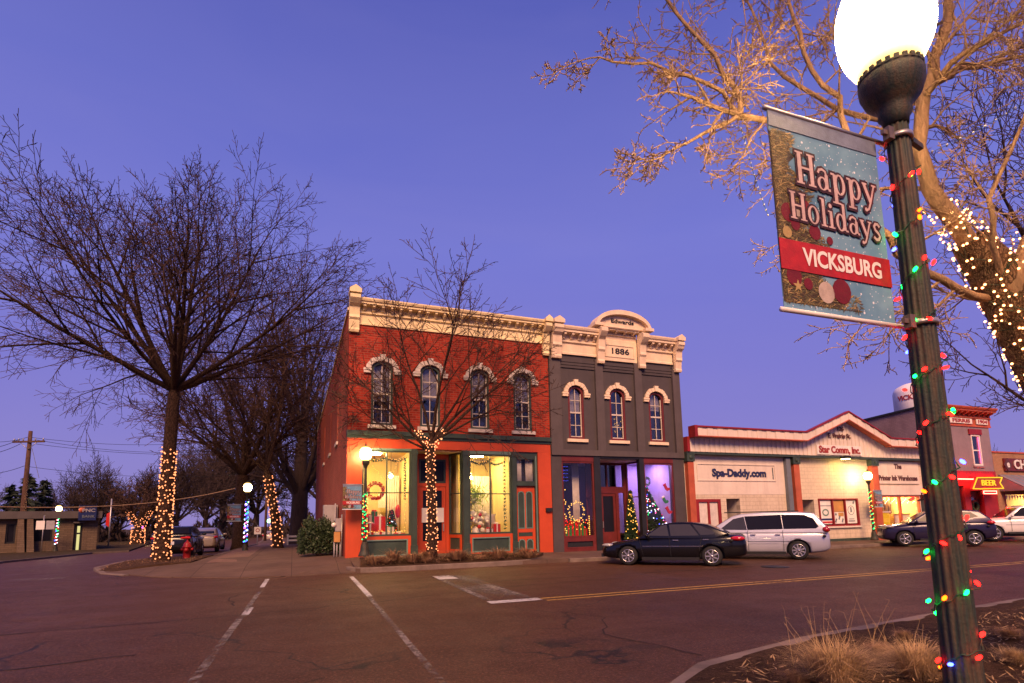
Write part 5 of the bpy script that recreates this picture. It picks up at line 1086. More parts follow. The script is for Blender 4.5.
T1 = Vector((-4.95, 26.6, .17))
LT = dict(FAN, rmin=.0095, seg=[1.0, .8, .5, .4, .3], wob=[.06, .1, .14, .18, .2], up=[.035, .008, -.004, -.006, 0], kids=[6, 5, 4, 3], t0=[.22, .15, .12, .1], ang=[(20, 46), (24, 52), (28, 58), (30, 60)],
          len=[(.5, .75), (.45, .7), (.42, .64), (.35, .6)], rr=[.46, .45, .48, .55], tip=.4)
lim = spray(8, (56, 70), 6.6, .13, 5, 11) + spray(6, (26, 42), 6.6, .14, 5, 12, az0=.9) + spray(2, (3, 10), 6.3, .13, 5, 13)
tree('street_tree', 'tall bare street tree with a wide spreading crown beside the red hydrant', T1,
     [(0, 0, -.1), (0, 0, .25), (.02, 0, 1.5), (.05, 0, 4), (.08, 0, 6.4), (.1, 0, 7.2)], [.42, .32, .27, .25, .24, .2], lim, LT, ('bark', 'twig'), 5)
T2 = Vector((4.78, 20.4, .36))
c2 = dict(LT, rmin=.0105, seg=[.5, .4, .3, .22, .2], wob=[.08, .12, .16, .2, .22], up=[.02, .01, .0, .0, .0], kids=[5, 4, 3, 2], ang=[(25, 55), (28, 56), (30, 60), (30, 60)])
tree('planter_tree', 'slender bare tree wrapped in lights in the corner planting bed before the brick building', T2,
     [(0, 0, -.1), (0, 0, .2), (.02, 0, 1.2), (-.02, 0, 2.6), (-.05, 0, 3.9), (0, 0, 4.3)], [.26, .2, .17, .155, .16, .12],
     [(4, (-.85, -.1, .72), 3.4, .07), (5, (1.0, -.12, .6), 4.2, .08), (5, (.62, .2, .85), 4.3, .065), (5, (.05, -.2, 1), 4.9, .07), (4, (-.5, .4, .85), 3.5, .055), (5, (.75, -.35, .38), 3.4, .055), (5, (-.3, .05, 1), 4.3, .06), (5, (1.0, .1, .85), 4.6, .07), (4, (-.9, .2, .45), 3.0, .05)], c2, ('bark', 'twig'), 9)
# trees down the side street
F2 = dict(FAN); F2.update(rmin=.015, kids=[5, 5, 4, 3], sides=[6, 5, 4, 3, 3])
tree('tall_street_tree', 'tall bare tree with thick dark trunk right behind the brick building', (.4, 52, -.3), [(0, 0, -.2), (0, 0, .4), (.1, 0, 4), (.1, 0, 9)], [.95, .75, .68, .5],
     spray(5, (25, 45), 8.5, .3, 2, 31) + spray(4, (8, 25), 9, .3, 3, 32), F2, ('bark_far', 'bark_far'), 14)
tree('leaning_tree', 'bare forked tree leaning left with lights on its trunk by the side street walk', (-.75, 36.3, .15), [(0, 0, -.1), (-.05, 0, .3), (-.35, 0, 2.5), (-.8, 0, 4.7)], [.38, .3, .25, .22],
     [(3, (-.55, .1, 1), 6.5, .15), (3, (.25, .2, 1), 7, .15), (3, (-.1, .6, 1), 6, .13), (3, (-.9, -.2, .75), 5, .1)], F2, ('bark', 'twig'), 15)
tree('forked_tree', 'broad bare tree standing left of the banner lamp on the side street', (-3.3, 42, .05), [(0, 0, -.1), (0, 0, .4), (0, 0, 3.2), (0, 0, 5)], [.62, .5, .43, .4],
     spray(5, (38, 62), 6.0, .2, 3, 41, az0=.1) + spray(3, (5, 25), 6.5, .18, 3, 42), F2, ('bark', 'twig'), 16)
# rows of far bare trees: two grown, the others copied and turned
F3 = dict(FAN); F3.update(rmin=.035, levels=3, kids=[6, 7, 6], sides=[5, 4, 3, 3], thick=1)
fa = tree('bare_tree', 'wide bare tree behind the bank, left of the utility wires', at_z(72, 548, -.7) * 1.45, [(0, 0, -1.5), (0, 0, 1), (0, 0, 5)], [.7, .6, .5], spray(5, (25, 60), 8, .3, 2, 51) + spray(4, (5, 25), 10, .3, 2, 52), F3, ('bark_far', 'bark_far'), 17, 'bare trees in the distance')
fb = tree('bare_tree', 'rounded bare tree in the distance beyond the bank corner', at_z(118, 547, -.7) * 1.5, [(0, 0, -1.5), (0, 0, 1), (0, 0, 4)], [.6, .5, .45], spray(7, (25, 65), 8, .26, 2, 53) + spray(3, (5, 25), 8.5, .26, 2, 54), F3, ('bark_far', 'bark_far'), 18, 'bare trees in the distance')
def far_copy(src, px, dist, rz, sc, label):
    o = copy_tree(src); d = ray(px, 530); d.z = 0; d.normalize(); o.location = d * dist + Vector((0, 0, -.7)); o.rotation_euler.z = rz; o.scale = (sc, sc, sc); o['label'] = label
    return o
for s_, px, dist, rz, sc, lb in ((fa, 98, 95, 1.2, .55, 'bare tree just right of the blue bank sign in the distance'), (fb, 145, 95, 2.2, .6, 'bare tree seen behind the lit trunk of the tall street tree'), (fa, 176, 88, 3.0, .6, 'bare tree beyond the parked dark car'),
                            (fb, 205, 105, .5, .85, 'bare tree over the roofs of the parked cars'), (fa, 222, 115, 4.2, 1.05, 'bare tree far down the side street, left of the banner lamp'), (fb, 256, 120, 5.1, 1.1, 'bare tree at the far end of the side street'), (fa, 320, 110, 1.9, 1.3, 'bare tree rising behind the far end of the brick side wall'),
                            (fb, 30, 118, 3.6, .5, 'bare tree behind the dark conifers'), (fa, 1003, 125, 1.0, .55, 'bare tree above the restaurant roof, next to the plum building'), (fb, 1020, 120, 2.0, .6, 'bare tree above the restaurant roof at the right edge'), (fa, -30, 110, 2.7, .5, 'bare tree at the far left edge behind the bank')):
    far_copy(s_, px, dist, rz, sc, lb)
fa.scale = (.62, .62, .62); fb.scale = (.6, .6, .6)
def leafy(mb, rng, fn, n, sz, elong=1.0):
    for _ in range(n):
        p, nrm = fn(rng); a = rvec(rng); b = a.cross(rvec(rng)).normalized(); s_ = sz * rng.uniform(.6, 1.3)
        mb.add([p - a * s_ * elong, p + b * s_ * .6, p + a * s_ * elong, p - b * s_ * .6], [(0, 1, 2, 3)])
def conifer(label, px, dist, h, w, seed):
    d = ray(px, 530); d.z = 0; d.normalize(); t = thing('conifer', label, 'tree', d * dist + Vector((0, 0, -.7)), 0, 'conifers behind the bank')
    rng = random.Random(seed); mb = MB()
    for k in range(int(h * 9)):
        z = h * (k + 1) / (h * 9); rr = w * (1 - z / h) ** .8 * rng.uniform(.6, 1.1) + .15; a = rng.uniform(0, 2 * PI)
        for q in range(14):
            f = rng.uniform(.15, 1); c_ = Vector((rr * f * math.cos(a), rr * f * math.sin(a), z - .25 * rr * f)) + rvec(rng) * .22
            e = Vector((math.cos(a), math.sin(a), -.35)) * .4 + rvec(rng) * .12; s2 = e.cross(rvec(rng)).normalized() * .13
            mb.add([c_ - e, c_ + s2, c_ + e, c_ - s2], [(0, 1, 2, 3)])
    mb.build('crown', 'needle', t, True, False); MB().tube([(0, 0, -1), (0, 0, h)], [.3, .03], 6).build('trunk', 'bark_far', t, True)
for i, (px, dist, h, w, lb) in enumerate(((8, 98, 8.0, 3.4, 'dark conifer at the left edge behind the bank roof'), (24, 92, 9.0, 3.4, 'pointed dark conifer just right of the utility pole top'), (40, 95, 8.6, 3.2, 'dark conifer between the utility pole and the bank lamp'))): conifer(lb, px, dist, h, w, 60 + i)
# far undergrowth along the horizon: one mass
rng = random.Random(77); fw_ = MB()
for i in range(9000):
    px = rng.uniform(-60, 330); dist = rng.uniform(95, 140); d = ray(px, 530); d.z = 0; d.normalize()
    hgt = rng.random() ** 1.6 * (3.4 + 1.6 * math.sin(px * .09) + 1.2 * math.sin(px * .23))
    p = d * dist + Vector((0, 0, -.8 + hgt)); a = rvec(rng) * rng.uniform(.3, .9); a.z = abs(a.z) + .3; b = a.cross(rvec(rng)).normalized() * .16
    fw_.add([p - a, p + b, p + a, p - b], [(0, 1, 2, 3)])
o = fw_.build('far_wood', 'bark_far', fix=False); tag(o, 'dark leafless undergrowth along the horizon on the left', 'wood', None, 'stuff')
rng = random.Random(78); fw_ = MB()
for i in range(2500):
    px = rng.uniform(930, 1100); dist = rng.uniform(110, 150); d = ray(px, 530); d.z = 0; d.normalize()
    p = d * dist + Vector((0, 0, -.8 + rng.random() * 9)); a = rvec(rng) * .8; a.z = abs(a.z) + .3; b = a.cross(rvec(rng)).normalized() * .13
    fw_.add([p - a, p + b, p + a, p - b], [(0, 1, 2, 3)])
o = fw_.build('far_wood', 'bark_far', fix=False); tag(o, 'dark leafless wood behind the restaurant at the right', 'wood', None, 'stuff')
# evergreen shrub at the side wall
sh = thing('shrub', 'dense clipped evergreen shrub against the brick side wall', 'shrub', (1.05, 24.6, .37))
rng = random.Random(5); lf = MB()
def shell(rng):
    while True:
        p = Vector((rng.uniform(-1, 1), rng.uniform(-1, 1), rng.uniform(0, 1)))
        if (abs(p.x) ** 3 + abs(p.y) ** 3 + abs(p.z * 1.0) ** 5) < 1 and (rng.random() < .25 or max(abs(p.x), abs(p.y), p.z) > .7): break
    q = Vector((p.x * .85, p.y * .8, .12 + p.z * (1.32 + .1 * math.sin(p.x * 9) + .1 * math.cos(p.y * 7)))) + rvec(rng) * .05
    return q, None
leafy(lf, rng, shell, 9000, .045, 1.2)
lf.build('foliage', 'leaf', sh, True, False)
st = MB()
for k in range(26): a = rng.uniform(0, 6.28); st.tube([(0.1 * math.cos(a), .1 * math.sin(a), 0), (.35 * math.cos(a), .35 * math.sin(a), .5), (.75 * math.cos(a), .7 * math.sin(a), rng.uniform(.8, 1.45))], [.02, .014, .006], 4)
st.build('stems', 'straw2', sh, True, False)

# the near tree at the right, lit by the lamp; its limbs follow their own course in space
def D(px, py, z): return at_depth(px, py, z)
NB = D(1150, 660, 4.7); NB.z = .2
nt_ = thing('lit_tree', 'thick barked bare tree at the right wrapped in warm lights behind the near lamp', 'tree', NB)
loc = lambda p: p - NB
trk = [NB + Vector((.05, 0, -.1)), NB + Vector((.02, 0, .3)), D(1120, 500, 4.7), D(1078, 395, 4.65), D(1022, 305, 4.6), D(968, 240, 4.55)]
rng = random.Random(91)
tm, lm, cm = MB(), MB(), MB()
tm.tube([loc(p) for p in trk], [.5, .4, .36, .31, .25, .13], 14, False)
CN = dict(levels=4, thick=1, seg=[.3, .22, .16, .12, .1], wob=[.16, .26, .32, .36, .36], up=[.02, .0, .0, .0, .0], rmin=.0036, sides=[7, 6, 5, 4, 3],
          kids=[5, 5, 4, 3], t0=[.15, .15, .15, .1], ang=[(30, 65), (35, 70), (35, 75), (35, 75)], len=[(.45, .7), (.42, .7), (.35, .65), (.3, .6)], rr=[.5, .5, .5, .6], tip=.4)
def limb(pts, r0, r1, kids, L, seed, cfg=CN, lev=1):
    rg = random.Random(seed); P = [loc(D(*p)) for p in pts]; Q = []
    for i in range(len(P) - 1):
        a, b = P[i], P[i + 1]; n = max(2, int((b - a).length / .16))
        for k in range(n): Q.append(a.lerp(b, k / n) + rvec(rg) * .022)
    Q.append(P[-1]); N_ = len(Q)
    rr = [r0 + (r1 - r0) * i / (N_ - 1) for i in range(N_)]
    rr = [q * .88 for q in rr]
    lm.tube(Q, rr, 9, False)
    for j in range(kids):
        t = .12 + .86 * (j + rg.random()) / kids; i = min(N_ - 2, int(t * (N_ - 1))); dd = (Q[i + 1] - Q[i]).normalized()
        a = R(rg.uniform(30, 75)); s_ = rvec(rg); s_ = (s_ - dd * s_.dot(dd)).normalized()
        grow(rg, (lm, cm), Q[i], dd * math.cos(a) + s_ * math.sin(a), L * rg.uniform(.6, 1.1) * (1.15 - .5 * t), max(.006, min(.02, rr[i] * .42)), lev, cfg)
    grow(rg, (lm, cm), Q[-1], Q[-1] - Q[-2], L * .8, r1, lev, cfg)
limb([(968, 240, 4.55), (938, 205, 4.5), (918, 150, 4.45), (926, 95, 4.4), (946, 20, 4.35), (965, -60, 4.3)], .085, .03, 7, 1.0, 1)
limb([(995, 300, 4.6), (955, 287, 4.5), (900, 255, 4.3), (862, 205, 4.2), (822, 150, 4.1), (790, 120, 4.1), (742, 116, 4.1)], .04, .026, 7, .9, 2)
limb([(742, 116, 4.1), (734, 88, 4.1), (712, 55, 4.15), (690, 28, 4.2), (660, -10, 4.2)], .028, .013, 6, .8, 3)
limb([(742, 116, 4.1), (720, 92, 4.0), (688, 76, 4.0), (650, 63, 4.0), (612, 60, 4.0), (590, 58, 4.0)], .022, .006, 7, .4, 4)
limb([(742, 116, 4.1), (715, 128, 4.0), (690, 140, 3.95), (660, 158, 3.95)], .022, .007, 4, .45, 5)
limb([(862, 205, 4.2), (850, 150, 4.3), (838, 100, 4.4), (812, 70, 4.5), (795, 20, 4.6), (780, -50, 4.6)], .034, .014, 6, .9, 6)
limb([(912, 150, 4.45), (880, 120, 4.6), (840, 110, 4.8), (800, 88, 4.9), (770, 60, 5.0), (752, 10, 5.0)], .034, .012, 6, .8, 7)
limb([(1030, 335, 4.6), (1012, 285, 4.45), (1032, 240, 4.4), (1075, 180, 4.3)], .1, .05, 3, 1.0, 8)
limb([(926, 95, 4.4), (950, 62, 4.2), (985, 45, 4.1), (1030, 20, 4.0)], .034, .014, 5, .75, 10)
limb([(938, 85, 4.4), (960, 68, 4.6), (1000, 62, 4.7), (1050, 50, 4.8)], .03, .015, 4, .8, 11)
limb([(1010, 290, 4.5), (995, 240, 4.3), (990, 200, 4.2), (1010, 150, 4.1), (1030, 100, 4.0)], .03, .013, 5, .7, 12)
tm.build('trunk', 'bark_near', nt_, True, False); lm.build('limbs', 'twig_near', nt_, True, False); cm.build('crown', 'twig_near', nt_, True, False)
FT = dict(FAN); FT.update(rmin=.008, kids=[4, 4, 4, 3], seg=[.6, .5, .35, .25, .2], wob=[.1, .16, .22, .26, .26])
ft = D(1100, 560, 12.5); ft.z = .2
tree('dark_tree', 'bare unlit tree further along the near kerb at the right edge', ft, [(0, 0, -.1), (0, 0, .3), (0, 0, 3.2), (.05, 0, 5.2)], [.26, .2, .17, .15],
     spray(3, (30, 50), 2.8, .07, 2, 71) + spray(3, (5, 28), 4, .08, 3, 72), FT, ('bark', 'twig'), 24)

# ------------------------------------------------------------------ street lamps
LB = Vector((2.965, 1.78, .15))
def make_lamp(label):
    t = thing('street_lamp', label, 'street lamp', LB, 0, 'green acorn street lamps')
    NF = 14
    fl_ = lambda i, k: 1.0 - (.13 if k % 4 == 0 else (.05 if k % 2 else 0.0))
    MB().lathe([(.24, 0), (.24, .05), (.22, .09), (.2, .16), (.17, .22), (.165, .3), (.15, .42), (.115, .5), (.12, .53), (.095, .57)], (0, 0, 0), 24).build('base', 'lamp_green', t, True)
    pr = [(.085, .56), (.081, .7), (.078, .8), (.073, 1.4), (.068, 2.0), (.062, 2.7), (.056, 3.3), (.053, 3.6)]
    MB().lathe(pr, (0, 0, 0), NF * 4, fl_).build('post', 'lamp_green', t, True)
    f = MB().lathe([(.058, 3.56), (.063, 3.6), (.08, 3.625), (.074, 3.65), (.092, 3.68), (.132, 3.725), (.153, 3.785), (.156, 3.83), (.148, 3.845), (.152, 3.85), (.152, 3.86), (.13, 3.862)], (0, 0, 0), 32)
    fit = f.build('fitter', 'lamp_green', t, True)
    th = MB()
    for k in range(24):
        a = 2 * PI * k / 24; c = Vector((.147 * math.cos(a), .147 * math.sin(a), 3.864)); e = Vector((math.cos(a), math.sin(a), 0)); th.obox(c, e * .006, e.cross(Vector((0, 0, 1))) * .011, Vector((0, 0, .014)))
    bolts = MB()
    th.build('crown_ring', 'lamp_green', fit, True)
    gl = MB().lathe([(.1, 3.865), (.13, 3.885), (.175, 3.945), (.21, 4.02), (.23, 4.1), (.236, 4.18), (.226, 4.28), (.194, 4.38), (.142, 4.455), (.09, 4.505), (.05, 4.525)], (0, 0, 0), 28).build('globe', 'globe', t, True)
    MB().lathe([(.055, 4.527), (.06, 4.545), (.03, 4.565), (.02, 4.6), (.028, 4.625), (.012, 4.65), (.003, 4.68)], (0, 0, 0), 14).build('finial', 'lamp_green', t, True)
    return t
lamp0 = make_lamp('tall green fluted street lamp in the foreground with a large lit globe and coloured lights')
def place_lamp(p, sc, label, rz=0):
    o = copy_tree(lamp0); o.location = p; o.scale = (sc, sc, sc); o['label'] = label; o.rotation_euler.z = rz; return o
L2 = Vector((2.48, 21.35, .44)); place_lamp(L2, .91, 'lit street lamp at the corner planting bed in front of the brick building')
L3 = Vector((-2.4, 34.0, .14)); place_lamp(L3, .86, 'lit street lamp with blue and pink lights on the side street walk')
L4 = Vector((29.3, 21.2, .2)); place_lamp(L4, .83, 'lit street lamp in front of the white shop building')
L5 = at_y(55, 552, 62.0); L5.z = -.35; place_lamp(L5, .92, 'lit street lamp before the bank at the far left')
L6 = at_y(141, 548, 82.0); L6.z = -.7; place_lamp(L6, .78, 'distant lit street lamp by the lit tree, left of the parked dark car')
# bracket clamps on the near lamp
def post_r(z): return .08 + (z - .7) * (.053 - .08) / 2.9
def clamp(z, label):
    t = thing('pole_clamp', label, 'clamp', LB + Vector((0, 0, z)))
    r = post_r(z) + .008
    b = MB().lathe([(r, -.012), (r + .006, -.012), (r + .006, .012), (r, .012)], (0, 0, 0), 24); b.build('strap', 'steel', t, True)
    MB().obox((-.03 - r, -.012, 0), (.02, 0, 0), (0, .018, 0), (0, 0, .034)).obox((-.05 - r, -.012, 0), (.03, 0, 0), (0, .009, 0), (0, 0, .012)).build('bracket_box', 'rust_steel', t, True)
    return t
def serif_word(word, s):
    """old style serif capitals and small letters, as (piece, outline) polygons in units of s"""
    G = {'H': (.62, [('r', .06, 0, .18, .75), ('r', .44, 0, .56, .75), ('r', .18, .36, .44, .41), ('r', 0, 0, .24, .04), ('r', .38, 0, .62, .04), ('r', 0, .71, .24, .75), ('r', .38, .71, .62, .75)]),
         'a': (.44, [('o', .18, .15, .17, .16, .09, .03), ('r', .27, .04, .375, .38), ('r', .36, 0, .44, .06), ('p', [(.05, .38), (.1, .46), (.2, .49), (.3, .45), (.325, .36)], .06)]),
         'p': (.5, [('r', .07, -.22, .18, .46), ('r', 0, -.24, .26, -.2), ('r', 0, .43, .12, .48), ('o', .28, .235, .19, .25, .095, .04)]),
         'y': (.48, [('p', [(.06, .47), (.25, .04)], .1), ('p', [(.43, .47), (.26, .04), (.17, -.14), (.08, -.19)], .055), ('r', 0, .445, .17, .485), ('r', .34, .445, .5, .485), ('d', .07, -.17, .05)]),
         'o': (.48, [('o', .23, .24, .22, .255, .1, .035)]),
         'l': (.25, [('r', .07, 0, .18, .78), ('r', 0, 0, .25, .04), ('r', .01, .745, .12, .79)]),
         'i': (.25, [('r', .07, 0, .18, .48), ('r', 0, 0, .25, .04), ('r', .01, .445, .12, .485), ('d', .12, .63, .065)]),
         'd': (.5, [('o', .21, .235, .19, .25, .095, .04), ('r', .31, .03, .42, .78), ('r', .4, 0, .5, .05), ('r', .25, .745, .36, .79)]),
         's': (.38, [('p', [(.32, .4), (.25, .47), (.15, .47), (.08, .39), (.12, .29), (.25, .21), (.3, .12), (.24, .03), (.13, .01), (.04, .08)], .085)])}
    out = []; x = 0
    for ch in word:
        w, ps = G[ch]
        for p in ps: out.append((x, p))
        x += w + .045
    return out, x
def piece_poly(p, e):
    if p[0] == 'r': return rect(p[1] - e, p[3] + e, p[2] - e, p[4] + e), []
    if p[0] == 'd': return [(p[1] + (p[3] + e) * math.cos(i / 12 * 2 * PI), p[2] + (p[3] + e) * math.sin(i / 12 * 2 * PI)) for i in range(12)], []
    if p[0] == 'o':
        _, cx, cy, rx, ry, tx, ty = p; n = 20
        oo = [(cx + (rx + e) * math.cos(i / n * 2 * PI), cy + (ry + e) * math.sin(i / n * 2 * PI)) for i in range(n)]
        hx, hy = rx - tx - e, ry - ty - e
        return oo, ([[(cx + hx * math.cos(i / n * 2 * PI), cy + hy * math.sin(i / n * 2 * PI)) for i in range(n)]] if hx > .01 and hy > .01 else [])
    pts = [Vector(q) for q in p[1]]; h = p[2] / 2 + e; L, Rr = [], []
    for i, q in enumerate(pts):
        t = (pts[min(i + 1, len(pts) - 1)] - pts[max(0, i - 1)]).normalized(); n = Vector((-t.y, t.x))
        ex = t * e * (-1 if i == 0 else (1 if i == len(pts) - 1 else 0))
        L.append(tuple(q + ex + n * h)); Rr.append(tuple(q + ex - n * h))
    return L + Rr[::-1], []
BW, BH = .78, 1.06
def make_banner(label):
    t = thing('street_banner', label, 'banner', (0, 0, 0), 0, 'holiday banners on the street lamps')
    nx, nz = 8, 14
    vs = [(-BW / 2 + BW * i / nx, .012 * math.sin(i * .9) * math.sin(PI * j / nz), -BH / 2 + BH * j / nz) for j in range(nz + 1) for i in range(nx + 1)]
    vs = [(x, y * 0, z) for x, y, z in vs]
    cl = MB().box(-BW / 2, BW / 2, -.002, .002, -BH / 2, BH / 2).build('cloth', 'banner_cloth', t, True)
    bx_ = lambda n_, mt, *b: MB().box(*b).build(n_, mt, cl, True)
    bx_('hem', 'banner_hem', -BW / 2, BW / 2, -.006, -.0035, BH / 2 - .085, BH / 2)
    rb = bx_('red_band', 'banner_red', -BW / 2 - .001, BW / 2 + .001, -.0085, -.0065, -BH / 2 + .2, -BH / 2 + .36)
    tx = text_mb('VICKSBURG', .125, width=.56, bold=.0035, depth=.001); tx.v = [(x + .04, -.0105 - z, -BH / 2 + .278 + y) for x, y, z in tx.v]; tx.build('band_lettering', 'white', cl, True)
    # lettering: dark outline behind, pale faces in front
    for word, x0, z0, s in (('Happy', -.235, .155, .215), ('Holidays', -.3, -.05, .178)):
        ps, w = serif_word(word, s); oo, ff = MB(), MB()
        for i, (x, p) in enumerate(ps):
            for mb_, e, y in ((oo, .058, -.0095), (ff, 0, -.0112)):
                po, ho = piece_poly(p, e); f2 = lambda q: (x0 + (x + q[0]) * s * .98, z0 + q[1] * s * 1.12 - .035 * (x + q[0]) * s)
                mb_.plate([f2(q) for q in po], [[f2(q) for q in h] for h in ho], y - .00002 * i, y + .0006 - .00002 * i)
        o1 = oo.build('lettering_outline', 'banner_ink', cl, True); ff.build('lettering', 'banner_letter', o1, True)
    # printed picture: decorated branch up the left side
    rg = random.Random(8); nd = [MB(), MB(), MB()]; i = 0
    for k in range(6000):
        z = rg.uniform(-BH / 2 + .005, BH / 2 - .1); f = (z + BH / 2) / BH
        wmax = .34 * (1 - f) ** .8 + .03 + .06 * math.sin(f * 23)
        if z < -BH / 2 + .12: wmax += .12
        x = -BW / 2 + .012 + wmax * rg.random() ** 1.2
        a = rg.uniform(-1.4, 1.4) * (1 if rg.random() < .5 else .4) - .25; l = rg.uniform(.01, .03); h = rg.uniform(.0012, .0028)
        dx, dz = math.cos(a) * l, math.sin(a) * l
        if x - dx < -BW / 2: x = -BW / 2 + dx
        zc = max(-BH / 2 + .036, z)
        y = -.0032 - 4e-7 * k
        q = [(x - dx, y, zc - dz), (x + h, y, zc - h), (x + dx, y, zc + dz), (x - h, y, zc + h)]
        nd[rg.choice((0, 0, 1, 2))].add(q, [(0, 1, 2, 3)])
    lo = [(-BW / 2 + .001, -BH / 2 + .03)]
    for q in range(41):
        f = q / 40; lo.append((-BW / 2 + .012 + (.34 * (1 - f) ** .8 + .03 + .06 * math.sin(f * 23) + (.1 if f < .12 else 0)) * rg.uniform(.72, .98), -BH / 2 + .03 + f * (BH - .14)))
    lo.append((-BW / 2 + .001, BH / 2 - .11)); MB().plate(lo, [], -.0029, -.0023).build('printed_tree', 'print_dark', cl, True)
    nd[0].build('printed_branch', 'print_olive', cl, True, False); nd[1].build('printed_branch', 'print_brown', cl, True, False); nd[2].build('printed_branch', 'print_gold', cl, True, False)
    for x, z, r, mt in ((-.31, -.02, .05, 'print_red'), (-.19, .03, .035, 'print_red'), (-.14, -.1, .04, 'print_red'), (-.27, -.08, .03, 'print_red'), (-.04, -.13, .022, 'print_red'), (-.22, -.39, .03, 'print_red'), (.01, -.4, .065, 'print_red'), (-.1, -.42, .055, 'print_silver'), (-.31, -.36, .05, 'print_red'), (-.25, -.02, .028, 'print_silver'), (-.33, -.25 + .12, .03, 'print_gold'), (-.28, .02, .025, 'print_gold')):
        o2 = MB().plate([(x + r * math.cos(i / 16 * 2 * PI), z + r * 1.05 * math.sin(i / 16 * 2 * PI)) for i in range(16)], [], -.0066, -.0062).build('printed_bauble', mt, cl, True)
    stp = []
    for k in range(10): rr = .035 if k % 2 == 0 else .014; stp.append((-.29 + rr * math.sin(k * PI / 5), -.41 + rr * math.cos(k * PI / 5)))
    MB().plate(stp, [], -.0072, -.0062).build('printed_star', 'print_gold', cl, True)
    for z, s_ in ((BH / 2 + .012, 1), (-BH / 2 - .012, 1)):
        MB().tube([(-BW / 2 - .02, 0, z), (BW / 2 + .09, 0, z)], .0125, 10).build('rod', 'white' if z < 0 else 'steel', t, True)
    return t
def banner_mat():
    mt, nt, out = new_mat('banner_cloth')
    v = coords(nt); n1 = noise(nt, v, 2.2, 4, .6)
    c = mixc(nt, ramp(nt, n1, .35, .65), (.07, .18, .3), (.18, .34, .44))
    for sc, th, k in ((24, .2, .9), (58, .24, .7)):
        vo = nt.nodes.new('ShaderNodeTexVoronoi'); vo.inputs['Scale'].default_value = sc; nt.links.new(v, vo.inputs['Vector'])
        sepc = nt.nodes.new('ShaderNodeSeparateColor'); nt.links.new(vo.outputs['Color'], sepc.inputs[0])
        dm = ramp(nt, vo.outputs['Distance'], th * .6, th, (k, k, k), (0, 0, 0)); pk = ramp(nt, sepc.outputs[0], .45, .5)
        mu = nt.nodes.new('ShaderNodeMath'); mu.operation = 'MULTIPLY'; nt.links.new(dm, mu.inputs[0]); nt.links.new(pk, mu.inputs[1])
        c = mixc(nt, mu.outputs[0], c, (.7, .74, .78))
    bsdf(nt, out, c, .75, height=noise(nt, v, 5, 2), bump=.25, dist=.03)
    return mt
M['banner_cloth'] = banner_mat()
for n_, c_ in (('banner_hem', (.16, .19, .26)), ('banner_red', (.38, .01, .014)), ('banner_ink', (.035, .008, .012)), ('banner_letter', (.5, .36, .34)), ('print_dark', (.05, .035, .02)), ('print_olive', (.13, .11, .04)), ('print_brown', (.09, .05, .022)), ('print_gold', (.4, .28, .1)), ('print_red', (.14, .004, .008)), ('print_silver', (.42, .34, .28))): M[n_] = paint(n_, c_, .6, .3, 14)
bt, bb = at_depth(896, 138, 2.73), at_depth(918, 324, 2.73)
bzc = (bt.z + bb.z) / 2
BN = make_banner('blue Happy Holidays banner with a red VICKSBURG band hanging from the near street lamp')
BN.location = (LB.x - .095 - BW / 2, LB.y + .06, bzc - .0); BN.rotation_euler.z = R(-1)
k_ = (bt.z - bb.z) / (BH + .024); BN.scale = (k_, k_, k_)
def place_banner(p, sc, label, rz=0):
    o = copy_tree(BN); o.location = p; o.scale = (sc, sc, sc); o.rotation_euler = (0, 0, rz); o['label'] = label; return o
place_banner((L2.x - .47, L2.y, 2.62), .86, 'small blue holiday banner with a red band on the corner lamp by the brick building')
place_banner((L4.x + .62, L4.y, 2.42), .85, 'small blue holiday banner with a red band on the lamp before the white shops')
place_banner((L3.x - .62, L3.y, 2.35), .85, 'holiday banner on the side street lamp with blue lights')
clamp(bt.z - LB.z + .0, 'steel clamp holding the top banner rod to the near lamp'); clamp(bb.z - LB.z, 'steel clamp holding the bottom banner rod to the near lamp')
br_ = MB().obox(LB + Vector((.13, -.01, bt.z - LB.z + .0)), (.075, .02, .01), (0, .012, 0), (0, 0, .014)); o = br_.build('outlet_arm', 'lamp_green'); tag(o, 'short dark arm with an outlet on the right of the near lamp post', 'bracket')

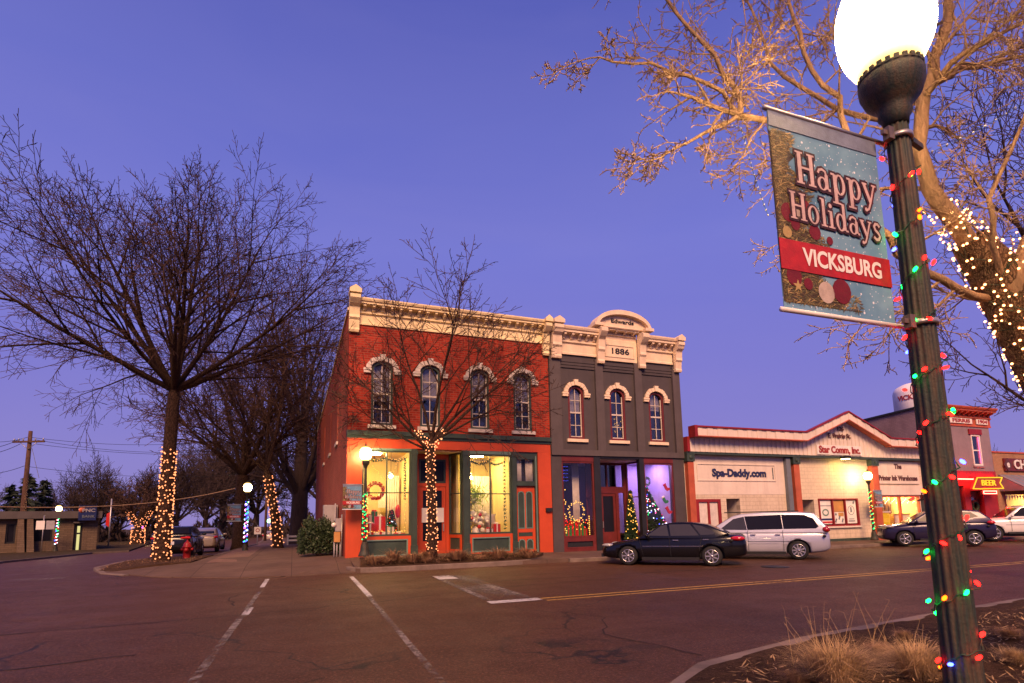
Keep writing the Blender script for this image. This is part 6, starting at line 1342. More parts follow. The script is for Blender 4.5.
# ------------------------------------------------------------------ vehicles (x forward, y left, z up; wheels on z = 0)
def body_shell(stations, mat, wheels, wr):
    """lower body from stations (x, z_bottom, z_top, half_width), smoothed, with wheel wells cut out"""
    mb = MB(); vs = []; n = 14
    for x, zb, zt, w in stations:
        h = zt - zb
        half = [(0, zb), (w * .8, zb), (w * .95, zb + .06 * h), (w, zb + .3 * h), (w * 1.0, zb + .62 * h), (w * .97, zb + .84 * h), (w * .88, zt - .015), (0, zt + .025)]
        ring = half + [(-y, z) for y, z in half[-2:0:-1]]
        vs += [(x, y, z) for y, z in ring]
    L = len(stations)
    fs = [(i * n + k, i * n + (k + 1) % n, (i + 1) * n + (k + 1) % n, (i + 1) * n + k) for i in range(L - 1) for k in range(n)]
    fs += [tuple(reversed(range(n))), tuple(range((L - 1) * n, L * n))]
    mb.add(vs, fs, True)
    o = mb.build('body', mat, None); off = Vector(o.location); me = o.data
    for v in me.vertices: v.co += off
    o.location = (0, 0, 0)
    sd_ = o.modifiers.new('s', 'SUBSURF'); sd_.levels = 2; sd_.render_levels = 2
    modifier_mesh(o)
    cut = MB()
    for x in wheels:
        for s_ in (-1, 1): cut.lathe([(wr + .065, 0), (wr + .065, .7)], (0, 0, 0), 28, axis='y') if False else cut.add(*cyl_y(x, s_ * .55, s_ * 1.2, wr, wr + .06))
    c = cut.build('cut', mat, None); coff = Vector(c.location)
    for v in c.data.vertices: v.co += coff
    c.location = (0, 0, 0)
    bo = o.modifiers.new('b', 'BOOLEAN'); bo.object = c; bo.operation = 'DIFFERENCE'; bo.solver = 'EXACT'
    modifier_mesh(o); bpy.data.objects.remove(c)
    return o
def cyl_y(x, y0, y1, zc, r, n=28):
    vs = [(x + r * math.cos(2 * PI * k / n), y, zc + r * math.sin(2 * PI * k / n)) for y in (y0, y1) for k in range(n)]
    return vs, [(k, (k + 1) % n, (k + 1) % n + n, k + n) for k in range(n)] + [tuple(range(n)), tuple(reversed(range(n, 2 * n)))]
def make_wheel(root, x, y, r, w, spokes=7):
    s_ = 1 if y > 0 else -1
    prof = [(r * .66, -w / 2), (r * .9, -w / 2), (r * .98, -w / 2 + .03), (r, 0), (r * .98, w / 2 - .03), (r * .9, w / 2), (r * .66, w / 2)]
    wh = MB().lathe(prof, (x, y, r), 26, axis='y').build('wheel', 'tyre', root, True)
    rm = MB(); yo = y + s_ * (w / 2 + .006)
    rm.lathe([(r * .67, -.012), (r * .67, .012), (r * .6, .008), (r * .6, -.012)], (x, yo, r), 26, axis='y')
    for k in range(spokes):
        a = 2 * PI * k / spokes; ca, sa = math.cos(a), math.sin(a)
        rm.obox((x + ca * r * .36, yo - s_ * .004, r + sa * r * .36), (ca * r * .28, 0, sa * r * .28), (-sa * r * .075, 0, ca * r * .075), (0, .012, 0))
    rm.lathe([(r * .15, -.016), (r * .15, .018)], (x, yo, r), 14, axis='y')
    rm.build('rim', 'rim', wh, True)
    
def cabin(root, prof, yb, k, z0, mat, panes, glass_mat, screen=None, rear=None, bevel=.05):
    """greenhouse: side outline (x,z); the sides lean in by k per metre above z0"""
    Y = lambda z: yb - k * (z - z0)
    n = len(prof); mb = MB()
    mb.add([(x, Y(z), z) for x, z in prof] + [(x, -Y(z), z) for x, z in prof], [tuple(range(n)), tuple(reversed(range(n, 2 * n)))] + [(i, i + n, (i + 1) % n + n, (i + 1) % n) for i in range(n)])
    o = mb.build('cabin', mat, root, True)
    bv = o.modifiers.new('b', 'BEVEL'); bv.width = bevel; bv.segments = 3; bv.limit_method = 'ANGLE'; bv.angle_limit = R(25)
    modifier_mesh(o)
    for p in o.data.polygons: p.use_smooth = True
    for s_ in (-1, 1):
        for i, pl in enumerate(panes):
            m = len(pl); vs = [(x, s_ * (Y(z) + .008), z) for x, z in pl] + [(x, s_ * (Y(z) - .02), z) for x, z in pl]
            MB().add(vs, [tuple(range(m)), tuple(reversed(range(m, 2 * m)))] + [(j, (j + 1) % m, (j + 1) % m + m, j + m) for j in range(m)]).build('side_window', glass_mat if not isinstance(glass_mat, list) else glass_mat[i], o, True)
    for nm, q in (('windscreen', screen), ('rear_window', rear)):
        if q:
            (xa, za), (xb, zb_) = q; nx = Vector((zb_ - za, 0, -(xb - xa))).normalized(); nx = nx if (nx.x > 0) == (nm == 'windscreen') else -nx
            ya, ybv = Y(za) - .09, Y(zb_) - .11; e = nx * .012
            P = [Vector((xa, ya, za)), Vector((xa, -ya, za)), Vector((xb, -ybv, zb_)), Vector((xb, ybv, zb_))]
            MB().add([p + e for p in P] + [p - e for p in P], [(0, 1, 2, 3), (7, 6, 5, 4), (0, 4, 5, 1), (1, 5, 6, 2), (2, 6, 7, 3), (3, 7, 4, 0)]).build(nm, 'car_glass', o, True)
    return o
def shut_line(root, pts, r=.006):
    MB().tube(pts, r, 4).build('shut_line', 'trim', root, True)
def finish_car(root, L0, L1, w, hl, tl, seams, handles, mirror, sill_z, front, rear, plate=True):
    for s_ in (-1, 1):
        for nm, mt, (x0, x1, z0, z1, yo) in (('headlight', 'lens', hl), ('taillight', 'tail', tl)):
            cx, cz = (x0 + x1) / 2, (z0 + z1) / 2
            o = MB().sphere((cx, s_ * (w - yo), cz), 1, 12, 8, ((x1 - x0) / 2, .14, (z1 - z0) / 2)).build(nm, mt, root, True)
        for (x, za, zb_, sl) in seams: MB().obox((x, s_ * (w + .002), (za + zb_) / 2), (.006, 0, 0), (sl, 0, (zb_ - za) / 2), (0, .006, 0)).build('door_seam', 'trim', root, True)
        for (x, z) in handles: MB().obox((x, s_ * (w + .012), z), (.09, 0, 0), (0, .012, 0), (0, 0, .014)).build('door_handle', 'chrome', root, True)
        x, z = mirror
        mm = MB().sphere((x, s_ * (w + .08), z), 1, 10, 7, (.07, .12, .075)); mm.obox((x + .02, s_ * (w - .02), z - .04), (.03, 0, 0), (0, .06, 0), (0, 0, .02)); mm.build('mirror', front[3], root, True)
        MB().obox(((L0 + L1) / 2, s_ * (w - .06), sill_z), ((L0 - L1) / 2 - 1.5, 0, 0), (0, .05, 0), (0, 0, .05)).build('sill_trim', 'trim', root, True)
    for s_ in (-1, 1): MB().obox(((hl[0] + tl[1]) / 2 - .1, s_ * (w + .003), sill_z + .42), (abs(hl[0] - tl[1]) / 2 - .95, 0, 0), (0, .005, 0), (0, 0, .007)).build('crease_trim', 'chrome' if plate and front[3] == 'car_black' else 'trim', root, True)
    for s_ in (-1, 1): MB().lathe([(.055, -.004), (.055, .004)], (tl[1] - .05, s_ * (w - .005), sill_z + .6), 12, axis='y').build('fuel_cap', 'trim', root, True) if s_ > 0 else None
    x, z0, z1, _ = front
    MB().obox((x, 0, (z0 + z1) / 2), (.03, 0, 0), (0, w * .5, 0), (0, 0, (z1 - z0) / 2)).build('grille', 'trim', root, True)
    MB().obox((x - .02, 0, z0 - .17), (.05, 0, 0), (0, w * .68, 0), (0, 0, .06)).build('lower_grille', 'trim', root, True)
    if plate: MB().obox((rear[0], 0, rear[1]), (.012, 0, 0), (0, .16, 0), (0, 0, .075)).build('licence_plate', 'plate', root, True)
def car_root(name, label, loc, rz, stations, mat, wheels, wr, ww, track, group=None, spokes=7):
    t = thing(name, label, 'car', (0, 0, 0), 0, group)
    b = body_shell(stations, mat, wheels, wr); b.parent = t
    for x in wheels:
        for s_ in (-1, 1): make_wheel(t, x, s_ * track, wr, ww, spokes)
    MB().box(min(wheels) - wr - .05, max(wheels) + wr + .05, -track + ww * .6, track - ww * .6, .24, .72).build('underbody', 'trim', t, True)
    t.location = loc; t.rotation_euler.z = rz
    return t
HD = R(135.5)
F_ = Vector((math.cos(HD), math.sin(HD), 0)); RT = Vector((F_.y, -F_.x, 0))
G_ = 'cars parked nose-in along the shops'
# black sedan
sed = [(2.44, .34, .52, .5), (2.36, .27, .66, .72), (2.05, .22, .76, .86), (1.4, .2, .87, .905), (.85, .2, .96, .915), (.0, .2, .985, .92), (-.9, .2, 1.0, .92), (-1.5, .21, 1.04, .905), (-2.05, .25, 1.06, .86), (-2.38, .32, 1.03, .77), (-2.46, .4, .85, .6)]
c = car_root('parked_car', 'glossy black sedan parked before the charcoal storefront', Vector((12.62, 16.62, .0)), HD, sed, 'car_black', (1.42, -1.36), .33, .22, .8, G_, 7)
pr = [(1.12, .9), (.18, 1.42), (-.2, 1.465), (-.75, 1.455), (-1.25, 1.37), (-1.95, 1.06), (-1.5, .9)]
cabin(c, pr, .84, .42, .95, 'car_black', [[(.75, 1.02), (.26, 1.35), (.08, 1.385), (.0, 1.0)], [(-.06, 1.0), (.0, 1.39), (-.7, 1.385), (-.98, 1.01)], [(-1.04, 1.02), (-.78, 1.38), (-1.1, 1.32), (-1.5, 1.11), (-1.45, 1.04)]], ['car_glass_pale', 'car_glass_pale', 'car_glass_pale'], ((1.0, .965), (.25, 1.385)), ((-1.85, 1.1), (-1.25, 1.35)))
finish_car(c, 2.44, -2.46, .915, (1.95, 2.38, .62, .76, .2), (-2.42, -1.95, .82, .99, .12), [(-.03, .32, .98, .02), (-1.02, .5, 1.0, -.06), (.95, .35, .92, .06)], [(-.22, .86), (-1.2, .88)], (.72, 1.02), .24, (2.41, .5, .62, 'car_black'), (-2.46, .72))
# silver minivan
van = [(2.5, .36, .6, .55), (2.42, .28, .78, .78), (2.1, .22, .9, .92), (1.6, .2, 1.0, .975), (1.0, .2, 1.06, .99), (.0, .2, 1.08, 1.0), (-1.2, .2, 1.08, 1.0), (-2.0, .22, 1.08, .985), (-2.42, .28, 1.08, .93), (-2.53, .38, 1.04, .82), (-2.56, .46, .8, .75)]
c = car_root('parked_car', 'silver white minivan with dark rear windows parked before the white shop building', Vector((16.9, 17.15, 0)), HD, van, 'car_silver', (1.55, -1.48), .345, .23, .87, G_, 9)
pr = [(1.75, .98), (.72, 1.62), (.4, 1.7), (-.4, 1.76), (-1.5, 1.75), (-2.1, 1.69), (-2.46, 1.2), (-2.5, .95)]
cabin(c, pr, .94, .26, 1.05, 'car_silver', [[(1.2, 1.12), (.68, 1.52), (.3, 1.6), (.22, 1.1)], [(.2, 1.1), (.28, 1.61), (-.985, 1.65), (-1.015, 1.12)], [(-1.04, 1.12), (-1.0, 1.65), (-1.75, 1.63), (-2.05, 1.5), (-2.2, 1.2), (-2.1, 1.13)]], ['car_glass_pale', 'car_glass', 'car_glass'], ((1.6, 1.08), (.78, 1.58)), ((-2.42, 1.25), (-2.14, 1.62)))
finish_car(c, 2.5, -2.56, 1.0, (2.02, 2.44, .72, .88, .2), (-2.56, -2.3, .98, 1.2, .1), [(.2, .32, 1.08, .0), (-1.0, .32, 1.08, .0), (1.15, .4, 1.05, .03)], [(.02, .92), (-.82, .92)], (1.2, 1.12), .25, (2.48, .6, .74, 'car_silver'), (-2.57, .85))
MB().obox((-.3, .72, 1.775), (1.3, 0, 0), (0, .018, 0), (0, 0, .016)).build('roof_rail', 'trim', c, True); MB().obox((-.3, -.72, 1.775), (1.3, 0, 0), (0, .018, 0), (0, 0, .016)).build('roof_rail', 'trim', c, True)
for s_ in (-1, 1): MB().obox((.03, s_ * 1.003, .62), (.85, 0, 0), (0, .008, 0), (0, 0, .03)).build('side_moulding', 'car_silver', c, True)
# midnight blue compact SUV
suv = [(2.24, .4, .72, .55), (2.16, .3, .88, .76), (1.9, .26, .97, .88), (1.4, .24, 1.04, .915), (.8, .24, 1.1, .92), (.0, .24, 1.13, .925), (-1.0, .24, 1.16, .925), (-1.6, .26, 1.18, .91), (-2.0, .32, 1.16, .85), (-2.22, .4, 1.08, .78), (-2.27, .48, .85, .68)]
c = car_root('parked_car', 'midnight blue compact SUV parked behind the near lamp post', Vector((28.95, 17.95, .04)), HD, suv, 'car_blue', (1.35, -1.34), .35, .23, .8, G_, 5)
pr = [(1.2, 1.06), (.35, 1.58), (-.1, 1.67), (-.9, 1.68), (-1.65, 1.62), (-2.08, 1.2), (-2.1, 1.05)]
cabin(c, pr, .87, .34, 1.1, 'car_blue', [[(.85, 1.16), (.36, 1.5), (.12, 1.56), (.02, 1.15)], [(-.04, 1.15), (.04, 1.57), (-.75, 1.58), (-.98, 1.2)], [(-1.04, 1.22), (-.82, 1.58), (-1.35, 1.55), (-1.6, 1.35)]], ['car_glass'] * 3, ((1.08, 1.13), (.4, 1.54)), ((-2.04, 1.25), (-1.72, 1.56)))
finish_car(c, 2.24, -2.27, .925, (1.7, 2.14, .86, 1.0, .17), (-2.2, -1.85, .98, 1.16, .1), [(-.02, .4, 1.13, .0), (-1.0, .45, 1.15, -.05), (.95, .42, 1.08, .03)], [(-.2, .98), (-1.15, 1.0)], (.85, 1.15), .3, (2.2, .62, .84, 'car_blue'), (-2.27, .78))
# white pickup truck
pk = [(2.75, .5, .85, .68), (2.68, .42, 1.05, .88), (2.4, .38, 1.13, .97), (1.7, .36, 1.18, 1.0), (1.1, .36, 1.22, 1.0), (.0, .36, 1.24, 1.0), (-.9, .36, 1.24, 1.0), (-1.6, .36, 1.24, 1.0), (-2.4, .4, 1.24, .99), (-2.8, .46, 1.22, .97), (-2.86, .5, 1.2, .9)]
c = car_root('parked_car', 'white pickup truck parked before the restaurant at the right edge', Vector((36.4, 17.7, .05)), HD, pk, 'car_white', (1.85, -1.7), .4, .26, .86, G_, 6)
pr = [(1.35, 1.15), (.62, 1.75), (.3, 1.84), (-.9, 1.85), (-1.05, 1.8), (-1.12, 1.15)]
cabin(c, pr, .94, .25, 1.2, 'car_white', [[(1.0, 1.28), (.55, 1.7), (.2, 1.75), (.15, 1.27)], [(.08, 1.27), (.12, 1.75), (-.8, 1.76), (-.92, 1.28)]], ['car_glass'] * 2, ((1.25, 1.25), (.68, 1.7)), ((-1.115, 1.3), (-1.06, 1.75)))
finish_car(c, 2.75, -2.86, 1.0, (2.38, 2.7, .92, 1.08, .13), (-2.86, -2.7, .9, 1.2, .08), [(.12, .5, 1.24, .0), (-.98, .5, 1.24, .0), (1.1, .5, 1.22, .0)], [(-.05, 1.1), (-.85, 1.1)], (1.05, 1.3), .42, (2.72, .75, 1.02, 'car_white'), (-2.87, .75))
# cars on the side street, seen from behind
G2 = 'cars parked along the side street'
c = car_root('parked_car', 'dark crossover seen from behind with red tail lights, parked past the hydrant', Vector((-5.42, 33.2, .1)), R(90), suv, 'car_black', (1.35, -1.34), .35, .23, .8, G2, 5)
pr = [(1.2, 1.06), (.35, 1.5), (-.1, 1.58), (-.9, 1.58), (-1.45, 1.53), (-2.08, 1.18), (-2.1, 1.05)]
cabin(c, pr, .87, .34, 1.1, 'car_black', [[(.85, 1.16), (.36, 1.44), (.12, 1.48), (.02, 1.15)], [(-.04, 1.15), (.04, 1.49), (-.75, 1.5), (-.98, 1.2)], [(-1.04, 1.22), (-.82, 1.5), (-1.3, 1.46), (-1.6, 1.32)]], ['car_glass'] * 3, ((1.08, 1.13), (.4, 1.47)), ((-2.04, 1.22), (-1.55, 1.5)))
finish_car(c, 2.24, -2.27, .925, (1.7, 2.14, .86, 1.0, .17), (-2.27, -2.0, .95, 1.1, .24), [(-.02, .4, 1.13, .0), (-1.0, .45, 1.15, -.05)], [(-.2, .98), (-1.15, 1.0)], (.85, 1.15), .3, (2.2, .62, .84, 'car_black'), (-2.27, .78))
for s_ in (-1, 1): MB().obox((-2.262, s_ * .62, 1.03), (.012, 0, 0), (0, .2, 0), (0, 0, .035)).build('tail_lamp', 'tail_lit', c, True)
c = car_root('parked_car', 'champagne sedan parked ahead of the dark crossover on the side street', Vector((-5.1, 40.2, .1)), R(90), sed, 'car_tan', (1.42, -1.36), .33, .22, .8, G2, 7)
pr = [(1.12, .9), (.18, 1.42), (-.2, 1.465), (-.75, 1.455), (-1.25, 1.37), (-1.95, 1.06), (-1.5, .9)]
cabin(c, pr, .84, .42, .95, 'car_tan', [[(.75, 1.02), (.26, 1.35), (.08, 1.385), (.0, 1.0)], [(-.06, 1.0), (.0, 1.39), (-.7, 1.385), (-.98, 1.01)]], ['car_glass'] * 2, ((1.0, .965), (.25, 1.385)), ((-1.85, 1.1), (-1.25, 1.35)))
finish_car(c, 2.44, -2.46, .915, (1.95, 2.38, .62, .76, .2), (-2.42, -1.95, .82, .99, .12), [(-.03, .32, .98, .02), (-1.02, .5, 1.0, -.06)], [(-.22, .86), (-1.2, .88)], (.72, 1.02), .24, (2.41, .5, .62, 'car_tan'), (-2.46, .72))
c2_ = copy_tree(c); c2_.location = (-5.6, 74, -.35); c2_['label'] = 'far car with red tail lamps on the side street beyond the lit leaning tree'; c2_.location = tuple(at_y(270, 545, 82)[:2]) + (-.6,)
for s_ in (-1, 1): MB().obox((-2.45, s_ * .6, .9), (.02, 0, 0), (0, .17, 0), (0, 0, .07)).build('tail_lamp', 'tail_lit', c2_, True)

# ------------------------------------------------------------------ light strings
ICO = {}
def bulb_mesh(mat, r, long=1.0):
    k = (mat, round(r, 4), long)
    if k not in ICO: ICO[k] = MB().sphere((0, 0, 0), r, 6, 4, (1, 1, long)).mesh('bulb', mat)
    return ICO[k]
def string(name, label, pts, cols, r, wire_r, wire_mat, seed, group, sub=1, loose=0.0, long=1.0, cat='light string'):
    """wire through pts (world) with bulbs; cols = material names"""
    rg = random.Random(seed); base = Vector(pts[0]); t = thing(name, label, cat, base, 0, group)
    MB().tube([Vector(p) - base for p in pts], wire_r, 4, False).build('wire', wire_mat, t, True, False)
    bl = [Vector(p) - base + rvec(rg) * loose for i, p in enumerate(pts) if i % sub == 0]
    rest = {}
    order = list(range(len(bl)))
    if len(bl) > 100: rg.shuffle(order)
    for i, j in enumerate(order):
        mt = rg.choice(cols)
        if i < 100:
            o = bpy.data.objects.new('bulb', bulb_mesh(mt, r, long)); C.objects.link(o); o.parent = t; o.location = bl[j]
            if long > 1: o.rotation_euler = (rg.uniform(-1.2, 1.2), rg.uniform(-1.2, 1.2), 0)
        else: rest.setdefault(cols[0], MB()).sphere(bl[j], r, 6, 4)
    for mt, mb in rest.items(): o = mb.build('bulb', mt, t, True, False); o['kind'] = 'stuff'
    return t
def wrap(path, radii, turns, per, seed, wob=.02):
    wob *= 1.6
    """spiral of points round a polyline trunk"""
    rg = random.Random(seed); P = [Vector(p) for p in path]; out = []; N_ = int(turns * per)
    ls = [0]
    for a, b in zip(P[:-1], P[1:]): ls.append(ls[-1] + (b - a).length)
    for i in range(N_):
        s_ = ls[-1] * (i + .5) / N_; k = max(j for j in range(len(ls) - 1) if ls[j] <= s_); f = (s_ - ls[k]) / (ls[k + 1] - ls[k])
        c = P[k].lerp(P[k + 1], f); d = (P[k + 1] - P[k]).normalized(); u = d.cross(Vector((0, 1, 0.01))).normalized(); w = d.cross(u)
        r = radii[k] + (radii[k + 1] - radii[k]) * f; a = 2 * PI * i / per + rg.uniform(-.28, .28) + .5 * math.sin(i * .11 + seed)
        out.append(c + (u * math.cos(a) + w * math.sin(a)) * (r + .012) + d * rg.uniform(-wob, wob))
    return out
GS = 'warm light strings round the tree trunks'
string('light_string', 'warm white lights spiralling up the trunk of the tall street tree', wrap([T1 + Vector(p) for p in ((0, 0, .25), (.02, 0, 1.5), (.04, 0, 3.0), (.05, 0, 4.7))], [.345, .29, .27, .265], 26, 11, 1, .06), ['warm_far'], .03, .006, 'wire', 1, GS)
string('light_string', 'warm white lights wrapping the slender tree in the corner planting bed', wrap([T2 + Vector(p) for p in ((0, 0, .2), (.02, 0, 1.2), (-.02, 0, 2.6), (-.05, 0, 3.9), (0, 0, 4.3))], [.215, .185, .165, .17, .135], 24, 8, 2, .06), ['warm'], .022, .005, 'wire', 2, GS)
for k, (dx, dy, dz) in enumerate(((-.75, .1, 1.0), (.7, -.1, 1.0), (.2, .3, 1.1))):
    a = T2 + Vector((0, 0, 4.0)); b = a + Vector((dx, dy, dz)) * .75
    string('light_string', ('short run of warm lights on the left fork of the planting bed tree', 'short run of warm lights on the right fork of the planting bed tree', 'short run of warm lights on the middle fork of the planting bed tree')[k], wrap([a, b], [.11, .08], 4, 6, 5 + k, .05), ['warm'], .026, .005, 'wire', 6 + k, GS)
string('light_string', 'warm lights round the leaning tree on the side street', wrap([Vector((-.75, 36.3, .15)) + Vector(p) for p in ((-.05, 0, .3), (-.35, 0, 2.5), (-.75, 0, 4.4))], [.34, .28, .25], 14, 8, 3, .07), ['warm_far'], .036, .006, 'wire', 3, GS)
lp = at_y(137, 548, 80.0); lp.z = -.9
lt = tree('lit_pollard_tree', 'small bare tree at the far left wrapped in lights up into its forks', lp, [(0, 0, -.3), (0, 0, .2), (0, 0, 2.4)], [.8, .7, .65],
          [(2, (-.5, 0, 1), 3.5, .3), (2, (.5, 0, 1), 3.5, .3), (2, (0, .3, 1), 4.5, .3)], F3, ('bark', 'twig'), 81)
string('light_string', 'warm lights round the small lit tree at the far left', wrap([lp + Vector((0, 0, .2)), lp + Vector((0, 0, 2.4))], [.75, .7], 12, 12, 4, .1), ['warm_far'], .05, .008, 'wire', 4, GS)
for sx in (-1, 1): string('light_string', 'warm lights on the %s fork of the small lit tree at the far left' % ('left' if sx < 0 else 'right'), wrap([lp + Vector((sx * .1, 0, 2.4)), lp + Vector((sx * 1.2, 0, 4.6))], [.5, .25], 6, 8, 41 + sx, .1), ['warm_far'], .05, .008, 'wire', 42 + sx, GS)
# near tree
tr_pts = trk[2:]; 
string('light_string', 'dense warm lights wrapped round the thick trunk of the lit tree at the right', wrap(tr_pts + [D(938, 205, 4.5)], [.365, .315, .252, .132, .085], 19, 26, 6, .05), ['warm_near'], .0105, .003, 'green_wire', 7, GS)
string('light_string', 'warm lights on the upper right limb of the lit tree', wrap([D(1030, 335, 4.6), D(1012, 285, 4.45), D(1034, 240, 4.4)], [.16, .14, .12], 5, 12, 8, .04), ['warm_near'], .0085, .003, 'green_wire', 8, GS)
def sag(a, b, s_, n):
    return [Vector(a).lerp(Vector(b), i / n) - Vector((0, 0, s_ * 4 * (i / n) * (1 - i / n))) for i in range(n + 1)]
GU = 'unlit pale light strings in the near tree'
string('light_string', 'unlit pale light string hanging straight down from the upper left branch', sag(D(694, -5, 4.1), D(698, 92, 4.1), 0, 11), ['grey_box'], .006, .0018, 'green_wire', 9, GU, long=1.8)
string('light_string', 'unlit pale light string drooping from the branch fork left of the banner', sag(D(700, 96, 4.1), D(741, 128, 4.1), .06, 9) + sag(D(741, 128, 4.1), D(752, 168, 4.1), .0, 8) + sag(D(752, 168, 4.1), D(768, 215, 4.0), .02, 8), ['grey_box'], .006, .0018, 'green_wire', 10, GU, long=1.8)
string('light_string', 'unlit pale light string running from the lamp post up to the right edge', sag(at_depth(932, 152, 2.85), D(1040, 90, 4.0), .03, 10), ['grey_box'], .006, .002, 'green_wire', 11, GU, long=1.8)
# coloured strings on the lamp posts
TILT = R(2.4)
def near_axis(z): return LB + Vector((0, 0, z))
zs = [.55 + 2.95 * i / 60 for i in range(61)]
path = []; rg = random.Random(44); ang = 2.2
for i in range(300):
    z = .5 + 2.95 * i / 299; ang += .235 * rg.uniform(.6, 1.4); r = post_r(z) + .006 + (.03 * rg.random() if i % 7 == 3 else 0)
    path.append(near_axis(z) + Vector((r * math.cos(ang), r * math.sin(ang), rg.uniform(-.012, .012))))
tl_ = string('light_string', 'red green and orange holiday lights wound round the near lamp post', path, ['red_b', 'red_b', 'green_b', 'orange_b', 'red_b', 'green_b', 'blue_b', 'red_b'], .0095, .003, 'green_wire', 15, 'coloured strings on the lamp posts', sub=4, loose=.028, long=1.7)
def lamp_string(p, sc, cols, r, seed, label, zt=3.3, per=10, turns=9):
    return string('light_string', label, wrap([Vector(p) + Vector((0, 0, .7 * sc)), Vector(p) + Vector((0, 0, zt * sc))], [.085 * sc, .06 * sc], turns, per, seed, .03), cols, r, .004, 'wire', seed, 'coloured strings on the lamp posts')
lamp_string(L2, .91, ['red_s', 'green_s', 'red_s', 'green_s', 'gold_s'], .028, 101, 'red and green lights on the corner lamp by the brick building', 2.6)
lamp_string(L3, .86, ['blue_s', 'blue_s', 'white_b', 'pink_s', 'green_s'], .042, 102, 'blue and pink lights on the side street lamp')
lamp_string(L4, .83, ['red_s', 'green_s', 'red_s', 'green_s', 'gold_s'], .03, 103, 'red and green lights on the lamp before the white shops')
lamp_string(L5, .92, ['red_s', 'green_s', 'white_b', 'blue_s'], .06, 104, 'mixed coloured lights on the lamp before the bank', per=5)
lamp_string(L6, .78, ['blue_s', 'blue_s', 'pink_s'], .07, 105, 'blue lights on the distant lamp left of the dark car', per=5)

# ------------------------------------------------------------------ shop window displays
def xtree(c, h, w, lean, mats, nb, label, mat='foliage', br=.026):
    t = thing('christmas_tree', label, 'christmas tree', c); rg = random.Random(int(c[0] * 10)); mb = MB()
    for k in range(6000):
        z = h * rg.random() ** 1.3; r_ = w * (1 - z / h) * math.sqrt(rg.random()) + .02; a = rg.uniform(0, 6.283); p = Vector((r_ * math.cos(a) + lean * z, r_ * math.sin(a) * .7, z)); q = Vector((math.cos(a), math.sin(a), -.3)) * .08; b = q.cross(rvec(rg)).normalized() * .02; mb.add([p - q, p + b, p + q, p - b], [(0, 1, 2, 3)])
    mb.build('branches', mat, t, True, False); MB().tube([(0, 0, 0), (lean * h, 0, h)], [.03, .01]).build('stem', 'bark', t, True)
    rg = random.Random(6)
    for k in range(nb):
        z = h * rg.random() ** 1.2; r_ = w * (1 - z / h) + .03; a = rg.uniform(PI, 2 * PI)
        o = bpy.data.objects.new('bulb', bulb_mesh(rg.choice(mats), br)); C.objects.link(o); o.parent = t; o.location = (r_ * math.cos(a) + lean * z, r_ * math.sin(a) * .7, z)

def dtag(o, label, cat, group=None): return tag(o, label, cat, group)
GW = 'light strings framing the shop windows'
def frame_pts(x0, x1, z0, z1, y, sides, n=14):
    out = []
    if 'l' in sides: out += [Vector((x0, y, z0 + (z1 - z0) * i / n)) for i in range(n + 1)]
    if 't' in sides: out += [Vector((x0 + (x1 - x0) * i / n, y, z1 - .12 * math.sin(PI * ((i * 2 / n) % 1)))) for i in range(n + 1)]
    if 'r' in sides: out += [Vector((x1, y, z1 - (z1 - z0) * i / n)) for i in range(n + 1)]
    if 'b' in sides: out += [Vector((x1 - (x1 - x0) * i / n, y, z0)) for i in range(n + 1)]
    return out
string('light_string', 'string of small warm lights inside the left brick storefront window', frame_pts(2.62, 4.15, 1.3, 4.25, FY + .3, 'trb', 18), ['gold_s'], .02, .004, 'green_wire', 201, GW, loose=.03)
string('light_string', 'string of small warm lights inside the right brick storefront window', frame_pts(6.9, 8.45, 1.25, 4.2, FY + .3, 'ltr', 18), ['gold_s'], .018, .004, 'green_wire', 202, GW, loose=.03)
def garland(label, pts, seed, r=.07):
    mb = MB(); rg = random.Random(seed)
    for p in pts:
        for _ in range(26):
            c = Vector(p) + rvec(rg) * r * rg.random(); a = rvec(rg) * .05; b = a.cross(rvec(rg)).normalized() * .012; mb.add([c - a, c + b, c + a, c - b], [(0, 1, 2, 3)])
    o = mb.build('garland', 'foliage', fix=False); return tag(o, label, 'garland', 'evergreen garlands in the shop windows')
string('light_string', 'warm lights swooping down from the upper left corner of the left brick window', sag((2.66, FY + .28, 4.2), (3.4, FY + .32, 3.3), .08, 16) + sag((3.4, FY + .32, 3.3), (3.9, FY + .3, 4.2), .1, 14), ['gold_s'], .017, .004, 'white_wire', 203, GW, loose=.03)
garland('green garland along the top of the left brick storefront window', frame_pts(2.6, 4.15, 2.6, 4.22, FY + .36, 'tr', 16), 1)
garland('green garland along the top and right of the right brick storefront window', frame_pts(6.95, 8.42, 1.3, 4.15, FY + .36, 'tr', 18), 2)
def pendant(x, y, z, label):
    t = thing('pendant_lamp', label, 'pendant lamp', (x, y, z), 0, 'pendant lamps in the brick storefront'); MB().sphere((0, 0, 0), .085, 12, 8).build('bulb', 'pendant', t, True)
    MB().lathe([(.03, .085), (.12, .09), (.1, .14), (.02, .2)], (0, 0, 0), 14).build('shade', 'steel', t, True); MB().tube([(0, 0, .2), (0, 0, 4.55 - z)], .008).build('cord', 'wire', t, True)
pendant(3.72, 23.2, 3.55, 'glowing pendant lamp in the left brick storefront window'); pendant(7.1, 23.0, 3.5, 'glowing pendant lamp in the right brick storefront window')
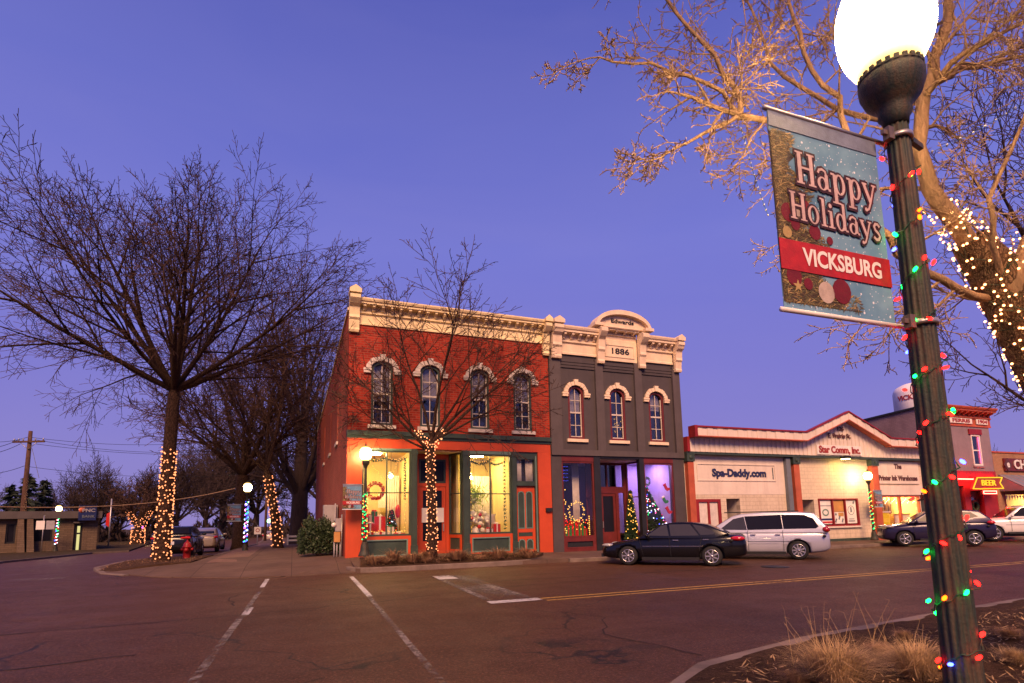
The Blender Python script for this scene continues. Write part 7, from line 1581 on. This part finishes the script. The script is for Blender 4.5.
def bag_gift(x, y, z, w, d, h, mat, label, rib='gift_white', group='wrapped gifts in the shop windows'):
    t = thing('gift_box', label, 'gift', (x, y, z), random.Random(int(x * 97)).uniform(-.4, .4), group)
    MB().box(-w / 2, w / 2, -d / 2, d / 2, 0, h).build('box', mat, t, True); rb = MB().box(-w * .09, w * .09, -d / 2 - .004, d / 2 + .004, 0.002, h + .006); rb.box(-w / 2 - .004, w / 2 + .004, -d * .09, d * .09, 0.002, h + .005); rb.build('ribbon', rib, t, True)
    MB().sphere((-.05, 0, h + .04), .05, 8, 5, (1.2, .7, .7)).sphere((.05, 0, h + .04), .05, 8, 5, (1.2, .7, .7)).build('bow', rib, t, True)
for x, y, w, h, mt, rb, lb in ((2.85, 22.7, .34, .62, 'gift_red', 'gift_white', 'tall red gift at the left of the left brick storefront window'), (3.2, 22.55, .5, .3, 'gift_white', 'gift_red', 'wide white gift with red ribbon in the left brick storefront window'), (3.25, 22.95, .42, .9, 'gift_red', 'gift_white', 'tallest red gift behind the white one, left brick storefront window'),
                             (3.95, 22.6, .45, .22, 'gift_red', 'gift_white', 'low red gift at the right of the left brick storefront window'), (3.62, 22.7, .26, .48, 'gift_white', 'gift_green', 'small white gift with green ribbon in the left brick storefront window')): bag_gift(x, y, 1.0, w, w * .8, h, mt, lb, rb)
def wreath(c, r, mat, label, bow=True):
    t = thing('wreath', label, 'wreath', c); rg = random.Random(3); mb = MB()
    for k in range(600):
        a = rg.uniform(0, 6.283); p = Vector((r * math.cos(a), 0, r * math.sin(a))) + rvec(rg) * r * .22; q = rvec(rg) * r * .2; b = q.cross(rvec(rg)).normalized() * r * .05; mb.add([p - q, p + b, p + q, p - b], [(0, 1, 2, 3)])
    mb.build('ring', mat, t, True, False)
    if bow: MB().sphere((-r * .3, -.05, -r), r * .25, 8, 5, (1.3, .5, .8)).sphere((r * .3, -.05, -r), r * .25, 8, 5, (1.3, .5, .8)).build('bow', 'gift_red', t, True)
wreath((2.98, FY + .3, 2.9), .3, 'gift_red', 'red and white wreath hanging in the left brick storefront window')
pf = bx('picture_frame', 'white', None, 3.45, 3.8, 24.9, 24.95, 2.3, 2.9); tag(pf, 'small pale framed picture on the wall of the left brick storefront', 'picture')
rs = MB().sphere((4.0, 23.1, 2.1), .12, 8, 6, (1, .8, 2.4)).build('stocking', 'gift_red'); tag(rs, 'red stocking hanging at the right of the left brick storefront window', 'stocking')
fa_ = thing('flower_arrangement', 'big white flower arrangement with red blooms in the right brick storefront window', 'flowers', (7.25, 22.8, 1.0)); rg = random.Random(9); fm, fr_ = MB(), MB()
for k in range(46):
    p = Vector((rg.gauss(0, .27), rg.gauss(0, .14), max(.08, .62 + rg.gauss(0, .3)))); fm.sphere(p, rg.uniform(.07, .12), 7, 5)
fm.build('blooms', 'flower', fa_, True)
for p in ((-.25, -.25, .75), (.1, -.3, .9), (0.05, -.32, .4)): MB().sphere(p, .085, 8, 6, (1, .6, 1)).build('red_bloom', 'gift_red', fa_, True)
MB().lathe([(.14, 0), (.2, .15), (.16, .35)], (0, 0, 0), 16).build('vase', 'gift_white', fa_, True)
hp = thing('hanging_plant', 'bright green hanging plant in the right brick storefront window', 'plant', (7.35, 23.3, 2.6)); rg = random.Random(4); pm = MB()
for k in range(420):
    p = Vector((rg.gauss(0, .24), rg.gauss(0, .2), rg.gauss(.15, .25))); a = rvec(rg) * .13; a.z -= .06; b = a.cross(rvec(rg)).normalized() * .02; pm.add([p - a, p + b, p + a, p - b], [(0, 1, 2, 3)])
pm.build('leaves', 'bright_leaf', hp, True, False); MB().lathe([(.08, -.2), (.15, -.05), (.16, .0)], (0, 0, 0), 14).build('pot', 'gift_white', hp, True); MB().tube([(0, 0, 0), (0, 0, 1.9)], .006).build('cord', 'wire', hp, True)
bag_gift(8.1, 22.6, 1.0, .3, .25, .5, 'gift_red', 'small red gift at the right of the right brick storefront window'); bag_gift(7.75, 22.6, 1.0, .3, .25, .3, 'gift_white', 'small white gift in the right brick storefront window', 'gift_red')
tbx = thing('side_table', 'small draped table in the right brick storefront window', 'table', (8.0, 23.2, 1.0)); MB().lathe([(.3, 0), (.26, .85), (.3, .9)], (0, 0, 0), 16).build('drape', 'gift_white', tbx, True); MB().lathe([(.3, .902), (.3, .93)], (0, 0, 0), 16).build('table_top', 'flower', tbx, True)
xtree((3.72, 22.95, 1.0), 1.15, .28, 0, ['red_s', 'red_s', 'white_b'], 40, 'small christmas tree with red baubles between the gifts of the left brick window', br=.022)
tbx = thing('side_table', 'small table stacked with wrapped gifts in the left brick storefront window', 'table', (2.95, 23.5, 1.0)); MB().box(-.35, .35, -.25, .25, .62, .66).build('table_top', 'room_floor', tbx, True)
for sx in (-1, 1): MB().box(sx * .3 - .03, sx * .3 + .03, -.2, .2, 0, .62).build('leg', 'room_floor', tbx, True)
bag_gift(2.85, 23.45, 1.66, .3, .25, .3, 'gift_white', 'white gift on the little table in the left brick storefront window', 'gift_red'); bag_gift(3.1, 23.5, 1.66, .22, .2, .45, 'gift_green', 'green gift on the little table in the left brick storefront window', 'gift_red')
# charcoal shop, left window
for i, (x, w, h, mt, lb) in enumerate(((11.25, .3, .95, 'gift_red', 'tall red gift at the left of the charcoal shop window'), (11.6, .3, .55, 'gift_green', 'green gift in the charcoal shop window'), (11.85, .42, .75, 'gift_red', 'big red gift in the middle of the charcoal shop window'), (12.2, .28, .6, 'gift_green', 'narrow green gift at the right of the charcoal shop window'), (12.42, .2, .4, 'gift_red', 'small red gift at the right end of the charcoal shop window'))): bag_gift(x, 22.75, .8, w, .3, h, mt, lb, 'gift_green' if mt == 'gift_red' else 'gift_red')
string('light_string', 'gold lights standing up the left side of the charcoal shop window', [Vector((11.2 + .12 * math.sin(i * .9), FY + .32, .95 + 2.0 * i / 22)) for i in range(23)], ['gold_s'], .028, .004, 'green_wire', 210, GW)
string('light_string', 'gold lights ringing the wire figure in the charcoal shop window', [Vector((11.88 + .38 * math.cos(i / 34 * 6.283 * 2), FY + .4, 2.0 + .4 * math.sin(i / 34 * 6.283 * 2) * (1 + .1 * math.sin(i)))) for i in range(35)], ['gold_s'], .026, .004, 'white_wire', 211, GW, loose=.05)
string('light_string', 'gold and red lights draped along the bottom of the charcoal shop window', [Vector((11.25 + 1.2 * i / 34, FY + .36, 1.15 + .45 * abs(math.sin(i * .55)))) for i in range(35)], ['gold_s', 'gold_s', 'red_s'], .026, .004, 'green_wire', 212, GW)
string('light_string', 'gold lights up the right side of the charcoal shop window', [Vector((12.46, FY + .3, .95 + .8 * i / 9)) for i in range(10)], ['gold_s'], .028, .004, 'green_wire', 213, GW)
string('light_string', 'faint cool icicle lights at the top left of the charcoal shop window', [Vector((11.15 + .35 * (i % 6) / 5, FY + .4, 4.0 - .16 * (i // 6))) for i in range(30)], ['blue_s'], .01, .003, 'wire', 214, GW)
xtree((15.0, 22.75, .9 - .55), 2.6, .42, 0, ['gold_s'], 60, 'small lit christmas tree with gold lights beside the charcoal shop door')
xtree((16.55, 22.75, .9), 2.3, .62, -.3, ['red_s', 'green_s', 'blue_s', 'white_b', 'pink_s', 'white_b'], 95, 'leaning christmas tree with many coloured lights in the lilac lit shop window', 'foliage', .028)
def stocking(x, z, mat, label):
    q = [(-.07, .17), (.07, .17), (.07, -.05), (.16, -.09), (.17, -.17), (.1, -.2), (-.03, -.17), (-.07, -.08)]
    t = thing('stocking', label, 'stocking', (x, FY + .15, z), 0, 'stockings on the lilac shop window'); cc, ss_ = math.cos(.5), math.sin(.5)
    MB().plate([(a * cc - b * ss_, a * ss_ + b * cc) for a, b in q], [], -.02, .02).build('sock', mat, t, True); MB().plate([(a * cc - b * ss_, a * ss_ + b * cc) for a, b in rect(-.085, .085, .13, .2)], [], -.03, .03).build('cuff', 'gift_white' if mat == 'gift_green' else mat, t, True)
stocking(16.62, 3.05, 'gift_red', 'top red stocking on the lilac lit shop window'); stocking(16.5, 2.45, 'gift_green', 'green stocking on the lilac lit shop window'); stocking(16.68, 1.95, 'gift_red', 'lower red stocking on the lilac lit shop window')
wg = thing('wreath', 'small teal wreath high in the left of the lilac shop window', 'wreath', (15.62, FY + .2, 3.35)); rgx = random.Random(3); mb = MB()
for k in range(160): a = rgx.uniform(0, 6.283); p = Vector((.13 * math.cos(a), 0, .17 * math.sin(a))) + rvec(rgx) * .04; q = rvec(rgx) * .06; b = q.cross(rvec(rgx)).normalized() * .02; mb.add([p - q, p + b, p + q, p - b], [(0, 1, 2, 3)])
mb.build('ring', 'teal', wg, True, False)
string('light_string', 'yellow star of lights in the middle upper window of the charcoal building', [Vector((14.12 + (.28 if i % 2 else .1) * math.cos(i / 10 * 6.283), FY + .3, 6.0 + (.32 if i % 2 else .12) * math.sin(i / 10 * 6.283))) for i in range(20)], ['gold_s'], .016, .006, 'white_wire', 215, GW, loose=.03)
# white building shop window
ct = thing('counter', 'bright yellow shop counter behind the window of the white building', 'counter', (31.9, 22.75, .15)); MB().box(-.75, .75, -.2, .2, 0, 1.5).build('front', 'yellow_panel', ct, True); MB().box(-.8, .8, -.25, .25, 1.502, 1.58).build('top', 'gift_white', ct, True)
ct = thing('display_case', 'pale yellow display case at the right of the white building window', 'display case', (33.7, 22.75, .15)); MB().box(-.7, .7, -.2, .2, 0, 1.35).build('front', 'flower', ct, True); MB().box(-.74, .74, -.24, .24, 1.352, 1.42).build('top', 'rust_box', ct, True); MB().box(-.78, -.71, -.25, .2, 0, 1.3).build('end_panel', 'rust_box', ct, True)
string('light_string', 'cool icicle lights along the top of the white building shop window', [Vector((31.3 + 3.1 * i / 26, FY + .2, 2.42 - .3 * ((i * 7) % 4) / 4)) for i in range(27)], ['white_b'], .022, .003, 'wire', 216, GW)
for k in range(9):
    x = 31.35 + .36 * k; o = MB().tube([(x, 23.6, 1.55), (x, 23.6, 2.95)], .1, 6).build('curtain', 'room_floor'); tag(o, 'brown drape hanging behind the white building shop window', 'curtain', 'brown drapes in the white shop window')

# ------------------------------------------------------------------ utility pole, wires, signs, hydrant
UP = at_y(19, 553, 62.0); UP.z = -.35
ut = at_y(30, 431, 62.0)
UP.z = -.4
pole = thing('utility_pole', 'wooden utility pole with a crossarm at the far left in front of the bank', 'utility pole', UP)
lean_ = Vector((0, 0, 0)); hp_ = ut.z - UP.z
MB().tube([(0, 0, -.3), (0, 0, hp_ * .5), (0, 0, hp_)], [.24, .2, .15], 10).build('pole', 'pole_wood', pole, True)
adir = (rgt0 * .97 + Vector((0, 0, 0))).normalized()
MB().obox((0, -.2, hp_ - 1.0), adir * 1.45, (0, .07, 0), (0, 0, .08)).build('crossarm', 'pole_wood', pole, True)
for k in (-1.3, -.9, -.5, .6, 1.3):
    p = adir * k + Vector((0, -.2, hp_ - .92)); MB().lathe([(.03, 0), (.06, .06), (.05, .12), (.07, .17), (.03, .22)], p, 8).build('insulator', 'steel', pole, True)
for sx in (-1, 1): MB().tube([adir * sx * .8 + Vector((0, -.2, hp_ - 1.02)), (0, -.2, hp_ - 1.7)], .03).build('brace', 'steel', pole, True)
GWI = 'overhead wires strung from the utility pole'
def wire_obj(label, a, b, s_, r=.022, mat='wire'):
    o = MB().tube(sag(a, b, s_, 20), r, 4).build('overhead_wire', mat); return tag(o, label, 'wire', GWI)
for i, (pa, ya, pb_, yb, sg_, lb) in enumerate((((28, 437), 62, (330, 415), 75, 2.0, 'topmost wire running right from the utility pole crossarm'), ((37, 440), 62, (330, 425), 75, 2.2, 'second wire running right from the utility pole crossarm'), ((36, 444), 62, (330, 440), 75, 1.4, 'third wire running right from the utility pole crossarm'),
                                                ((28, 437), 62, (-60, 430), 45, .6, 'topmost wire running left from the utility pole'), ((18, 440), 62, (-60, 447), 45, .5, 'middle wire running left from the utility pole'), ((20, 444), 62, (-60, 455), 45, .5, 'lower wire running left from the utility pole'),
                                                ((24, 466), 62, (340, 455), 75, 1.8, 'telephone cable running right at mid height of the utility pole'), ((24, 466), 62, (-60, 474), 45, .4, 'telephone cable running left at mid height of the utility pole'))): wire_obj(lb, at_y(*pa, ya), at_y(*pb_, yb), sg_)
o = MB().tube(sag(at_y(-60, 504, 45), at_y(240, 487, 70), 1.0, 20), .045, 5).build('overhead_wire', 'straw'); tag(o, 'pale cable sagging across the street over the bank', 'wire', GWI)
o = MB().tube([at_y(32, 448, 62), at_y(39, 478, 61)], .02, 4).build('guy_wire', 'wire'); tag(o, 'short slanting wire below the utility pole crossarm', 'wire', GWI)
hy = thing('fire_hydrant', 'red fire hydrant beside the lit trunk of the tall street tree', 'fire hydrant', (-4.2, 27.6, .19))
MB().lathe([(.17, 0), (.17, .05), (.12, .06), (.12, .12), (.115, .45), (.15, .46), (.15, .5), (.125, .51), (.12, .56), (.09, .62), (.05, .66), (.03, .67), (.03, .72), (.005, .725)], (0, 0, 0), 18).build('barrel', 'hydrant', hy, True)
for sx in (-1, 1): MB().tube([(sx * .1, 0, .4), (sx * .19, 0, .4)], .05, 10).build('side_outlet', 'hydrant', hy, True)
MB().tube([(0, -.1, .38), (0, -.2, .38)], .068, 12).build('pumper_outlet', 'hydrant', hy, True)
hy.scale = (1.25, 1.25, 1.25)
def sign_post(name, label, base, h, plates, cat='sign'):
    t = thing(name, label, cat, base); MB().tube([(0, 0, -.2), (0, 0, h)], .035, 8).build('post', 'steel', t, True)
    for (x0, x1, z0, z1, mt, nm) in plates: MB().box(x0, x1, -.05, -.036, z0, z1).build(nm, mt, t, True)
    return t
b = at_y(41, 552, 60); b.z = -.35; t = sign_post('street_sign', 'two blank pale signs side by side on one post before the bank', b, 3.2, [(-.5, .1, 2.0, 2.75, 'white', 'sign_plate'), (.2, .8, 2.0, 2.75, 'grey_box', 'sign_plate')])
b = at_y(257, 548, 55); b.z = -.35; t = sign_post('street_sign', 'small white square sign on a post on the side street, right of the banner lamp', b, 2.0, [(-.28, .28, 1.2, 1.85, 'white', 'sign_plate')])
for c in [c for c in t.children if c.name.startswith('sign_plate')]: MB().plate([(.17 * math.cos(i / 14 * 2 * PI), 1.55 + .17 * math.sin(i / 14 * 2 * PI)) for i in range(14)], [[(.11 * math.cos(i / 14 * 2 * PI), 1.55 + .11 * math.sin(i / 14 * 2 * PI)) for i in range(14)]], -.06, -.052).build('sign_ring', 'red_text', c, True)
b = at_y(265, 540, 70); b.z = -.5; o = MB().tube([b - Vector((0, 0, .3)), b + Vector((0, 0, 8.5))], [.16, .11], 8).build('utility_pole', 'pole_wood'); tag(o, 'plain wooden pole on the side street right of the banner lamp', 'utility pole')
b = at_y(108, 549, 72); b.z = -.6; fp = thing('flagpole', 'thin grey flagpole with a drooping flag right of the bank', 'flagpole', b); MB().tube([(0, 0, -.2), (0, 0, 5.4)], .07, 8).build('pole', 'steel', fp, True)
MB().add([(0, 0, 4.0), (-.35, 0, 3.8), (-.4, .05, 2.6), (-.12, 0, 2.4), (0, 0, 2.5)], [(0, 1, 2, 3, 4)]).build('flag', 'gift_red', fp, True, False)
for px, py, yy, lb in ((237, 519, 100, 'greenish street light far down the side street, left of the lamp pole'), (269, 521, 105, 'greenish street light far down the side street by the leaning tree')):
    p = at_y(px, py, yy); t = thing('street_light', lb, 'street light', (p.x, p.y, -.8), 0, 'far street lights'); MB().sphere((0, 0, p.z + .8), .34, 8, 6).build('lamp', 'signal_green', t, True); MB().tube([(0, 0, 0), (0, 0, p.z + .5)], .09, 6).build('pole', 'bark_far', t, True)
bn_ = thing('guard_rail', 'low pale wooden rail fence at the end of the side walk beside the brick building', 'fence', (.6, 47.5, -.1))
for z in (.45, .75): MB().box(-1.0, .9, -.03, .03, z, z + .14).build('rail', 'white', bn_, True)
for x in (-.95, 0, .85): MB().box(x - .06, x + .06, .032, .14, 0, 1.0).build('post', 'white', bn_, True)

# ------------------------------------------------------------------ dry grass
def tuft_mesh(n, h, spread, seed, mat, w=.004):
    rg = random.Random(seed); mb = MB()
    for k in range(n):
        a = rg.uniform(0, 6.283); r0 = spread * .35 * math.sqrt(rg.random()); p = Vector((r0 * math.cos(a), r0 * math.sin(a), 0)); out = Vector((math.cos(a), math.sin(a), 0)) * rg.uniform(.05, 1) * spread + rvec(rg) * spread * .2; out.z = 0
        hh = h * rg.uniform(.5, 1.1); s_ = Vector((-math.sin(a), math.cos(a), 0)) * w * rg.uniform(.6, 1.3)
        p1 = p + out * .4 + rvec(rg) * spread * .07 + Vector((0, 0, hh * .7)); p2 = p + out * 1.15 + rvec(rg) * spread * .16 + Vector((0, 0, hh * rg.uniform(.75, 1.05)))
        mb.add([p - s_, p + s_, p1 + s_ * .8, p1 - s_ * .8, p2], [(0, 1, 2, 3), (3, 2, 4)])
    return mb.mesh('blades', mat, (0, 0, 0), False)
def mess(*a): return tuft_mesh(*a)
TM = [tuft_mesh(1700, .3, .3, 1, M['straw'], .0017), tuft_mesh(1300, .24, .3, 2, M['straw2'], .0018), tuft_mesh(240, .3, .42, 3, M['straw2'], .006), tuft_mesh(220, .22, .5, 4, M['straw2'], .006)]
def tuft(mi, p, sc, label, group, rz=0):
    o = bpy.data.objects.new('grass_tuft', TM[mi]); C.objects.link(o); o.location = p; o.scale = (sc, sc, sc); o.rotation_euler.z = rz; return tag(o, label, 'grass', group)
GN, GP = 'dry grass tufts in the near bed', 'dry grass tufts in the corner planting bed'
for mi, px, py, z, sc, lb in ((0, 838, 690, .2, 1.3, 'large pale dry grass tuft at the bottom edge left of the near lamp'), (0, 921, 684, .2, 1.15, 'dense pale dry grass tuft just left of the near lamp post'), (1, 800, 688, .19, .6, 'small dry grass tuft at the bottom edge by the near kerb'), (1, 880, 655, .2, .5, 'low brown grass tuft between the two pale tufts'), (1, 905, 640, .22, .45, 'low grass tuft on the bed edge behind the near lamp'), (1, 1010, 640, .22, .55, 'dry grass tuft right of the near lamp at the frame edge'), (0, 1018, 668, .2, .6, 'pale grass tuft in the bottom right corner')): tuft(mi, at_z(px, py, z), sc, lb, GN, px)
names = ['near the left end of the corner bed', 'second from the left in the corner bed', 'left of the tree in the corner bed', 'right behind the tree in the corner bed', 'right of the tree in the corner bed', 'in the middle of the corner bed', 'in the right half of the corner bed', 'near the right end of the corner bed']
rg = random.Random(12)
for i, x in enumerate((2.65, 3.2, 3.9, 4.55, 5.7, 6.5, 7.3, 8.3)):
    for j, (yy, w_) in enumerate(((19.85, 'front'), (20.35, 'back'))):
        xx = x + rg.uniform(-.15, .15) + j * .25; tuft(2 + (i + j) % 2, (xx, yy, max(bed_z(xx, yy), walk_z(xx, yy) + .03)), rg.uniform(.8, 1.35), 'brown dry grass tuft in the %s row, %s' % (w_, names[i]), GP, i)
def litter(label, fn, n, sz, mat, seed):
    rg = random.Random(seed); mb = MB()
    for k in range(n):
        p = fn(rg); a = Vector((rg.gauss(0, 1), rg.gauss(0, 1), rg.gauss(0, .25))).normalized() * sz * rg.uniform(.4, 1.4); b = a.cross(Vector((0, 0, 1))).normalized() * sz * rg.uniform(.06, .2); mb.add([p - a, p + b, p + a, p - b], [(0, 1, 2, 3)])
    o = mb.build('straw_litter', mat, fix=False); return tag(o, label, 'leaf litter', None, 'stuff')
def in_near(rg):
    while True:
        x, y = rg.uniform(2.6, 16), rg.uniform(1.2, 6.0)
        lim = 3.2 if x < 3 else (3.7 + 1.1 * (x - 3) if x < 3.9 else 4.65 + .11 * (x - 3.9))
        if y < lim - .08: return Vector((x, y, near_z(x, y) + rg.uniform(.005, .035)))
litter('scattered pale straw on the near planting bed', in_near, 5200, .05, 'straw', 31); litter('dark shredded bark mulch on the near planting bed', in_near, 9000, .035, 'mulch', 32); litter('brown dead leaves on the near planting bed', in_near, 2600, .03, 'straw2', 33)
def in_bed(rg):
    x, y = rg.uniform(2.4, 9.1), rg.uniform(19.6, 20.9); 
    if x > 7.2: y = max(y, 19.75 + (x - 8) * .8)
    return Vector((x, y, max(bed_z(x, y), walk_z(x, y) + .03) + .02 + rg.random() * .08))
litter('tangled dry stalks across the corner planting bed', in_bed, 3200, .09, 'straw2', 34)
def on_verge(rg):
    x, y = rg.uniform(-6.5, -3.5), rg.uniform(24.2, 29.2); return Vector((x, y, corner_z(x, y) + .06))
litter('fallen brown leaves in the bed of the tall street tree', on_verge, 1500, .06, 'straw2', 35)
st_ = MB(); rg = random.Random(55)
for k in range(26):
    p = at_z(rg.uniform(780, 925), rg.uniform(640, 668), .2); l = rg.uniform(.25, .6); d = Vector((rg.gauss(0, .35), rg.gauss(0, .2), 1)).normalized(); q = [p + d * l * t + Vector((d.x, d.y, 0)) * .3 * t * t * l for t in (0, .3, .6, 1)]; st_.tube(q, [.002, .0018, .0014, .0008], 3)
    for t in (.6, .8, 1): 
        e = q[3] if t == 1 else q[2]; st_.tube([e, e + rvec(rg) * .05], [.0012, .0006], 3)
o = st_.build('dry_stalks', 'straw', fix=False); tag(o, 'thin dry flower stalks rising from the near bed', 'dead plants', None, 'stuff')
